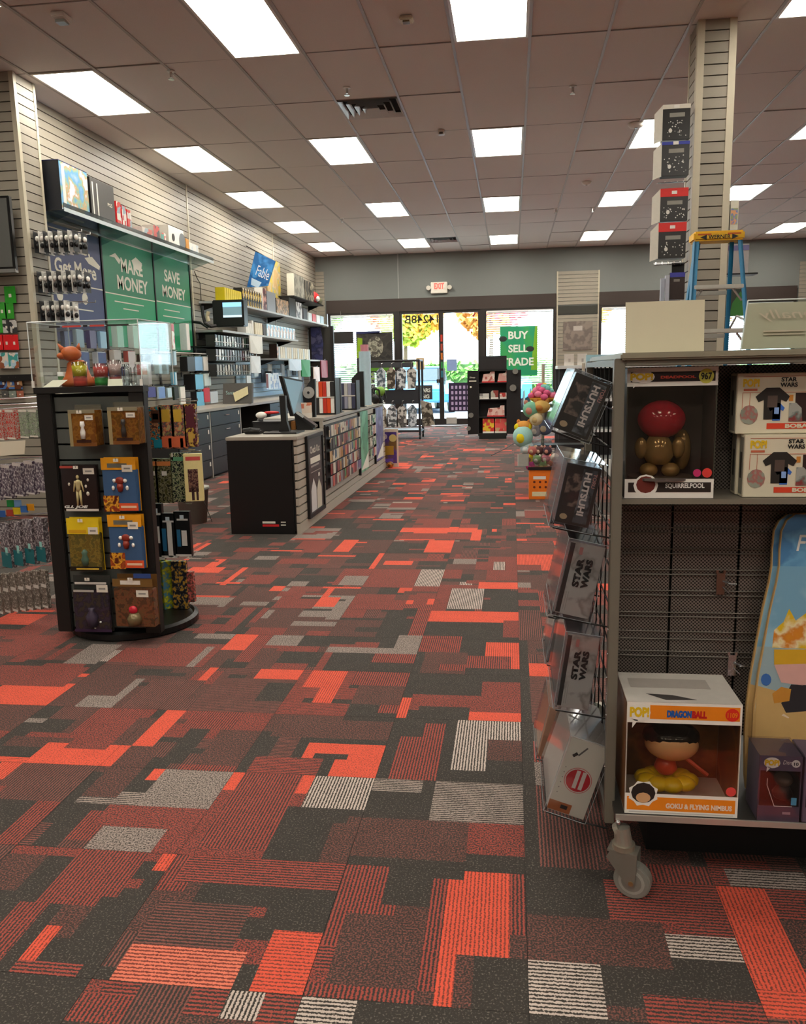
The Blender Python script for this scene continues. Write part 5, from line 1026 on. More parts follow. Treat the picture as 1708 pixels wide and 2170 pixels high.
# caster
cs_ = atZ(1340, 1897, 0)
def caster(x, y, ang):
    """swivel caster; ang turns it about the stem"""
    rot = Matrix.Translation((x, y, 0)) @ Matrix.Rotation(ang, 4, 'Z'); iv = inv_of(gd) @ rot
    w = .016; R0 = .044
    o = link('wheel', MB().cyl((0, -w, R0), (0, w, R0), R0, n=26).mesh(pm('8a8880', .4, .1), iv, .004), gd)
    link('tread_ring', MB().cyl((0, -w-.001, R0), (0, w+.001, R0), .031, n=22).mesh(pm('a8a59c', .35, .2), iv), o)
    link('hub', MB().cyl((0, -w-.002, R0), (0, w+.002, R0), .024, n=20).mesh(pm('86837b', .4, .2), iv), o)
    link('axle', MB().cyl((0, -w-.009, R0), (0, w+.009, R0), .006, n=10).mesh(pm('b09a70', .3, .8), iv), o)
    f = MB()
    for s_ in (-1, 1):
        yy = s_*(w+.005)
        f.poly([(.008, yy-.0015, R0-.010), (-.008, yy-.0015, R0-.010), (-.060, yy-.0015, .098), (-.050, yy-.0015, .118), (.012, yy-.0015, .118), (.012, yy-.0015, .085)], (0, .003, 0))
    f.box(-.058, .012, -w-.006, w+.006, .114, .119)
    link('fork', f.mesh(pm('8f8a80', .35, .5), iv), gd)
    link('swivel_ring', MB().cyl((-.024, 0, .119), (-.024, 0, .132), .027, n=18).mesh(pm('a79f8e', .3, .6), iv), gd)
    link('stem', MB().cyl((-.024, 0, .130), (-.030, 0, .172), .021, .019, n=16).cyl((-.030, 0, .168), (-.040, 0, GZB+.012), .018, n=14).mesh(pm('9a9488', .35, .4), iv), gd)
    link('stem_bolt', MB().ball((-.034, -.020, .192), .006).mesh(m_chrome, iv), gd)
caster(cs_.x, cs_.y, -.35); caster(1.45, cs_.y, .2); caster(cs_.x+.02, 2.62, .6); caster(1.45, 2.62, 0)
# ---------------------------------------------------------------- blank cards on top
cd = thing('blank_card', 'plain cream blank card standing on the gondola top', 'card', (.42, 2.1, GZT)); Yc = 1.99
a = atY(1325, 740, Yc); b = atY(1496, 634, Yc)
MB().poly([(a.x, Yc, GZT+.0125), (b.x, Yc, GZT+.0125), (b.x, Yc+.01, b.z), (a.x, Yc+.012, atY(1325, 640, Yc).z)], (0, .0015, 0)).build('card', pm('e0d8ba', .5, var=.02), cd)
box_obj('foot_fold', pm('e0d8ba', .5, var=.02), cd, a.x, b.x, Yc, Yc+.05, GZT+.0125, GZT+.014)
ac = thing('acrylic_sign', 'clear acrylic sign holder with a beige card seen from behind on the gondola top', 'sign', (.8, 2.1, GZT))
a = atY(1570, 737, Yc); b = atY(1587, 642, Yc); x1 = a.x+.30
mcard = pm('d8c8b0', .5, var=.03)
MB().poly([(a.x+.002, Yc+.004, GZT+.015), (x1, Yc+.004, GZT+.015), (x1, Yc+.012, b.z), (b.x+.002, Yc+.012, b.z)], (0, .0015, 0)).build('card', mcard, ac)
MB().poly([(a.x, Yc, GZT+.0125), (x1, Yc, GZT+.0125), (x1, Yc+.008, b.z+.006), (b.x, Yc+.008, b.z+.006)], (0, .002, 0)).build('pane', clear('f6fbfa', .03, .05), ac)
MB().tube([(a.x, Yc, GZT+.013), (b.x, Yc+.008, b.z+.006)], .0018, 5).tube([(b.x, Yc+.008, b.z+.006), (x1, Yc+.008, b.z+.006)], .0016, 5).build('edge', pm('dfe9e6', .1), ac)
box_obj('foot', clear('f6fbfa', .03, .05), ac, a.x, x1, Yc-.03, Yc+.06, GZT+.0125, GZT+.0145)
text('unnally', (atY(1607, 680, Yc).x, Yc+.0035, atY(1607, 682, Yc).z), X_, Z_, .145, .026, pm('cfc2ac', .5), ac, mirror=True, shear=.3)
for py in (702, 709): p = atY(1618, py, Yc); box_obj('print_line', pm('cabca6', .5), ac, p.x, p.x+.09, Yc+.0025, Yc+.0035, p.z-.0015, p.z+.0015)
# ---------------------------------------------------------------- window boxes
def window_box(name, label, x0, x1, y0, y1, z0, z1, zt0, zb1, skin, back, inner, side=None, xl=None):
    """carton with a header (above zt0), a footer (below zb1) and a clear front"""
    t = thing(name, label, 'boxed figure', ((x0+x1)/2, (y0+y1)/2, z0)); th = .0025
    MB().box(x0, x1, y1-th, y1, z0, z1).box(x1-th, x1, y0, y1-th, z0, z1).box(x0, x0+th, y0, y1-th, z0, z1).box(x0+th, x1-th, y0, y1-th, z0, z0+th).box(x0+th, x1-th, y0, y1-th, z1-th, z1).build('carton', side or skin, t)
    MB().box(x0, x1, y0-.0005, y0+.001, zt0, z1).build('header', skin, t); MB().box(x0, x1, y0-.0005, y0+.001, z0, zb1).build('footer', skin, t)
    MB().box(x0+.004, x1-.004, y1-th-.002, y1-th, z0+.004, z1-.004).box(x0+th, x0+th+.001, y0+.004, y1-.004, z0+.004, z1-.004).box(x1-th-.001, x1-th, y0+.004, y1-.004, z0+.004, z1-.004).build('inner_lining', back, t)
    inner(t)
    MB().box(x0+.001, x1-.001, y0, y0+.0008, zb1, zt0).build('window_film', clear('f4f0ea', .07, .06), t)
    return t
mpop = pm('e8c023', .4); mwb = pm('efeae0', .45, var=.02)
def logo(t, x, y, z, w, h):
    """speech bubble with yellow POP! letters"""
    MB().poly([(x+w*.5+w*.5*math.cos(q*math.pi/8), y-.0012, z+h*.5+h*.55*math.sin(q*math.pi/8)) for q in range(16)], (0, .0004, 0)).poly([(x+w*.2, y-.0012, z+h*.1), (x+w*.45, y-.0012, z+h*.05), (x+w*.18, y-.0012, z-h*.45)], (0, .0004, 0)).build('logo_bubble', mwb, t)
    text('POP!', (x+w*.06, y-.0012, z+h*.22), X_, Z_, w*.88, h*.62, mpop, t, bold=.06, depth=.0006)
# upper left: white-edged box, red vinyl figure
Yb = GYF+.045
A0, A1 = atY(1322, 1055, Yb), atY(1523, 776, Yb); x0, x1, z0, z1 = A0.x+.001, A1.x, SH1+.001, A1.z; zt0 = atY(1420, 818, Yb).z; zb1 = atY(1420, 1015, Yb).z
x0 = max(x0, px_r+.003)
def in1(t):
    cx, cy = (x0+x1)/2-.012, Yb+.055
    MB().ball((cx, cy, z0+.180), .056, .045, .046, 18, 12).build('figure_head', art(['4a1a22', '8a1c2e', 'a82034', 'b02438'], 9, 4, rough=.12), t, smooth=True)
    mg_ = pm('9a7d4e', .15, .3)
    MB().lathe((cx-.005, cy, zb1+.03), [(.026, 0), (.036, .02), (.030, .05), (.018, .075)], 16).ball((cx-.028, cy-.01, zb1+.016), .022, .026, .018, 12, 8).ball((cx+.022, cy-.012, zb1+.016), .022, .026, .018, 12, 8).ball((cx-.046, cy-.006, zb1+.068), .015, .014, .026, 10, 8).ball((cx+.04, cy-.006, zb1+.068), .015, .014, .026, 10, 8).ball((cx+.055, cy+.03, zb1+.06), .022, .016, .05, 10, 8).build('figure_body', mg_, t, smooth=True)
    MB().lathe((cx, cy, zb1-.004), [(.075, 0), (.075, .006)], 20).build('figure_base', pm('5f5550', .3), t)
wb1 = window_box('figure_box', 'tall white-edged window box with a glossy red figure on the upper shelf', x0, x1, Yb, Yb+.13, z0, z1, zt0, zb1, mwb, pm('5c5456', .5), in1, side=pm('4a4a40', .45))
box_obj('header_band', pm('2a211f', .4), wb1, x0+.008, x1-.006, Yb-.001, Yb-.0004, zt0+.010, z1-.010); box_obj('footer_band', pm('2f2622', .4), wb1, x0+.008, x1-.006, Yb-.001, Yb-.0004, z0+.014, zb1-.008)
logo(wb1, x0+.003, Yb-.001, zt0+.008, .058, z1-zt0-.016)
text('DEADPOOL', (x0+.074, Yb-.0012, zt0+.017), X_, Z_, .078, z1-zt0-.036, pm('d2503c', .5), wb1, bold=.05)
MB().cyl((x1-.026, Yb-.0008, (zt0+z1)/2), (x1-.026, Yb-.0016, (zt0+z1)/2), .0165, n=24).build('number_badge', pm('dcd85a', .5), wb1); text('967', (x1-.038, Yb-.0018, (zt0+z1)/2-.008), X_, Z_, .024, .016, m_blk, wb1, bold=.03)
text('SQUIRRELPOOL', (x0+.092, Yb-.0012, z0+.022), X_, Z_, .088, .013, m_wht, wb1, bold=.03)
MB().poly([(x0+.048+.028*math.cos(q*.5236), Yb-.0014, z0+.03+.026*math.sin(q*.5236)) for q in range(12)], (0, .0003, 0)).build('picture_blob', mwb, wb1); MB().poly([(x0+.048+.022*math.cos(q*.5236), Yb-.0017, z0+.032+.02*math.sin(q*.5236)) for q in range(12)], (0, .0003, 0)).build('picture_blob', pm('6e2a20', .5), wb1)
for dx, c in ((.038, 'c8306a'), (.016, 'e0403a')): MB().cyl((x1-dx, Yb-.0005, zb1+.014), (x1-dx, Yb-.0013, zb1+.014), .011 if dx < .03 else .009, n=18).build('sticker', pm(c, .5), wb1)
# cream boxes with shirts
def cream_box(px0, py0, py1, Yq, zb, lb, xw=.34, dep=.055):
    a = atY(px0, py1, Yq); b = atY(px0, py0, Yq); X0, Z0 = a.x, zb; Z1 = zb+(b.z-a.z)
    t = thing('shirt_box', lb, 'boxed figure', (X0+xw/2, Yq, Z0)); mc = pm('e2d9bf', .45, var=.02); mo = pm('c96a4a', .5)
    MB().box(X0, X0+xw, Yq, Yq+dep, Z0, Z1).build('carton', mc, t, bevel=.0015)
    h = Z1-Z0
    box_obj('side_print', pm('8f8b7c', .5), t, X0-.0006, X0, Yq+.008, Yq+dep-.008, Z0+.006, Z1-.006); 
    MB().poly([(X0-.001, Yq+dep/2-.006, Z0+h*.3), (X0-.001, Yq+dep/2+.006, Z0+h*.3), (X0-.001, Yq+dep/2+.006, Z0+h*.72), (X0-.001, Yq+dep/2-.006, Z0+h*.72)], (-.0004, 0, 0)).build('side_title', pm('2a2622', .5), t)
    y = Yq-.0008
    text('POP!', (X0+.012, y, Z1-.031), X_, Z_, .036, .019, mpop, t, bold=.05); box_obj('print_line', mo, t, X0+.014, X0+.044, y-.0003, y, Z1-.040, Z1-.035)
    text('STAR', (X0+.095, y, Z1-.020), X_, Z_, .034, .010, m_blk, t, bold=.04); text('WARS', (X0+.093, y, Z1-.032), X_, Z_, .038, .010, m_blk, t, bold=.04)
    for zz in (Z1-.008, Z1-.044): box_obj('print_line', mo, t, X0+.012, X0+xw-.01, y-.0002, y, zz-.0005, zz+.0005)
    for xx in (X0+.012, X0+.028): box_obj('print_line', mo, t, xx, xx+.001, y-.0002, y, Z1-.08, Z1-.044)
    def tee(x, z, w, hh, c, c2):
        MB().poly([(x-w*.25, y-.0006, z), (x+w*.25, y-.0006, z), (x+w*.26, y-.0006, z+hh*.62), (x+w*.42, y-.0006, z+hh*.55), (x+w*.52, y-.0006, z+hh*.72), (x+w*.2, y-.0006, z+hh), (x-w*.2, y-.0006, z+hh), (x-w*.52, y-.0006, z+hh*.72), (x-w*.42, y-.0006, z+hh*.55), (x-w*.26, y-.0006, z+hh*.62)], (0, .0003, 0)).build('shirt_print', pm(c, .5), t); box_obj('shirt_print', pm(c2, .5), t, x-w*.15, x+w*.15, y-.0010, y-.0006, z+hh*.38, z+hh*.75)
    tee(X0+.078, Z0+.033, .072, .072, '2b2622', '5a4a42'); tee(X0+.088, Z0+.030, .034, .040, '3f74cf', '8fb4ee')
    MB().poly([(X0+.028+.02*math.cos(q*.5236), y-.0006, Z0+.044+.022*math.sin(q*.5236)) for q in range(12)], (0, .0003, 0)).build('picture_blob', art(['9aa090', '8a8f80', 'b06a64', '9aa090'], 30, 2), t)
    box_obj('window_back', pm('3a2a28', .3), t, X0+.128, X0+xw-.02, y-.0004, y, Z0+.028, Z1-.046); MB().poly([(X0+.115, y-.001, Z0+.028), (X0+.145, y-.001, Z0+.028), (X0+.142, y-.001, Z0+.058), (X0+.130, y-.001, Z0+.07), (X0+.115, y-.001, Z0+.07)], (0, .0004, 0)).build('picture_blob', art(['a9aaa2', '8f3a38', '6f7a74', 'a9aaa2'], 26, 5), t)
    box_obj('sticker', pm('d08a3a', .5), t, X0+.114, X0+.123, y-.0004, y, Z1-.064, Z1-.05)
    box_obj('name_band', pm('e2492c', .5), t, X0+.068, X0+xw, y-.0004, y, Z0+.011, Z0+.024); text('BOBA FETT', (X0+.108, y-.0006, Z0+.013), X_, Z_, .095, .0095, mc, t, bold=.05)
    return t
lowz = SH1+.001
q = cream_box(1573, 921, 1053, 1.975, lowz, 'cream shirt and figure box in front at the bottom of its stack', dep=.045)
q2 = cream_box(1557, 921, 1053, 2.022, lowz, 'cream shirt and figure box behind the front one', dep=.045)
hb = atY(1573, 921, 1.975).z-atY(1573, 1053, 1.975).z
cream_box(1558, 791, 919, 1.995, lowz+hb+.001, 'cream shirt and figure box lying on top of its stack', dep=.06)
# lower left: orange window box
Yo = GYF-.055
A0, A1 = atY(1323, 1727, Yo), atY(1574, 1499, Yo); ox0, ox1, oz0 = A0.x, A1.x, SH2+.001; oz1 = oz0+(A1.z-A0.z); ot0 = oz0+(atY(1450, 1539, Yo).z-A0.z); ob1 = oz0+(atY(1450, 1690, Yo).z-A0.z)
def in2(t):
    cx, cy = (ox0+ox1)/2-.01, Yo+.08
    MB().ball((cx, cy, ob1+.092), .064, .05, .040, 18, 12).build('figure_head', pm('d8a878', .25), t, smooth=True)
    MB().ball((cx, cy+.010, ob1+.108), .068, .053, .036, 18, 12).build('figure_cap', pm('1c1817', .15), t, smooth=True)
    MB().lathe((cx-.012, cy, ob1+.016), [(.018, 0), (.028, .014), (.022, .032), (.012, .045)], 14).build('figure_body', pm('c0452a', .3), t, smooth=True)
    b_ = MB()
    for q in range(9): b_.ball((cx-.01+.05*math.cos(q*.7), cy+.03*math.sin(q*.7), ob1-.002), .028, .024, .018, 10, 7)
    b_.build('figure_base', pm('e2c21a', .3), t, smooth=True); MB().tube([(cx+.03, cy-.02, ob1+.065), (cx+.08, cy-.03, ob1+.028)], .005, 6).build('figure_staff', pm('b4452c', .3), t)
wb2 = window_box('figure_box', 'large orange and white window box with a dark-haired figure on the lower shelf', ox0, ox1, Yo, Yo+.19, oz0, oz1, ot0, ob1, mwb, art(['8a5526', '7a4a22', '9a6230', '6a3f1e'], 6, 3), in2, side=pm('d8d2c8', .45))
box_obj('side_print', pm('6a4420', .5), wb2, ox0-.0006, ox0, Yo+.004, Yo+.186, oz0+.004, oz1-.004)
mor = pm('f08a1c', .45)
box_obj('header_band', mor, wb2, ox0+.052, ox1-.005, Yo-.001, Yo-.0004, ot0+.010, oz1-.007); box_obj('footer_band', mor, wb2, ox0+.005, ox1-.006, Yo-.001, Yo-.0004, oz0+.010, ob1-.008)
logo(wb2, ox0+.003, Yo-.001, ot0+.005, .05, oz1-ot0-.010)
text('DRAGON', (ox0+.090, Yo-.0012, ot0+.015), X_, Z_, .055, .018, pm('1f5aa8', .5), wb2, bold=.07); text('BALL', (ox0+.146, Yo-.0012, ot0+.015), X_, Z_, .033, .018, pm('c4201f', .5), wb2, bold=.07)
MB().cyl((ox1-.022, Yo-.0008, (ot0+oz1)/2), (ox1-.022, Yo-.0016, (ot0+oz1)/2), .0155, n=24).build('number_badge', pm('e2301f', .5), wb2); text('1109', (ox1-.033, Yo-.0018, (ot0+oz1)/2-.006), X_, Z_, .022, .012, mor, wb2, bold=.02)
text('GOKU & FLYING NIMBUS', (ox0+.094, Yo-.0012, oz0+.017), X_, Z_, .150, .0135, pm('f2d8c0', .5), wb2, bold=.05)
box_obj('print_line', pm('c9c2ba', .5), wb2, ox0+.01, ox1-.01, Yo-.0008, Yo-.0004, oz0+.004, oz0+.006)
MB().poly([(ox0+.042+.036*math.cos(q*.3927)*(1 if q % 2 else .84), Yo-.0014, oz0+.052+.034*math.sin(q*.3927)*(1 if q % 2 else .84)) for q in range(16)], (0, .0003, 0)).build('picture_blob', mwb, wb2); MB().poly([(ox0+.042+.028*math.cos(q*.5236), Yo-.0018, oz0+.054+.026*math.sin(q*.5236)) for q in range(12)], (0, .0003, 0)).build('picture_blob', pm('2a2422', .5), wb2); MB().poly([(ox0+.042+.017*math.cos(q*.5236), Yo-.0022, oz0+.042+.013*math.sin(q*.5236)) for q in range(12)], (0, .0003, 0)).build('picture_blob', pm('d8a878', .5), wb2)
MB().cyl((ox1-.017, Yo-.0005, ob1+.014), (ox1-.017, Yo-.0013, ob1+.014), .0115, n=18).build('sticker', pm('e04a44', .5), wb2)
box_obj('top_print', pm('b8b0a6', .5), wb2, ox0+.02, ox1-.05, Yo+.09, Yo+.15, oz1, oz1+.0004); MB().poly([(ox0+.05, Yo+.05, oz1+.0005), (ox0+.09, Yo+.015, oz1+.0005), (ox0+.16, Yo+.02, oz1+.0005), (ox0+.11, Yo+.045, oz1+.0005)], (0, 0, .0003)).build('top_print', pm('4a4644', .5), wb2)
# small violet box
A0, A1 = atY(1605, 1741, Yo-.01), atY(1703, 1607, Yo-.01); vx0, vx1 = A0.x, A1.x; vz0 = SH2+.001; vz1 = vz0+(A1.z-A0.z); Yv = Yo-.005
mv = pm('5f5263', .4); vt0 = vz1-.036; vb1 = vz0+.038
def in3(t):
    cx = vx0+.068; MB().ball((cx, Yv+.045, vb1+.045), .022, .02, .018, 14, 9).build('figure_head', pm('8a7a74', .2), t, smooth=True); MB().lathe((cx, Yv+.045, vb1+.0), [(.02, 0), (.024, .01), (.012, .03)], 12).build('figure_body', pm('4a3a3c', .3), t, smooth=True)
wb3 = window_box('figure_box', 'small violet window box with a clear cover beside the orange one', vx0, vx1, Yv, Yv+.095, vz0, vz1, vt0, vb1, mv, pm('3a2f33', .4), in3)
logo(wb3, vx0+.008, Yv-.001, vt0+.008, .036, .024); text('Disney', (vx0+.050, Yv-.0012, vt0+.014), X_, Z_, .030, .013, m_wht, wb3, shear=.2); MB().cyl((vx1-.014, Yv-.0008, vt0+.019), (vx1-.014, Yv-.0014, vt0+.019), .0092, n=18).build('number_badge', m_wht, wb3); text('10', (vx1-.019, Yv-.0018, vt0+.015), X_, Z_, .010, .008, m_blk, wb3, bold=.03)
box_obj('sticker', pm('5fb4d8', .5), wb3, vx1-.02, vx1-.008, Yv-.0013, Yv-.0004, vb1+.004, vb1+.022); MB().tube([(vx0+.018, Yv-.001, vz1-.055), (vx0+.018, Yv-.001, vz1-.072), (vx0+.036, Yv-.001, vb1), (vx0+.075, Yv-.001, vb1)], .0009, 4).build('print_line', m_wht, wb3); box_obj('print_line', pm('b9a0a8', .5), wb3, vx0+.055, vx1-.02, Yv-.001, Yv-.0004, vz0+.018, vz0+.024)
MB().box(vx0-.003, vx1+.003, Yv-.004, Yv-.0035, vz0+.0002, vz1+.003).box(vx0-.003, vx1+.003, Yv-.0035, Yv+.098, vz1+.0025, vz1+.003).build('clear_cover', clear('f4f2f4', .06, .05), wb3)
bx = thing('figure_box', 'second violet window box at the edge of the lower shelf', 'boxed figure', (vx1+.06, Yv+.05, vz0)); box_obj('carton', mv, bx, vx1+.006, vx1+.11, Yv, Yv+.095, vz0, vz1, .0015); box_obj('window', pm('3a2f33', .15), bx, vx1+.012, vx1+.10, Yv-.001, Yv, vb1, vt0)
# boards leaning on the mesh
def board(dx, dy, label, seed):
    pts = [(1708+200, 1094), (1685, 1090), (1667, 1103), (1656, 1125), (1652, 1165), (1651, 1200), (1645, 1235), (1632, 1290), (1617, 1370), (1606, 1430), (1597, 1500), (1594, 1560), (1593, 1640), (1593, 1735)]
    Yt, Yb_ = 2.07+dy, 1.985+dy
    W = []
    zb = SH2+.004
    for px, py in pts:
        f = (py-1090)/(1735-1090); Yq = Yt+(Yb_-Yt)*f; p = atY(px+dx, py, Yq); W.append(Vector((p.x, Yq, max(p.z, zb))))
    xr = W[1].x+.21
    W = [Vector((W[1].x+.06, Yt, W[1].z+.006))]+W[1:]
    cx = W[1].x+.075
    R_ = [Vector((2*cx-p.x, p.y, p.z)) for p in reversed(W)]
    t = thing('snowboard', label, 'board', (cx, 2.05, zb)); P_ = W+R_
    n_ = Vector((0, -1, .13)).normalized()
    MB().poly(P_, -n_*.011).build('wood_core', pm('c9a468', .5), t)
    def pt(px, py, e=.0008):
        f = (py-1090)/(1735-1090); Yq = Yt+(Yb_-Yt)*f; p = atY(px+dx, py, Yq); return p+n_*e
    mats = [art(['4a7fae', '5a92bd', '6aa2c8', '4a7fae'], 9, seed), art(['86b4cc', '96c0d2', '7aaac6'], 7, seed), art(['a8bcc0', 'b9c4bc', '9ab0b6'], 6, seed), art(['c4bea4', 'b8b496', 'cfc8ac'], 6, seed)]
    cut = [1090, 1190, 1330, 1480, 1740]
    for k in range(4):
        seg = [p for p, (px, py) in zip(W, [(0, 1088)]+pts[1:]) if cut[k]-1 <= py <= cut[k+1]+1]
        zt2, zl2 = (max(p.z for p in seg), min(p.z for p in seg))
        L_ = [p for p in W if zl2-1e-4 <= p.z <= zt2+1e-4]
        nxt = [p for p in W if p.z < zl2-1e-4]
        if nxt: L_.append(nxt[0])
        Rr = [Vector((2*cx-p.x, p.y, p.z)) for p in reversed(L_)]
        sh_ = [p+n_*.0004+Vector(((cx-p.x)*.02, 0, 0)) for p in L_+Rr]
        MB().poly(sh_, n_*.0003).build('print_band', mats[k], t)
    return t, pt
bd2, _ = board(-16, .018, 'second blue board leaning behind the front one', 4)
bd1, pt = board(0, 0, 'blue fading board with script lettering leaning in the gondola', 1)
text('Funko', pt(1687, 1168), X_, Vector((0, .13, 1)), .11, .040, m_wht, bd1, shear=.25, bold=.01)
def blob(pts, c, e, nm_='graphic', cols=None): MB().poly([pt(x, y, e) for x, y in pts], (0, -.0003, 0)).build(nm_, art(cols, 14, 2) if cols else pm(c, .45), bd1)
blob([(1636, 1372), (1640, 1335), (1660, 1318), (1672, 1290), (1686, 1315), (1712, 1296), (1760, 1320), (1760, 1376)], '', .0012, cols=['e2b81c', 'd8862a', 'f0e0b0', 'e2b81c'])
blob([(1640+0, 1376), (1760, 1376), (1760, 1405), (1640, 1408)], 'd9a92a', .0016)
blob([(1640, 1408), (1760, 1405), (1760, 1440), (1700, 1452), (1655, 1446)], 'dcaaa0', .0016)
blob([(1676, 1450), (1720, 1452), (1730, 1505), (1665, 1510), (1655, 1490)], '2f2c30', .0016); blob([(1636, 1470), (1655, 1455), (1676, 1460), (1672, 1485), (1640, 1490)], 'c98a35', .0018)
for cx_, cy_ in ((1623, 1440),): blob([(cx_+11*math.cos(q*.524), cy_+13*math.sin(q*.524)) for q in range(12)], '3f6fb4', .0014)
blob([(1631, 1535), (1660, 1512), (1672, 1520), (1650, 1545)], 'e0cdb4', .0016); blob([(1596, 1580), (1650, 1572), (1760, 1560), (1760, 1600), (1595, 1598)], 'a8a86a', .0012)
for py in (1195, 1196, 1188): pass
# metal clips on the mesh
for k, (px, py, lb) in enumerate(((1528, 1215, 'copper coloured bracket clip on the mesh back'), (1552, 1388, 'silver bracket clip low on the mesh back'))):
    p = atY(px, py, GYB-.01); t = thing('mesh_clip', lb, 'clip', (p.x, GYB-.01, p.z-.04)); m_c = pm('7a5a4c', .35, .6) if k == 0 else m_chrome
    MB().box(p.x-.010, p.x+.010, GYB-.012, GYB-.008, p.z-.055, p.z).box(p.x-.012, p.x-.006, GYB-.012, GYB-.004, p.z, p.z+.008).box(p.x+.006, p.x+.012, GYB-.012, GYB-.004, p.z, p.z+.008).build('plate', m_c, t); MB().tube([(p.x+.005, GYB-.012, p.z-.02), (p.x+.022, GYB-.03, p.z-.022)], .003, 6).tube([(p.x+.013, GYB-.032, p.z-.022), (p.x+.033, GYB-.032, p.z-.022)], .0025, 5).tube([(p.x+.005, GYB-.012, p.z-.035), (p.x+.016, GYB-.03, p.z-.045)], .002, 5).build('prong', m_chrome, t)
# yellow and dark cartons behind the mesh on the far side
for k, (px, c, lb) in enumerate(((1600, '2c2624', 'dark carton top seen over the mesh'), (1690, 'd0a83a', 'yellow carton top seen over the mesh'))):
    p = atY(px, 775, 2.3); solo('back_stock_box', lb, 'box', MB().box(p.x-.05, p.x+.06, 2.25, 2.4, GZT-.30, GZT-.03), pm(c, .5), bevel=.002)
bsh = box_obj('back_shelf', m_gm, gd, px_r+.004, GX1, GYB+.04, 2.6, GZT-.312, GZT-.301)
# ---------------------------------------------------------------- boxes racked on the end panel
mclear = clear('f2f4f6', .10, .06)
def end_box(name, label, BL, TL, BR, Yn, dep, front, side, deco, over=.006, cover=True, cat='boxed figure'):
    bl, tl, br = atY(*BL, Yn), atY(*TL, Yn), atY(*BR, Yn)
    rv = (br-bl); up = (tl-bl); w = rv.length; rv.normalize(); up = (up-rv*up.dot(rv)); h = up.length; up.normalize()
    t = thing(name, label, cat, (bl.x, Yn+dep/2, bl.z-.02))
    D = Vector((0, dep, 0))
    MB().obox(bl, rv*w, D, up*h).build('carton', side, t, bevel=.001)
    MB().obox(bl+rv*.001+up*.001-Y_*.0006, rv*(w-.002), Y_*.0006, up*(h-.002)).build('near_face', front, t)
    deco(t, bl-Y_*.0008, rv, up, w, h)
    if cover:
        o = bl-rv*over-up*over-Y_*over; W_, H_, D_ = rv*(w+2*over), up*(h+2*over), Vector((0, dep+2*over, 0)); th = .0004
        MB().obox(o, W_, Y_*th, H_).obox(o, rv*th, D_, H_).obox(o+up*(h+2*over-th), W_, D_, up*th).build('clear_sleeve', mclear, t)
        MB().tube([o, o+W_, o+W_+H_, o+H_, o], .0006, 4).tube([o+H_, o+H_+D_], .0005, 4).tube([o, o+D_], .0005, 4).build('sleeve_edge', pm('9aa0a2', .2), t)
    # wire ledge that carries it
    fo = bl-up*(over+.003)
    MB().tube([fo-Y_*.003, fo+rv*(w*.5)-Y_*.003, Vector((EX, Yn, (fo+rv*w).z-.01))], .0022, 5).tube([fo+D, fo+rv*(w*.5)+D, Vector((EX, Yn+dep, (fo+rv*w).z-.01))], .0022, 5).tube([fo-Y_*.003+up*.01, fo+D+up*.01], .0018, 5).build('wire_ledge', m_wire, t)
    return t
def dk_deco(gold):
    def f(t, o, rv, up, w, h):
        MB().obox(o+rv*w*.10+up*h*.30, rv*w*.42, -Y_*.0003, up*h*.55).build('print_panel', art(['4a3f3a', '2c2a2a', '8a7668', '3a3634'], 22, gold), t)
        MB().obox(o+rv*w*.50+up*h*.05, rv*w*.40, -Y_*.0002, up*h*.9).build('print_panel', art(['3a3d40', '55595c', '2a2c2e', '7a8084'], 14, gold+3), t)
        text('HUTSUHI', o+rv*w*.56+up*h*.90-Y_*.0006, -up, rv, h*.72, w*.20, pm('f0e2d8', .5), t, bold=.04)
        text('TORU', o+rv*w*.80+up*h*.90-Y_*.0006, -up, rv, h*.24, w*.11, pm('c49088', .5), t, bold=.03)
        c = o+rv*w*.22+up*h*.12; MB().poly([c+rv*(w*.11*math.cos(q*.524))+up*(w*.085*math.sin(q*.524))-Y_*.0004 for q in range(12)], (0, -.0003, 0)).build('sticker', pm('c9ad86', .5), t)
    return f
d1 = pm('35302d', .35)
end_box('figure_box', 'dark boxed figure in a clear sleeve, topmost on the gondola end', (1172, 905), (1210, 783), (1245, 934), 1.955, .30, d1, pm('9aa0a4', .15), dk_deco(1))
end_box('figure_box', 'dark boxed figure in a loose clear sleeve, second on the gondola end', (1174, 1105), (1204, 980), (1247, 1120), 1.95, .30, d1, pm('7f8488', .15), dk_deco(2), over=.011)
def sw_deco(t, o, rv, up, w, h):
    MB().obox(o+rv*w*.02+up*h*.02, rv*w*.13, -Y_*.0003, up*h*.96).build('print_panel', pm('2f2d2c', .4), t)
    text('STAR', o+rv*w*.50+up*h*.40-Y_*.0006, up, -rv, h*.40, w*.20, m_blk, t, bold=.06); text('WARS', o+rv*w*.75+up*h*.40-Y_*.0006, up, -rv, h*.40, w*.20, m_blk, t, bold=.06)
    MB().obox(o+rv*w*.30+up*h*.84, rv*w*.10, -Y_*.0003, up*h*.10).build('print_panel', pm('b87a74', .5), t)
    for k in range(2): MB().obox(o+rv*w*(.20+.06*k)+up*h*.06, rv*w*.02, -Y_*.0003, up*h*.26).build('print_line', pm('aaa59e', .5), t)
gr = art(['a39e96', 'b4aea6', '938d86', 'c0bab2'], 14, 6, rough=.3)
end_box('figure_box', 'silver grey boxed figure reading STAR WARS, third on the gondola end', (1174, 1297), (1214, 1146), (1247, 1313), 1.95, .28, gr, pm('8f8686', .15), sw_deco)
end_box('figure_box', 'silver grey boxed figure reading STAR WARS, fourth on the gondola end', (1178, 1496), (1212, 1343), (1246, 1507), 1.95, .28, gr, pm('8f8686', .15), sw_deco)
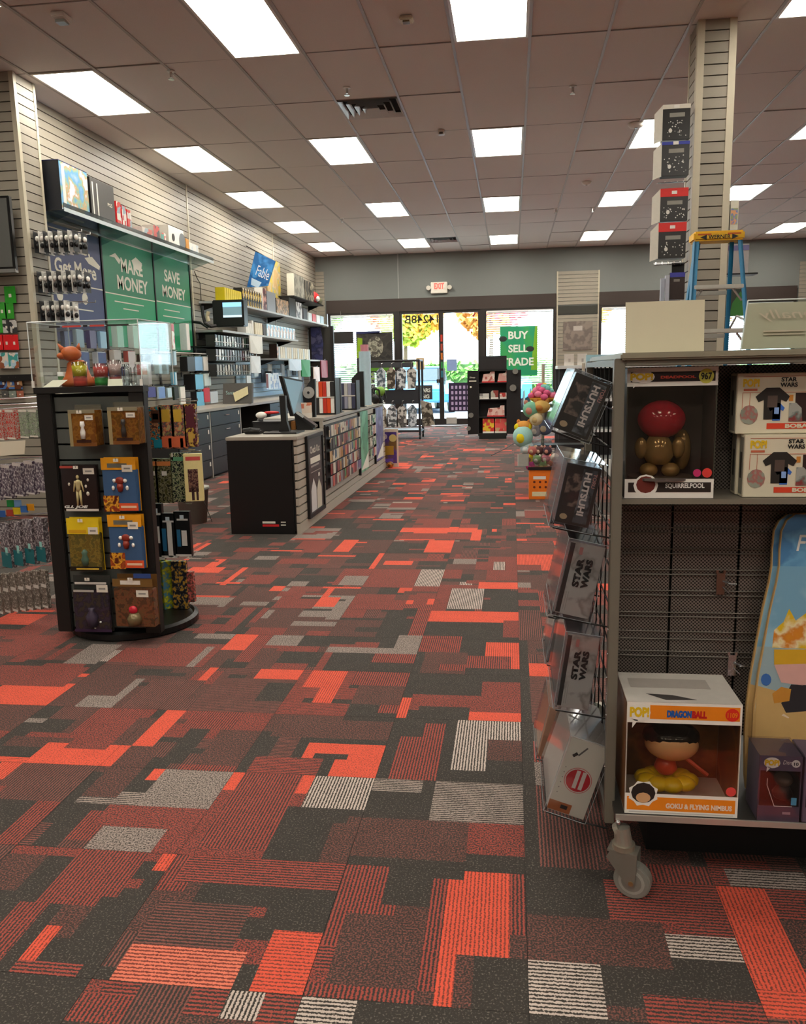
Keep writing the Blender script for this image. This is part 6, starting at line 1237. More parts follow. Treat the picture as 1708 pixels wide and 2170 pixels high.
def wh_deco(t, o, rv, up, w, h):
    c = o+rv*w*.52+up*h*.48; md = pm('cf2430', .45)
    def ring(r, m, e): MB().poly([c+rv*(r*math.cos(q*.2618))+up*(r*math.sin(q*.2618))-Y_*e for q in range(24)], (0, -.0003, 0)).build('round_emblem', m, t)
    ring(w*.36, pm('e07a74', .5), .0003); ring(w*.34, pm('e6dccb', .5), .0006); ring(w*.315, md, .0009)
    for k in range(2): MB().obox(c-rv*w*(.10-.16*k)-up*h*.11-Y_*.0012, rv*w*.10, -Y_*.0003, up*h*.24).build('print_line', pm('e8d8cc', .5), t)
    MB().obox(o+up*h*.01, rv*w*.60, -Y_*.0003, up*h*.13).build('print_panel', pm('b8693a', .5), t); MB().obox(o+rv*w*.32+up*h*.06-Y_*.0004, rv*w*.18, -Y_*.0003, up*h*.05).build('print_panel', pm('2f2a28', .4), t)
    MB().obox(o+rv*w*.30+up*h*.80-Y_*.0003, (rv*.55+up*.9)*w*.30, -Y_*.0003, (rv*.9-up*.55)*w*.04).build('print_panel', pm('6f6660', .5), t); MB().obox(o+rv*w*.16+up*h*.78-Y_*.0003, (rv*.5+up*.6)*w*.18, -Y_*.0003, (rv*.6-up*.5)*w*.10).build('print_panel', pm('2a2625', .4), t)
    for k in range(6): MB().obox(o+rv*w*.10+up*h*(.25+.07*k)-Y_*.0003, rv*w*.025, -Y_*.0003, up*h*.012).build('print_line', pm('8a8078', .5), t)
end_box('game_box', 'white game box with a red round emblem, lowest on the gondola end', (1158, 1712), (1199, 1557), (1236, 1738), 1.95, .26, pm('e4dbc8', .45, var=.03), pm('d8c8bc', .3), wh_deco, cat='box')
# the second box of each row, deeper along the end
rowz = [((1168, 1108), (1200, 1000), (1228, 1120), 'dark boxed figure standing behind the second dark one', pm('6f7478', .2)), ((1163, 1300), (1197, 1170), (1225, 1315), 'grey boxed figure standing behind the third one', pm('8f8686', .2)), ((1160, 1402), (1186, 1300), (1222, 1415), 'grey boxed figure standing behind the fourth one', pm('8f8686', .2)), ((1140, 1602), (1170, 1500), (1203, 1618), 'white and orange game box standing behind the lowest one', pm('cf9a7a', .4))]
for k, (BLp, TLp, BRp, lb, m_) in enumerate(rowz): end_box('figure_box', lb, BLp, TLp, BRp, 2.30, .22, m_, m_, lambda *q: None)
# ================================================================ TOY SPINNER
SXc, SYc = -1.93, 3.90
sp = thing('toy_spinner', 'black slat-panel spinner display on a round base', 'display stand', (SXc, SYc, 0))
m_sb = pm('1d1b19', .45); m_sp = pm('5c605b', .4, var=.05)
MB().lathe((SXc, SYc, 0), [(.30, 0), (.315, .008), (.315, .035), (.295, .045), (.285, .032), (.05, .03)], 48).build('base', pm('151414', .35), sp, smooth=False)
ZT = 1.205; hw = .265
fy = 3.625                             # front face
fxl, fxr = atY(75, 830, fy).x, atY(303, 830, fy).x
cxs = (fxl+fxr)/2; dw = fxr-fxl; by = fy+dw
for (a, b) in ((fxl, fy), (fxr-.075, fy)): box_obj('front_post', m_sb, sp, a, a+.075, b, b+.05, .036, ZT-.015, .004)
ay = fy+.44                            # apex of the triangular plan
box_obj('rear_post', m_sb, sp, cxs-.04, cxs+.04, ay-.03, ay+.02, .036, ZT-.015, .004)
MB().poly([(fxl-.005, fy-.008, ZT-.015), (fxr+.005, fy-.008, ZT-.015), (fxr+.005, fy+.05, ZT-.015), (cxs+.05, ay+.03, ZT-.015), (cxs-.05, ay+.03, ZT-.015), (fxl-.005, fy+.05, ZT-.015)], (0, 0, .027)).build('top_cap', m_sb, sp)
MB().poly([(fxl+.05, fy+.05, .035), (fxr-.05, fy+.05, .035), (cxs+.03, ay-.03, .035), (cxs-.03, ay-.03, .035)], (0, 0, ZT-.055)).build('core', pm('121110', .7), sp)
slat_set(sp, 'y', fy+.045, fxl+.075, fxr-.075, .05, ZT-.03, -1, .075, .02, m_sp)
for s_ in (-1, 1):
    p0 = Vector((cxs+s_*(dw/2-.04), fy+.055, 0)); p1 = Vector((cxs+s_*.045, ay-.03, 0)); dv = p1-p0; nv = Vector((dv.y, -dv.x, 0)).normalized()*.012
    if nv.x*s_ < 0: nv = -nv
    for k in range(15): MB().obox(p0+Z_*(.055+k*.075), dv, nv, (0, 0, .066)).build('slat', m_sp, sp)
mtag = pm('e6dfd0', .5, var=.02)
def blister(label, px0, py0, px1, py1, dep, card, bub, Y=None, parts=(), tagp=None, cat='toy pack', name='toy_pack', stack=0, header=.2, hooky=True, group=None):
    Yf = (fy-.02-dep) if Y is None else Y
    a = atY(px0, py1, Yf); b = atY(px1, py0, Yf); w, h = b.x-a.x, b.z-a.z
    t = thing(name, label, cat, ((a.x+b.x)/2, Yf, a.z), group=group)
    box_obj('backing_card', card, t, a.x, b.x, Yf+dep, Yf+dep+.002, a.z, b.z)
    if dep > .012: MB().box(a.x+.002, b.x-.002, Yf, Yf+dep, a.z+.001, b.z-h*header).build('bubble', bub, t, bevel=.003)
    for (u0, v0, u1, v1, c, e) in parts:
        m_ = c if not isinstance(c, str) else pm(c, .45)
        box_obj('print', m_, t, a.x+w*u0, a.x+w*u1, Yf-.0006-e, Yf-e, a.z+h*v0, a.z+h*v1)
    if tagp: box_obj('price_tag', mtag, t, a.x+w*tagp[0], a.x+w*(tagp[0]+.30), Yf-.003, Yf-.002, a.z+h*tagp[1], a.z+h*(tagp[1]+.13)); box_obj('price_print', pm('8f8a82', .5), t, a.x+w*(tagp[0]+.06), a.x+w*(tagp[0]+.24), Yf-.0036, Yf-.003, a.z+h*(tagp[1]+.05), a.z+h*(tagp[1]+.08))
    if hooky and Y is None:
        xc = (a.x+b.x)/2; MB().tube([(xc, fy+.03, b.z-.012), (xc, Yf-.02, b.z-.012), (xc, Yf-.02, b.z+.002)], .0022, 5).build('peg', m_chrome, t); box_obj('peg_label', mtag, t, xc-.012, xc+.012, Yf-.0215, Yf-.020, b.z-.016, b.z-.002)
    return t, a, b, Yf
amber = art(['7a4c1e', '84561f', '8f6024', '74461a'], 30, 2, rough=.12); amber2 = art(['7c4a1c', '6e4219', '86581f', '624016'], 30, 5, rough=.12)
cardg = pm('4d4a40', .4); silv = pm('8f897c', .25, .4)
for k, (r_, am) in enumerate((((150, 868, 200, 946), amber), ((233, 862, 290, 942), amber2))):
    t, a, b, Yf = blister(['amber window box with a pale figure on the left top peg', 'amber window box with a dark figure on the right top peg'][k], *r_, .07, silv, am, header=.02, parts=((0, .9, 1, 1, '8a8066', .001), (0, 0, .12, .9, '9a8a62', .001), (.12, 0, 1, .10, '7a4a1c', .001), (.25, .10, .8, .18, '3a1c10', .002)), tagp=(.62, .72))
    MB().lathe(((a.x+b.x)/2+.002, Yf-.004, a.z+.035), [(.010, 0), (.012, .03), (.006, .05), (.011, .06), (.009, .078)], 10).build('figure', m_wht if k == 0 else pm('3a3632', .4), t, smooth=True)
    for q in range(2):
        MB().box(a.x-.006*(q+1), b.x-.006*(q+1), Yf+.072+.012*q, Yf+.078+.012*q, a.z+.006*(q+1), b.z+.010*(q+1)).build('rear_card', pm('5a564a', .4), t)
# mannequin pack
t, a, b, Yf = blister('black card pack with a beige mannequin figure and white lettering', 135, 985, 203, 1083, .018, pm('231a18', .4), pm('2b201d', .15), header=.02, parts=((0, .93, .36, .98, 'b04a40', .001), (.08, .0, .98, .05, 'd8d2c8', .001)), tagp=(.64, .80))
xm, ym, zm, H = (a.x+b.x)/2-.004, Yf-.004, a.z+.028, (b.z-a.z)*.66
mm_ = pm('c9ba86', .5)
MB().ball((xm, ym, zm+H*.93), .0075, .006, .010, 10, 8).lathe((xm, ym, zm+H*.48), [(.011, 0), (.010, .012), (.013, .035), (.015, .045), (.005, .052)], 10).cyl((xm-.006, ym, zm+H*.5), (xm-.009, ym, zm), .0068, .0045).cyl((xm+.006, ym, zm+H*.5), (xm+.010, ym, zm), .0068, .0045).cyl((xm-.014, ym, zm+H*.8), (xm-.024, ym, zm+H*.45), .0042, .003).cyl((xm+.014, ym, zm+H*.8), (xm+.026, ym, zm+H*.45), .0042, .003).build('figure', mm_, t, smooth=True)
text('G.I. JOE', (a.x+.008, Yf-.003, a.z+.011), X_, Z_, (b.x-a.x)*.66, .017, m_wht, t, bold=.05, shear=.25)
for k, (dx, dz, r) in enumerate(((-.045, .10, .006), (.045, .055, .008), (.038, .09, .006), (.05, .12, .006))): MB().ball((xm+dx, ym, zm+dz), r, .004, r*1.3, 8, 6).build('accessory', pm('cfc8b8', .4), t, smooth=True)
ora = pm('eaa21c', .4); blu = pm('3f5f86', .2)
for k, r_ in enumerate(((222, 970, 286, 1084), (236, 1091, 298, 1205))):
    t, a, b, Yf = blister(['orange and blue figure pack on the right second peg', 'orange and blue figure pack below its twin on the right side'][k], *r_, .030, ora, blu, header=.22, parts=((0, .78, 1, 1, ora, .001), (.18, .82, .75, .90, '6a6a60', .002), (0, 0, .45, .30, art(['e8862a', '8a2a14', 'f0b030', '5a1c10'], 30, k), .002), (.45, .02, 1, .16, 'e0582c', .003), (.5, .07, .95, .11, 'f0c8a8', .004)), tagp=(.60, .74))
    xm = (a.x+b.x)/2+.003; z_ = a.z+(b.z-a.z)*.5
    MB().ball((xm, Yf-.004, z_+.02), .022, .008, .018, 10, 8).lathe((xm, Yf-.004, z_-.03), [(.010, 0), (.016, .02), (.012, .035)], 10).build('figure', pm('8a2f20', .4), t, smooth=True)
    for s_ in (-1, 1): MB().ball((xm+s_*.026, Yf-.004, z_+.02), .010, .006, .009, 8, 6).ball((xm+s_*.034, Yf-.004, z_-.014), .008, .006, .011, 8, 6).build('figure_glove', m_wht, t, smooth=True)
t, a, b, Yf = blister('yellow topped figure pack on the left third peg', 150, 1098, 208, 1210, .030, pm('e6c21c', .4), art(['7a6428', '6a5826', '846f2e', '605628'], 45, 3, rough=.12), header=.28, parts=((0, .70, 1, 1, 'e8c81e', .001), (.05, .72, .6, .78, 'd8a41c', .002), (0, 0, 1, .09, '231c10', .002), (.2, .03, .9, .06, 'd0b040', .003)), tagp=(.66, .70))
MB().lathe(((a.x+b.x)/2, Yf-.004, a.z+.03), [(.013, 0), (.018, .03), (.010, .05), (.015, .062), (.006, .075)], 10).build('figure', pm('4f6a58', .4), t, smooth=True)
t, a, b, Yf = blister('dark violet figure pack on the left lowest peg', 160, 1222, 228, 1338, .022, pm('3a3d3a', .4), art(['322a36', '382f3c', '2e2830', '3e362e'], 40, 6, rough=.1), header=.24, parts=((.1, .86, .95, .90, 'cfcac2', .001), (0, 0, 1, .05, '3a2440', .002), (.05, .72, .6, .76, 'b8b2aa', .002)), tagp=(.68, .72))
for dx, dz in ((-.02, .045), (.04, .05), (.01, .02)): MB().ball(((a.x+b.x)/2+dx, Yf-.002, a.z+dz), .006, .004, .005, 8, 6).build('accessory', m_wht, t, smooth=True)
MB().lathe(((a.x+b.x)/2, Yf-.003, a.z+.03), [(.024, 0), (.03, .05), (.012, .075), (.016, .09)], 10).build('figure', pm('3f3546', .4), t, smooth=True)
t, a, b, Yf = blister('brown blister pack with a red and bronze toy on the right lowest peg', 246, 1222, 322, 1328, .05, pm('6a4a24', .4), art(['5a3a22', '664a30', '74462e', '503a28'], 45, 7, rough=.12), header=.24, parts=((0, .80, 1, .95, '7a5a2c', .001), (.2, .84, .7, .92, 'e6e0d4', .002), (.55, .97, .98, 1.06, '2f4a86', .004)), tagp=(.58, .60))
MB().ball(((a.x+b.x)/2-.005, Yf-.004, a.z+.085), .022, .012, .02, 12, 8).build('toy_top', pm('c42436', .2), t, smooth=True); MB().lathe(((a.x+b.x)/2, Yf-.004, a.z+.015), [(.03, 0), (.036, .03), (.022, .055)], 12).build('toy_base', pm('7a6a4a', .3, .3), t, smooth=True)
# ---------------------------------------------------------------- packs hung on the right side of the spinner
art_ = lambda c, s, sd=0: art(c, s*5, sd, rough=.25)
Yr = 4.02
def hung(label, px0, py0, px1, py1, m1, Y=Yr, dep=.03, yaw=0, extra=(), name='toy_pack', group=None):
    a = atY(px0, py1, Y); b = atY(px1, py0, Y); w = b.x-a.x; h = b.z-a.z
    t = thing(name, label, 'toy pack', ((a.x+b.x)/2, Y, a.z), group=group); rv = Vector((math.cos(yaw), math.sin(yaw), 0))*w; nv = Vector((math.sin(yaw), -math.cos(yaw), 0))
    o = Vector((a.x, Y, a.z))
    MB().obox(o, rv, -nv*dep, (0, 0, h)).build('pack', m1, t, bevel=.0015)
    for (u0, v0, u1, v1, c) in extra:
        m_ = c if not isinstance(c, str) else pm(c, .45); MB().obox(o+rv*u0+Z_*h*v0+nv*.0008, rv*(u1-u0), -nv*.0006, (0, 0, h*(v1-v0))).build('print', m_, t)
    return t
hung('tall dark pack with a brown-robed figure print on the spinner side', 318, 862, 341, 951, art_(['2f4a52', '5a3626', 'c98a5a', '26303a', '1f8a9a'], 10, 1), extra=((.25, .62, .85, .92, '4a2a1c'), (.35, .70, .75, .84, 'c9936a'), (.3, .02, .9, .22, '1f8aa0')))
for k, x in enumerate((341, 366)): hung('tall yellow, violet and orange figure pack, one of a pair', x, 858, x+25, 951, art_(['6a6a78', '8a7f4a', '4a4658', 'c9704a', 'b0a070'], 9, 2), dep=.02, extra=((.2, .62, .75, .9, 'c9a23a'), (.1, .03, .9, .28, 'd86a44'), (.55, .03, .75, .24, 'f0d8b0')), group='pair of yellow and orange packs on the spinner')
hung('tall pack with a maroon and gold figure print beside the drawers', 393, 856, 412, 947, art_(['c9c0b4', '6a2a34', '3a2228', 'c9a24a'], 9, 4), extra=((.2, .45, .9, .95, '5a2630'), (.3, .1, .7, .35, 'c9a04a')))
for k, (x0, x1, lb) in enumerate(((318, 332, 'narrow olive figure pack next to the spinner post'), (333, 362, 'wide olive figure pack with a skull-white dot'))): hung(lb, x0, 972, x1, 1066, art_(['6a6428', '4a4a2c', '8f8a6a', '2f3022'], 12, 5+k), extra=((.05, .84, .95, .94, 'd8864a'), (.4, .62, .7, .72, 'e6e2da')))
hung('black and green figure pack between olive and cream ones', 366, 960, 395, 1064, art_(['1f2420', '3a4a38', 'b0b48a', '26282a'], 12, 8), extra=((.1, .84, .95, .92, '5f9a74'), (.1, .86, .2, 1, 'c9c4b4')))
hung('cream figure pack with a red title and dark figure', 394, 962, 424, 1063, pm('e4d394', .4), Y=Yr-.03, yaw=.25, extra=((.12, .86, .92, .94, 'c9504a'), (.2, .2, .75, .68, art_(['5a2626', '3a2224', '7a5a4a'], 22, 3)), (.35, .02, .5, .3, '3a2224'), (.6, .02, .72, .3, '3a2224')))
for k, (x0, y0_, x1, y1_, lb) in enumerate(((326, 1068, 341, 1186, 'narrow black pack with white print beside the spinner post'), (343, 1088, 370, 1182, 'black pack with a blue and white upright title'), (373, 1084, 400, 1179, 'black pack with a shorter blue and white title'))):
    hung(lb, x0, y0_, x1, y1_, pm('17181a', .35), extra=((.2, .80, .9, .84, 'd6d6d2'), (.4, .84, .65, .92, 'cfe0ea')) + (((.12, .15, .38, .66, '2a6f9a'), (.45, .02, .75, .80, 'e4e2dc')) if k == 1 else ((.15, .22, .38, .60, '2a6f9a'), (.45, .24, .78, .58, 'e4e2dc')) if k == 2 else ((.25, .3, .7, .6, 'e4e2dc'),))+((0, 0, 1, .05, 'e4e2dc'),))
for k, x in enumerate((334, 350)): hung('blue and yellow toy pack seen nearly edge-on', x, 1188+4*k, x+17, 1302-4*k, art_(['2f6a8a', 'c4c42a', '7a8a3a', '3f7a92'], 7, k), Y=Yr+.02, yaw=.8, group='blue and yellow packs low on the spinner')
hung('brown and gold toy pack low on the spinner side', 368, 1190, 392, 1290, art_(['4a2a1c', 'c99a3c', '3a3f44', '26242a'], 10, 4), Y=Yr+.03)
hung('small red and white rounded pack, outermost low on the spinner', 390, 1212, 408, 1276, art_(['d8d0c8', 'c85a50', '5a4a44'], 14, 5), Y=Yr+.04)
rl = thing('side_hooks', 'chrome hooks with ticket holders on the right side of the spinner', 'hook', (fxr, Yr, .3))
for py, px in ((850, 412), (958, 420), (1070, 400), (1184, 428)):
    p = atY(px, py, Yr); MB().tube([(fxr-.01, Yr+.04, p.z), (p.x, Yr+.04, p.z), (p.x, Yr+.04, p.z+.012)], .0025, 5).tube([(fxr-.01, Yr+.01, p.z+.012), (p.x-.02, Yr+.01, p.z+.012)], .0022, 5).build('wire', m_chrome, rl)
# ---------------------------------------------------------------- packs on the left side, beside the spinner
Yl = 3.98
ll = thing('side_hooks', 'chrome rails and hooks reaching out from the left side of the spinner', 'hook', (fxl, Yl, .3))
for py0, py1 in ((846, 838), (858, 852), (868, 858), (975, 962), (986, 972), (1000, 990), (1098, 1080), (1106, 1092), (1205, 1190), (1222, 1208)):
    a = atY(-60, py0+3, Yl); b = atY(86+(py0-840)*.09, py1, Yl); MB().tube([a, Vector((fxl, Yl, b.z))], .0035, 5).build('wire', m_chrome, ll)
def leftpack(label, px0, py0, px1, py1, m1, Y=Yl, extra=(), group=None, yaw=-.5, dep=.028): return hung(label, px0, py0, px1, py1, m1, Y, dep, yaw, extra, group=group)
rdp = art_(['c9463c', 'b03a34', 'd8b0a4', '8a8a84', 'c9463c'], 16, 3); gnp = art_(['6aa056', '8a8a84', 'b4c4a4', '5a6a50', '9a9a92'], 16, 4)
for k, (x, m_) in enumerate(((-32, rdp), (-8, rdp), (16, rdp), (44, gnp), (64, gnp))): leftpack('%s clear blister pack in the top left row of the spinner' % ('red' if m_ is rdp else 'green'), x, 868+2*k*0, x+24, 934-k*2, m_, Y=Yl-.03*k, group='%s packs, top left row' % ('red' if m_ is rdp else 'green'), extra=((0, .92, 1, 1, 'dcd6ca'), (0, 0, 1, .06, 'dcd6ca')))
sg = solo('rail_sign', 'cream paper sign clipped under the top left row of packs', 'sign', MB().poly([atY(-60, 972, 3.8), atY(52, 962, 3.8), atY(54, 933, 3.8), atY(-60, 940, 3.8)], (0, .004, 0)), pm('ddd3bc', .6, var=.03))
prp = art_(['57485a', '483a4c', '8a8088', '3c3040', 'c4bcc0'], 18, 6)
for k in range(6): leftpack('violet figure blister pack in the second left row', -40+k*24, 992-k*4, -16+k*24, 1062-k*4, prp, Y=Yl-.03*k, group='violet packs, second left row', extra=((0, .9, 1, 1, 'cfc8c4'), (0, 0, 1, .05, 'cfc8c4')))
for k, (x, y, c, lb) in enumerate(((15, 1060, '1f8a44', 'green'), (30, 1060, '7aa8d8', 'light blue'), (28, 1076, 'e0c81e', 'yellow'), (44, 1072, '3f78c4', 'blue'), (57, 1068, 'f0a81e', 'orange'), (14, 1080, 'a8402c', 'red'), (-4, 1082, '2f5a9a', 'dark blue'))):
    a = atY(x, y+14, 3.92); b = atY(x+14, y, 3.92); solo('price_flag', '%s little ticket below the violet packs' % lb, 'ticket', MB().box(a.x, b.x, 3.92, 3.924, a.z, b.z), pm(c, .5))
tlp = art_(['4a3f44', '6a5f64', '2a2628', '8a8084', 'b4acac'], 18, 7)
for k in range(4): leftpack('teal based figure blister pack in the third left row', 6+k*24, 1108-k*4, 32+k*24, 1200-k*4, tlp, Y=Yl-.03*k, group='teal packs, third left row', extra=((0, .0, 1, .34, '0f6a72'), (.45, .28, .7, .46, '9ad8d0')))
cpm = art_(['4a443e', '6a6258', '8f857a', '3a3430', 'b8aea2'], 20, 8)
for k in range(8): leftpack('slim clear figure pack in the lowest left row', -22+k*16, 1218-k*1.5, -8+k*16, 1300-k*2, cpm, Y=Yl-.015*k, group='slim clear packs, lowest left row', dep=.02, extra=((0, .55, 1, .64, 'cfc9c0'), (0, 0, 1, .06, 'd0cac2')))
# ---------------------------------------------------------------- acrylic case on top of the spinner
cs2 = thing('acrylic_case', 'clear acrylic display case standing on the spinner top', 'display case', (cxs, fy+dw/2, ZT+.013))
A = atY(70, 824, fy); B = atY(291, 676, fy); x0, x1, z0, z1 = A.x, B.x, ZT+.0125, B.z; y0, y1 = fy+.0, fy+.36
ma = clear('fbfdfd', .06, .04); th = .004
MB().box(x0, x1, y0, y0+th, z0, z1).build('front_pane', ma, cs2); MB().box(x0, x1, y1-th, y1, z0, z1).build('back_pane', ma, cs2); MB().box(x0, x0+th, y0+th, y1-th, z0, z1).build('left_pane', ma, cs2); MB().box(x1-th, x1, y0+th, y1-th, z0, z1).build('right_pane', ma, cs2); MB().box(x0, x1, y0, y1, z1, z1+th).build('top_pane', ma, cs2)
me_ = pm('dfe6e6', .1); e = MB()
for q in ((x0, y0), (x1, y0), (x0, y1), (x1, y1)): e.tube([(q[0], q[1], z0), (q[0], q[1], z1)], .0022, 5)
e.tube([(x0, y0, z1), (x1, y0, z1), (x1, y1, z1), (x0, y1, z1), (x0, y0, z1)], .0022, 5).build('polished_edge', me_, cs2)
zt2 = z1-.028
for a, b, c in ((.20, .30, '2a2624'), (.32, .49, 'c9483f'), (.51, .55, '2a2624'), (.57, .70, 'c9483f'), (.72, .92, '2a2624')): box_obj('print', pm(c, .5), cs2, x0+(x1-x0)*a, x0+(x1-x0)*b, y0-.001, y0-.0004, zt2, zt2+.008)
for s_, q in ((0, x0-.002), (1, x1-.008)): box_obj('corner_block', m_wht, cs2, q, q+.010, y0-.006, y0+.004, z0, z0+.03)
# things inside the case
fxm, fym = x0+.135, y0+.17
fx_ = thing('fox_figurine', 'orange seated fox figurine inside the acrylic case', 'figurine', (fxm, fym, z0))
mo_ = pm('c8622c', .4)
MB().lathe((fxm, fym, z0), [(.075, 0), (.082, .02), (.06, .05), (.05, .08), (.045, .11), (.03, .125)], 18).build('body', mo_, fx_, smooth=True)
MB().ball((fxm-.015, fym-.02, z0+.155), .048, .045, .036, 16, 10).ball((fxm-.05, fym-.045, z0+.145), .02, .026, .016, 10, 7).build('head', mo_, fx_, smooth=True)
for dx in (-.045, .028): MB().cyl((fxm-.012+dx, fym-.01, z0+.172), (fxm-.02+dx*1.5, fym-.005, z0+.205), .016, .002, 8).build('ear', mo_, fx_, smooth=True)
MB().tube([(fxm+.06, fym+.02, z0+.03), (fxm+.10, fym+.03, z0+.02), (fxm+.13, fym, z0+.018), (fxm+.14, fym-.04, z0+.02)], .017, 8).build('tail', pm('b85626', .4), fx_, smooth=True)
def tumbler(x, y, r, h, c1, c2, lb):
    t = thing('glass_tumbler', lb, 'glass', (x, y, z0)); MB().lathe((x, y, z0+.0005), [(r*.8, 0), (r, h), (r*.95, h), (r*.76, .006)], 18).build('glass', clear('f4f6f6', .14, .04), t, smooth=True)
    MB().lathe((x, y, z0+h*.42), [(r*.86, 0), (r*.95, h*.42)], 18).build('upper_print', pm(c1, .4), t, smooth=True); MB().lathe((x, y, z0+.004), [(r*.82, 0), (r*.86, h*.32)], 18).build('lower_print', pm(c2, .4), t, smooth=True)
tumbler(x0+.205, y0+.06, .036, .115, 'e2d21c', 'd84a3c', 'glass tumbler with yellow and red print in the case'); tumbler(x0+.305, y0+.07, .036, .105, 'd85048', '3a9a44', 'glass tumbler with red and green print in the case'); tumbler(x0+.36, y0+.10, .032, .12, 'd8b4ac', 'c4605c', 'glass tumbler with faded red print in the case')
for k, (dx, dy) in enumerate(((.41, .10), (.44, .06), (.455, .14))):
    t = thing('clear_vial', 'clear glass vial at the right end of the case', 'glass', (x0+dx, y0+dy, z0), group='clear vials in the case'); MB().lathe((x0+dx, y0+dy, z0+.0005), [(.02, 0), (.02, .08), (.012, .09), (.012, .10)], 12).build('glass', clear('eef2f2', .2, .04), t, smooth=True); MB().cyl((x0+dx, y0+dy, z0+.10), (x0+dx, y0+dy, z0+.108), .013, n=10).build('cap', m_wht, t)
for k, (xa, xb, sl, lb) in enumerate(((.045, .135, .015, 'left'), (.365, .45, -.03, 'right'))): solo('price_card', 'cream price card lying at the %s front of the case' % lb, 'card', MB().poly([(x0+xa, y0+.008, z0+.001), (x0+xb-.012, y0+.008, z0+.001), (x0+xb+sl, y0+.045, z0+.032), (x0+xa+sl+.015, y0+.045, z0+.032)], (0, .001, .0005)), pm('eae4cc', .6, var=.02))
for k, (dx, c, hh, lb) in enumerate(((.235, '3a4a86', .10, 'blue and white boxed figure at the back of the case, left'), (.315, '3a4a86', .10, 'blue and white boxed figure at the back of the case, right'), (.43, 'c85a50', .11, 'red and pink box at the back of the case'))):
    t = thing('small_figure_box', lb, 'box', (x0+dx, y0+.25, z0)); box_obj('box', pm('e2e2e0', .4), t, x0+dx-.03, x0+dx+.03, y0+.24, y0+.28, z0+.001, z0+.001+hh, .002); box_obj('print', pm(c, .4), t, x0+dx-.026, x0+dx+.026, y0+.239, y0+.24, z0+hh*.45, z0+hh*.9)
t = thing('mug', 'white mug with green print beside the fox figurine', 'mug', (x0+.05, y0+.2, z0)); MB().lathe((x0+.05, y0+.2, z0+.0005), [(.03, 0), (.034, .07), (.030, .07), (.027, .008)], 16).build('body', m_wht, t, smooth=True); box_obj('print', pm('5a8a5a', .5), t, x0+.035, x0+.065, y0+.164, y0+.167, z0+.02, z0+.05); MB().tube([(x0+.08, y0+.2, z0+.06), (x0+.10, y0+.2, z0+.055), (x0+.10, y0+.2, z0+.02), (x0+.08, y0+.2, z0+.015)], .005, 6).build('handle', m_wht, t)
# ================================================================ LADDER AND COLUMN STOCK
YL = 6.25
ld = thing('step_ladder', 'blue fibreglass step ladder with a yellow top cap', 'ladder', (1.55, YL+.5, 0))
a = atY(1469, 512, YL); b = atY(1578, 487, YL); LZ0, LZ1 = a.z, b.z; LXa, LXb = a.x, b.x; lc = (LXa+LXb)/2
cap = MB().box(LXa, LXb, YL-.02, YL+.16, LZ0, LZ1).build('top_cap', pm('f0bd18', .4), ld, bevel=.012)
text('WERNER', (lc-.075, YL-.0215, (LZ0+LZ1)/2-.022), X_, Z_, .15, .026, m_blk, ld, bold=.02)
for s_ in (-1, 1): MB().poly([(lc+s_*.085, YL-.0213, (LZ0+LZ1)/2-.028), (lc+s_*.13, YL-.0213, (LZ0+LZ1)/2-.01), (lc+s_*.085, YL-.0213, (LZ0+LZ1)/2+.008)], (0, .0008, 0)).build('arrow_print', m_blk, ld); box_obj('warning_print', pm('d0601c', .5), ld, lc+s_*.10-.045, lc+s_*.10+.045, YL-.0212, YL-.0205, LZ1-.028, LZ1-.018)
mblu = pm('2a86b4', .4); run = .48*LZ0/2.2; drop = LZ0
def rail(x_top, x_bot, yt, yb, nm_):
    t0, b0 = Vector((x_top, yt, LZ0+.005)), Vector((x_bot, yb, .012)); w = Vector((.03*(1 if x_top > lc else -1), 0, 0))
    MB().obox(b0, Vector((.012*(1 if x_top < lc else -1), 0, 0)), Vector((0, .075, 0)), t0-b0).obox(b0, Vector((.03*(1 if x_top < lc else -1), 0, 0)), Vector((0, .008, 0)), t0-b0).build(nm_, mblu, ld)
sp_t, sp_b = (LXb-LXa)/2-.012, .30
for s_ in (-1, 1):
    rail(lc+s_*sp_t, lc+s_*sp_b, YL, YL-.42, 'front_rail'); rail(lc+s_*(sp_t-.03), lc+s_*(sp_b-.04), YL+.10, YL+.72, 'rear_rail')
    box_obj('foot', m_blk, ld, lc+s_*sp_b-.03, lc+s_*sp_b+.03, YL-.44, YL-.33, 0, .03); box_obj('foot', m_blk, ld, lc+s_*(sp_b-.04)-.03, lc+s_*(sp_b-.04)+.03, YL+.70, YL+.80, 0, .03)
z = LZ0-.305; k = 0
while z > .2:
    f = (LZ0-z)/LZ0; hw_ = sp_t+(sp_b-sp_t)*f-.014; yy = YL-.42*f
    st = box_obj('step', pm('c9c7bd', .35, .4), ld, lc-hw_, lc+hw_, yy-.01, yy+.08, z-.028, z, .003)
    for s_ in (-1, 1): MB().tube([(lc+s_*(hw_-.06), yy+.03, z-.03), (lc+s_*hw_, yy+.03, z-.11)], .008, 6).build('step_brace', pm('cfcfc9', .3, .6), ld)
    if k < 4: box_obj('rear_bar', pm('b4b2a8', .35, .4), ld, lc-hw_+.05, lc+hw_-.05, YL+.10+.62*f, YL+.125+.62*f, z-.05, z-.02)
    z -= .305; k += 1
for s_ in (-1, 1): MB().tube([(lc+s_*.19, YL-.12, 1.55), (lc+s_*.17, YL+.10, 1.60), (lc+s_*.17, YL+.28, 1.52)], .008, 6).build('spreader', pm('cfcfc9', .3, .6), ld)
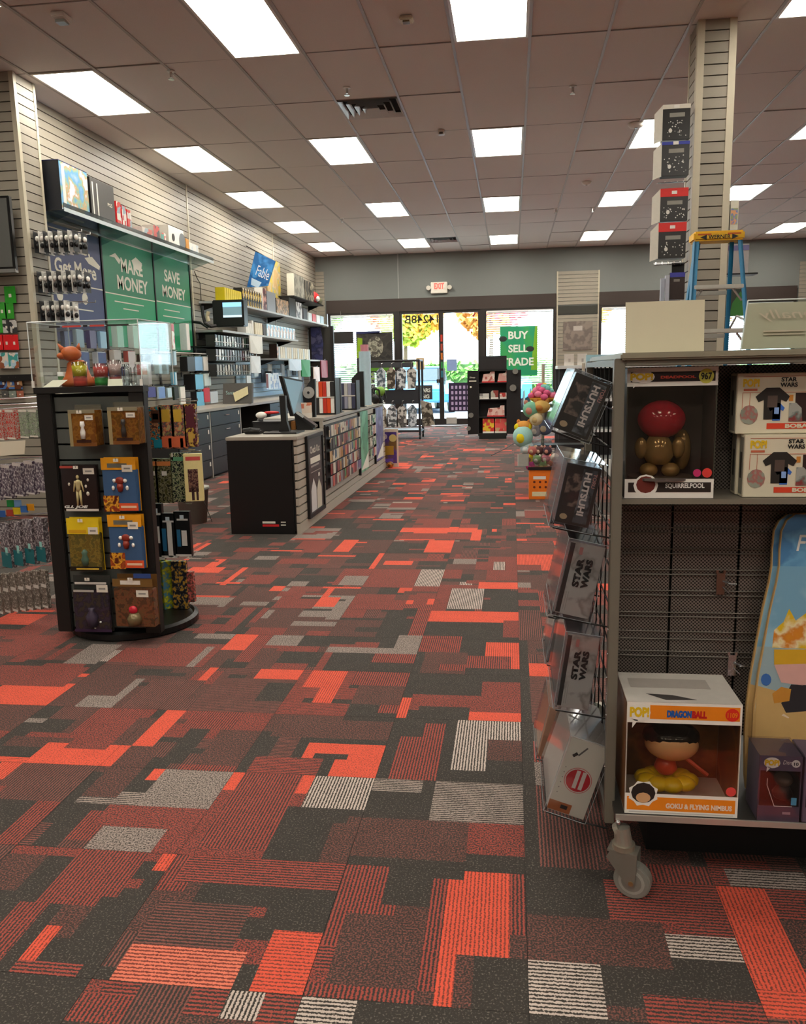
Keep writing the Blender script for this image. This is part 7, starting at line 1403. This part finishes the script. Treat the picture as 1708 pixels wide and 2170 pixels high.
# oversize display cases hung on the column
star = art(['2e2c2b', '2e2c2b', '2a2928', '33312f', '2e2c2b'], 8, 3)
def starbox(px0, py0, px1, py1, bandc, band_py, lb, Yq=7.02, side=None):
    a = atY(px0, py1, Yq); b = atY(px1, py0, Yq); t = thing('display_case', lb, 'display box', ((a.x+b.x)/2, Yq+.1, a.z))
    MB().box(a.x, b.x, Yq, Yq+.10, a.z, b.z).build('box', pm('2b2a29', .3), t, bevel=.003); bz = atY(px0, band_py, Yq).z
    box_obj('top_band', pm(bandc, .4), t, a.x-.001, b.x+.001, Yq-.002, Yq, bz, b.z)
    box_obj('title_print', pm('8f8d84', .5), t, a.x+(b.x-a.x)*.25, a.x+(b.x-a.x)*.80, Yq-.001, Yq, bz-.06, bz-.03)
    q = random.Random(int(px0+py0)); fl = MB()
    for _ in range(26):
        x = a.x+.02+q.random()*(b.x-a.x-.04); z = a.z+.02+q.random()*(bz-a.z-.10); r = q.choice((.003, .004, .005, .006)); fl.poly([(x-r, Yq-.0008, z), (x, Yq-.0008, z-r), (x+r, Yq-.0008, z), (x, Yq-.0008, z+r)], (0, .0006, 0))
    fl.poly([(a.x+.06+.014*math.cos(v*.785), Yq-.001, a.z+.07+.017*math.sin(v*.785)) for v in range(8)], (0, .0006, 0)); fl.build('star_print', pm('dcdad2', .5), t)
    box_obj('emblem', m_wht, t, (a.x+b.x)/2-.02, (a.x+b.x)/2+.02, Yq-.003, Yq-.002, (bz+b.z)/2-.012, (bz+b.z)/2+.012)
    MB().poly([(a.x, Yq, a.z), (a.x-.06, Yq+.02, a.z-.02), (a.x-.06, Yq+.02, b.z-.06), (a.x, Yq, b.z)], (0, .004, 0)).build('side_flap', pm('cfcbbe', .4), t)
    return t, a, b
starbox(1403, 219, 1464, 298, 'd8d3c4', 232, 'black starry display case with a white top band on the column')
t2, a2, b2 = starbox(1401, 298, 1462, 374, '3a44a0', 308, 'black starry display case with a blue top band on the column')
starbox(1398, 397, 1459, 470, 'd8302c', 418, 'black starry display case with a red top band, upper of two')
t4, a4, b4 = starbox(1394, 470, 1455, 548, 'd8302c', 492, 'black starry display case with a red top band, lower of two')
for (aa, bb_, lb) in ((a2, b2, 'upper'), (a4, b4, 'lower')):
    t = thing('wire_bracket', '%s black wire bracket under the starry cases' % lb, 'bracket', (aa.x, 7.1, aa.z-.05)); m_ = MB()
    for k in range(5): x = aa.x-.02+k*(bb_.x-aa.x)/4.4; m_.tube([(x, 7.0, aa.z-.05), (x+.035, 7.2, aa.z-.008)], .004, 5)
    m_.build('wires', m_chrome, t); MB().poly([(aa.x-.03, 7.0, aa.z-.055), (bb_.x-.01, 7.0, aa.z-.05), (bb_.x, 7.22, aa.z-.012), (aa.x, 7.22, aa.z-.012)], (0, 0, .004)).build('tray', m_blk, t)
a = atY(1399, 636, 7.0); b = atY(1452, 577, 7.0); t = thing('display_case', 'dark brown display case with a violet top and pale spine low on the column', 'display box', ((a.x+b.x)/2, 7.02, a.z)); box_obj('box', pm('3b302c', .35), t, a.x+.07, b.x, 7.0, 7.04, a.z, b.z); box_obj('top_band', pm('44469a', .4), t, a.x+.07, b.x, 6.998, 7.0, b.z-.035, b.z); box_obj('spine', pm('b9bcc6', .3), t, a.x+.035, a.x+.065, 6.99, 7.03, a.z-.02, b.z-.02); box_obj('spine', pm('aab0bc', .3), t, a.x, a.x+.028, 6.99, 7.03, a.z-.02, b.z-.04); box_obj('title_print', pm('7f7a72', .5), t, a.x+.1, b.x-.04, 6.999, 7.0, b.z-.07, b.z-.05)
box_obj('bracket_plate', m_blk, t, a.x+.09, b.x+.0, 7.04, 7.06, b.z, b.z+.08)
a = atY(1546, 487, 7.15); b = atY(1566, 424, 7.15); t = thing('display_case', 'white display case with orange and green cartoon print right of the column', 'display box', ((a.x+b.x)/2, 7.17, a.z)); box_obj('box', pm('d4d0be', .4), t, a.x, b.x, 7.15, 7.20, a.z, b.z); box_obj('print', art(['c9703a', '8aa07a', '6a7ac0', 'd8a070'], 26, 3), t, a.x+.005, b.x-.005, 7.148, 7.15, a.z+.04, b.z-.06); box_obj('hanger_plate', m_blk, t, 1.69, a.x, 7.16, 7.2, a.z, b.z-.03)
a = atY(1541, 580, 7.12); b = atY(1588, 516, 7.12); t = thing('display_case', 'pale grey display case with a lilac strip right of the column', 'display box', ((a.x+b.x)/2, 7.14, a.z)); box_obj('box', pm('a39e9c', .4), t, a.x+.15*0, b.x, 7.12, 7.17, a.z, b.z); box_obj('top_band', pm('6f6a92', .4), t, a.x, b.x, 7.118, 7.12, b.z-.05, b.z-.01); box_obj('ledge', m_blk, t, a.x-.02, b.x+.06, 7.06, 7.22, a.z-.016, a.z-.004)
a = atY(1534, 670, 7.1); b = atY(1580, 612, 7.1); t = thing('display_case', 'dark case with a green curved print behind the ladder', 'display box', ((a.x+b.x)/2, 7.1, a.z)); box_obj('box', pm('3a423a', .4), t, a.x, b.x, 7.1, 7.15, a.z, b.z); MB().poly([(a.x+.04, 7.098, a.z), (b.x, 7.098, a.z), (b.x, 7.098, a.z+.16), (a.x+.12, 7.098, a.z+.19), (a.x+.06, 7.098, a.z+.10)], (0, .001, 0)).build('print', pm('3f7f3a', .5), t)
# ================================================================ PLUSH RACK AND SECOND GONDOLA
YQ = 8.3
def plush(name, lb, px, py, r, Y, c1, c2=None, ears=True, sx=1, sz=1):
    p = atY(px, py, Y); r = r*Y/FPX; t = thing(name, lb, 'plush toy', (p.x, Y, p.z-r*sz))
    MB().ball((p.x, Y, p.z), r*sx, r*.9, r*sz, 14, 10).build('body', pm(c1, .9, var=.1, scale=60, bump=.4), t, smooth=True)
    if c2:
        MB().ball((p.x-r*.2, Y-r*.55, p.z-r*.1), r*.5*sx, r*.45, r*.5*sz, 10, 8).build('belly', pm(c2, .9), t, smooth=True)
    if ears:
        for s_ in (-1, 1): MB().ball((p.x+s_*r*.6*sx, Y, p.z+r*.85*sz), r*.28, r*.2, r*.35, 8, 6).build('ear', pm(c2 or c1, .9), t, smooth=True)
    return t
pr = thing('plush_rack', 'grey wire rack with black trays of plush toys', 'rack', (.45, YQ+.2, 0))
xa, xb = atY(1118, 900, YQ).x, atY(1240, 900, YQ).x
tz1 = atY(1150, 946, YQ-.05).z; tz2 = atY(1150, 858, YQ).z
for x in (xa+.16, xb): MB().tube([(x, YQ+.30, 0), (x, YQ+.30, 1.30)], .016, 8).build('upright', pm('c0b8a6', .4), pr)
box_obj('foot', pm('c0b8a6', .4), pr, xa+.05, xb+.02, YQ+.05, YQ+.45, 0, .03); box_obj('lower_tray', pm('26262a', .4), pr, xa+.02, xb, YQ+.10, YQ+.34, tz1-.03, tz1, .004); box_obj('tray_front', clear('dfe8ea', .25, .1), pr, xa+.02, xb, YQ+.095, YQ+.10, tz1, tz1+.06); box_obj('upper_tray', pm('26262a', .4), pr, xa+.10, xb, YQ+.05, YQ+.34, tz2-.03, tz2, .004)
box_obj('sign_card', pm('c9dbe4', .4), pr, xa+.1, xa+.26, YQ+.33, YQ+.335, tz2+.02, tz2+.16)
dn_ = thing('donut_plush', 'round plush cupcake with pink and teal icing and a yellow base', 'plush toy', (atY(1150, 822, YQ).x, YQ+.15, tz2))
c = atY(1150, 822, YQ+.15); rr_ = 30*YQ/FPX
MB().lathe((c.x, YQ+.15, tz2+.001), [(rr_*.35, 0), (rr_*.85, rr_*.30), (rr_*.95, rr_*.45)], 18).build('base', pm('d8982e', .9), dn_, smooth=True); ic = random.Random(4)
for k in range(26):
    th_ = k*2.4; hh = .42+.075*(k//3); rad = rr_*(.86-.085*(k//3)); MB().ball((c.x+rad*math.cos(th_), YQ+.15+rad*math.sin(th_), tz2+rr_*hh*1.25), rr_*.28, rr_*.26, rr_*.22, 8, 6).build('icing', pm(['d8608a', '6ab8ac', 'e07a98', '7ac4bc', 'd8b83a'][k % 5 if k > 8 else (0, 2)[k % 2]], .9), dn_, smooth=True)
plush('plush_toy', 'tan and mint plush lying on the upper tray edge', 1125, 868, 17, YQ+.02, '7ab89a', 'c98a7a', sx=1.0)
plush('plush_toy', 'golden brown plush cat behind the mint one', 1147, 862, 17, YQ+.02, 'c9a45a', 'b87a3a', sx=1.1, sz=.8)
plush('plush_toy', 'cream plush hanging under the golden cat', 1136, 888, 14, YQ+.0, 'd8caa0', 'c9b07a')
plush('plush_toy', 'pale blue and yellow plush with orange ears on the tray end', 1108, 925, 21, YQ+.02, 'a4d4cc', 'e8d81e', sz=1.1)
plush('plush_toy', 'orange eared plush head above the pale blue one', 1110, 903, 14, YQ+.05, 'e0a04a', 'd88a3a', sx=1.3, sz=.8)
plush('plush_toy', 'grey and white plush on the lower tray', 1135, 912, 13, YQ+.17, 'a8a8b4', 'e6e2dc')
plush('plush_toy', 'navy and cream plush on the lower tray', 1155, 906, 16, YQ+.18, '6a7490', 'd8ccb0')
plush('plush_toy', 'white plush ball slipping under the lower tray', 1117, 950, 15, YQ+.02, 'b9ccd0', 'd8e0e0', ears=False)
# clear bin of small plush standing on an orange carton
oc = thing('blind_bag_carton', 'orange printed carton standing on the floor below the plush bin', 'box', (0, 0, 0)); bpy.data.objects[oc.name].location = (0, 0, 0); Yo2 = 8.03
A = atY(1121, 1057, Yo2); B = atY(1182, 996, Yo2); ozb = B.z
MB().box(A.x, B.x, Yo2, Yo2+.2, 0, ozb).build('carton', pm('ee7a1e', .45), oc, bevel=.004); box_obj('title_print', m_wht, oc, A.x+.04, A.x+.16, Yo2-.0015, Yo2, ozb-.09, ozb-.06); box_obj('label_print', pm('e6d8b0', .5), oc, A.x+.03, A.x+.17, Yo2-.0015, Yo2, .03, .075)
for k in range(6): MB().cyl((A.x+.05+.055*(k % 3), Yo2, .17-.05*(k//3)), (A.x+.05+.055*(k % 3), Yo2-.0015, .17-.05*(k//3)), .012, n=10).build('spot_print', pm('6a2a10', .5), oc)
bi = thing('plush_bin', 'black rimmed clear bin heaped with small plush toys', 'bin', (A.x+.15, Yo2+.1, ozb)); bw0, bw1 = A.x-.01, B.x+.06; bzt = atY(1150, 968, Yo2).z
box_obj('bottom', m_blk, bi, bw0, bw1, Yo2-.01, Yo2+.2, ozb+.001, ozb+.03); box_obj('front_pane', clear('eef2f2', .2, .05), bi, bw0, bw1, Yo2-.012, Yo2-.008, ozb+.03, bzt)
for k, (px, py, c, c2) in enumerate(((1128, 955, 'b86a64', 'c9a88a'), (1142, 955, '5a3a3a', 'd8b4a0'), (1160, 955, '4a3440', 'c98a7a'), (1124, 972, 'e2c81e', '8a5a2a'), (1138, 974, '7aa06a', 'e6e0d4'), (1156, 972, 'e08a9a', 'f0d0c8'), (1124, 988, 'c43a8a', 'e060a0'), (1138, 988, 'e6d8d0', 'c9b0a8'), (1150, 988, '4a7a4a', '8ab06a'), (1164, 986, '9a5a44', 'e6c8b0'), (1176, 970, 'd8d0c4', 'b0a090'))):
    plush('mini_plush', ['dusty pink', 'brown', 'plum', 'yellow', 'sage', 'rose', 'magenta', 'off-white', 'green', 'rust', 'ivory'][k]+' small plush in the clear bin', px, py, 9.5, Yo2+.06+.05*(k % 2), c, c2)
t = thing('price_holder', 'clear price holder sticking out beside the plush bin', 'sign', (A.x-.06, Yo2, .35)); a = atY(1098, 988, Yo2); b = atY(1121, 962, Yo2); box_obj('pane', pm('a8a8a0', .2), t, a.x, b.x, Yo2, Yo2+.004, a.z, b.z); box_obj('edge', m_wht, t, a.x-.004, a.x, Yo2-.002, Yo2+.006, a.z, b.z)
# white second gondola between the racks and the window
g2 = thing('white_gondola', 'white shelf unit with two price cards behind the near gondola', 'shelf unit', (1.0, 10.6, 0)); Yg = 10.2
a = atY(1182, 775, Yg); b = atY(1310, 770, Yg); gz = a.z; mwg = pm('dfe3e2', .4)
box_obj('top', mwg, g2, a.x, 2.6, Yg, Yg+.6, gz-.04, gz, .004)
for x in (a.x+.02, a.x+.7, 2.55): box_obj('upright', pm('2e2e30', .5), g2, x, x+.05, Yg+.05, Yg+.1, 0, gz-.04)
for z in (.12, .48, .85): box_obj('shelf', mwg, g2, a.x, 2.6, Yg+.02, Yg+.55, z, z+.03); 
box_obj('back', pm('3a3a3c', .6), g2, a.x, 2.6, Yg+.55, Yg+.58, 0, gz-.04)
for k, px in enumerate((1196, 1224)): p = atY(px, 774, Yg); q = atY(px+21, 749, Yg); t = thing('price_card', 'white price card standing on the white shelf unit', 'card', ((p.x+q.x)/2, Yg+.05, gz), group='two price cards on the white unit'); box_obj('card', pm('dcd4cb', .5), t, p.x, q.x, Yg+.05, Yg+.056, gz+.001, gz+(q.z-p.z)); box_obj('print', pm('b4a8a0', .5), t, p.x+.05, q.x-.04, Yg+.049, Yg+.05, gz+.04, gz+.08)
a = atY(1247, 768, Yg-.3); b = atY(1300, 752, Yg-.3); t = thing('topper_sign', 'light blue topper strip with a small dark mark on the white unit', 'sign', ((a.x+b.x)/2, Yg+.02, gz)); box_obj('strip', pm('a9d6e2', .4), t, a.x, b.x+.1, Yg+.01, Yg+.03, gz+.001, gz+.12); box_obj('print', m_blk, t, a.x+.12, a.x+.2, Yg+.009, Yg+.01, gz+.04, gz+.07)
for k in range(10):
    x = atY(1182, 775, Yg).x+.04+k*.16; solo('stock_box', 'boxed product standing on the white shelf unit', 'box', MB().box(x, x+.13, Yg+.1, Yg+.3, .881, .881+.16+.03*(k % 3)), art([['4a6a8a', 'e2e2de', '2a2a2e'], ['8a3a3a', 'e6dcc8', '3a2a2a'], ['3a7a5a', 'dfe6e0', '26302a']][k % 3], 12, k, kind='v'), group='boxed products on the white unit')
# ================================================================ OUTSIDE
OUT = thing('ground_outside', None, None, (0, 40, -.05), kind='structure'); OUT.name = 'ground_outside'
box_obj('sidewalk', pm('c9c6c0', .8), OUT, -30, 40, WB+.2, WB+3.4, -.2, -.02); box_obj('car_park', pm('8e8f92', .8), OUT, -40, 50, WB+3.4, WB+16, -.25, -.10); box_obj('verge', pm('8fae62', .9), OUT, -40, 50, WB+16, WB+60, -.25, -.05)
def car(x, y, rz, col, lb):
    t = thing('parked_car', lb, 'car', (x, y, -.10), rz); M_ = Matrix.Translation((x, y, -.10)) @ Matrix.Rotation(rz, 4, 'Z')
    def P(pts, w0, w1): return [M_ @ Vector((w0, p[0], p[1])) for p in pts], (M_.to_3x3() @ Vector((w1-w0, 0, 0)))
    body = [(-2.2, .35), (-2.25, .75), (-1.9, .95), (-1.0, 1.02), (1.3, 1.02), (2.1, .95), (2.25, .7), (2.2, .35)]
    pts, ex = P(body, -.88, .88); MB().poly(pts, ex).build('body', pm(col, .2, .2), t, bevel=.06)
    cab = [(-1.0, 1.0), (-.5, 1.45), (.75, 1.48), (1.5, 1.02)]; pts, ex = P(cab, -.76, .76); MB().poly(pts, ex).build('cabin', pm('30383e', .1), t, bevel=.05)
    pts, ex = P([(-.48, 1.44), (.74, 1.47), (.70, 1.51), (-.44, 1.49)], -.72, .72); MB().poly(pts, ex).build('roof', pm(col, .2, .2), t)
    for yy in (-1.4, 1.4):
        for w in (-.9, .72): MB().cyl(M_ @ Vector((w, yy, .33)), M_ @ Vector((w+.18, yy, .33)), .33, n=18).build('wheel', m_blk, t)
    for w in (-.8, .45): pts, ex = P([(-2.27, .62), (-2.2, .62), (-2.2, .78), (-2.24, .78)], w, w+.35); MB().poly(pts, ex).build('headlight', pm('e6e8ea', .1), t)
car(-3.1, WB+9.5, .25, '3f7fc4', 'blue car parked outside the left door leaf'); car(-.35, WB+10.5, -.1, '4a94d8', 'light blue car parked outside the right door leaf'); car(-6.6, WB+9.5, 0, 'd8d8d6', 'white car parked outside the left window'); car(5.4, WB+9.5, 0, '9aa0a6', 'silver car parked outside the right window')
rt2 = random.Random(8)
def leafy(cx, cy, cz, rx, ry, rz, n, s):
    m_ = MB()
    for _ in range(n):
        u, v, w = rt2.gauss(0, 1), rt2.gauss(0, 1), rt2.gauss(0, 1); L_ = math.sqrt(u*u+v*v+w*w)+1e-6; k = .7+.3*rt2.random()
        p = Vector((cx+rx*u/L_*k, cy+ry*v/L_*k, cz+rz*w/L_*k)); a = Vector((rt2.gauss(0, 1), rt2.gauss(0, 1), rt2.gauss(0, 1))).normalized()*s; b = a.orthogonal().normalized()*s*.7
        m_.quad(p-a-b, p+a-b, p+a+b, p-a+b)
    return m_
def tree(x, y, h, r, cols, lb):
    t = thing('street_tree', lb, 'tree', (x, y, -.1)); MB().cyl((x, y, -.1), (x+.1, y, h*.6), .16, .08, 8).build('trunk', pm('6a5444', .9), t)
    for k, c in enumerate(cols): leafy(x+rt2.uniform(-.5, .5), y+rt2.uniform(-.5, .5), h-.3*k, r*(1-.12*k), r*(1-.12*k), r*.8, 900, .13).build('foliage', pm(c, .8, var=.25, scale=3), t)
tree(-4.9, WB+19, 4.2, 1.6, ['d8683a', 'e0a03a', 'b8c04a'], 'orange and yellow autumn tree beyond the car park'); tree(-1.0, WB+18.8, 4.6, 1.7, ['d8506a', 'e07a80', 'd8944a'], 'pink red autumn tree behind the right door leaf'); tree(3.0, WB+20, 5.0, 1.7, ['e0785a', '9ab86a', 'd8a04a'], 'mixed orange and green tree outside the BUY poster window'); tree(-8.9, WB+20, 5.0, 1.7, ['c9603a', 'a8b85a', '7aa05a'], 'green and rust tree outside the left window'); tree(8.0, WB+20, 5.2, 2.6, ['6a9a5a', '8ab06a', 'c9804a'], 'green tree outside the right windows')
hg = thing('hedge', 'long clipped green hedge beyond the car park', 'hedge', (0, WB+16.6, -.1))
box_obj('core', pm('3a5a2a', .9), hg, -14, 14, WB+16.4, WB+17.2, -.1, 1.5); hm = MB()
for _ in range(5000):
    p = Vector((rt2.uniform(-14, 14), rt2.choice((WB+16.35, WB+16.8)), rt2.uniform(-.05, 1.6))); a = Vector((rt2.gauss(0, 1), rt2.gauss(0, 1), rt2.gauss(0, 1))).normalized()*.11; b = a.orthogonal().normalized()*.08; hm.quad(p-a-b, p+a-b, p+a+b, p-a+b)
tag(hm.build('leaves', pm('6fa04a', .8, var=.35, scale=2), hg), kind='stuff')
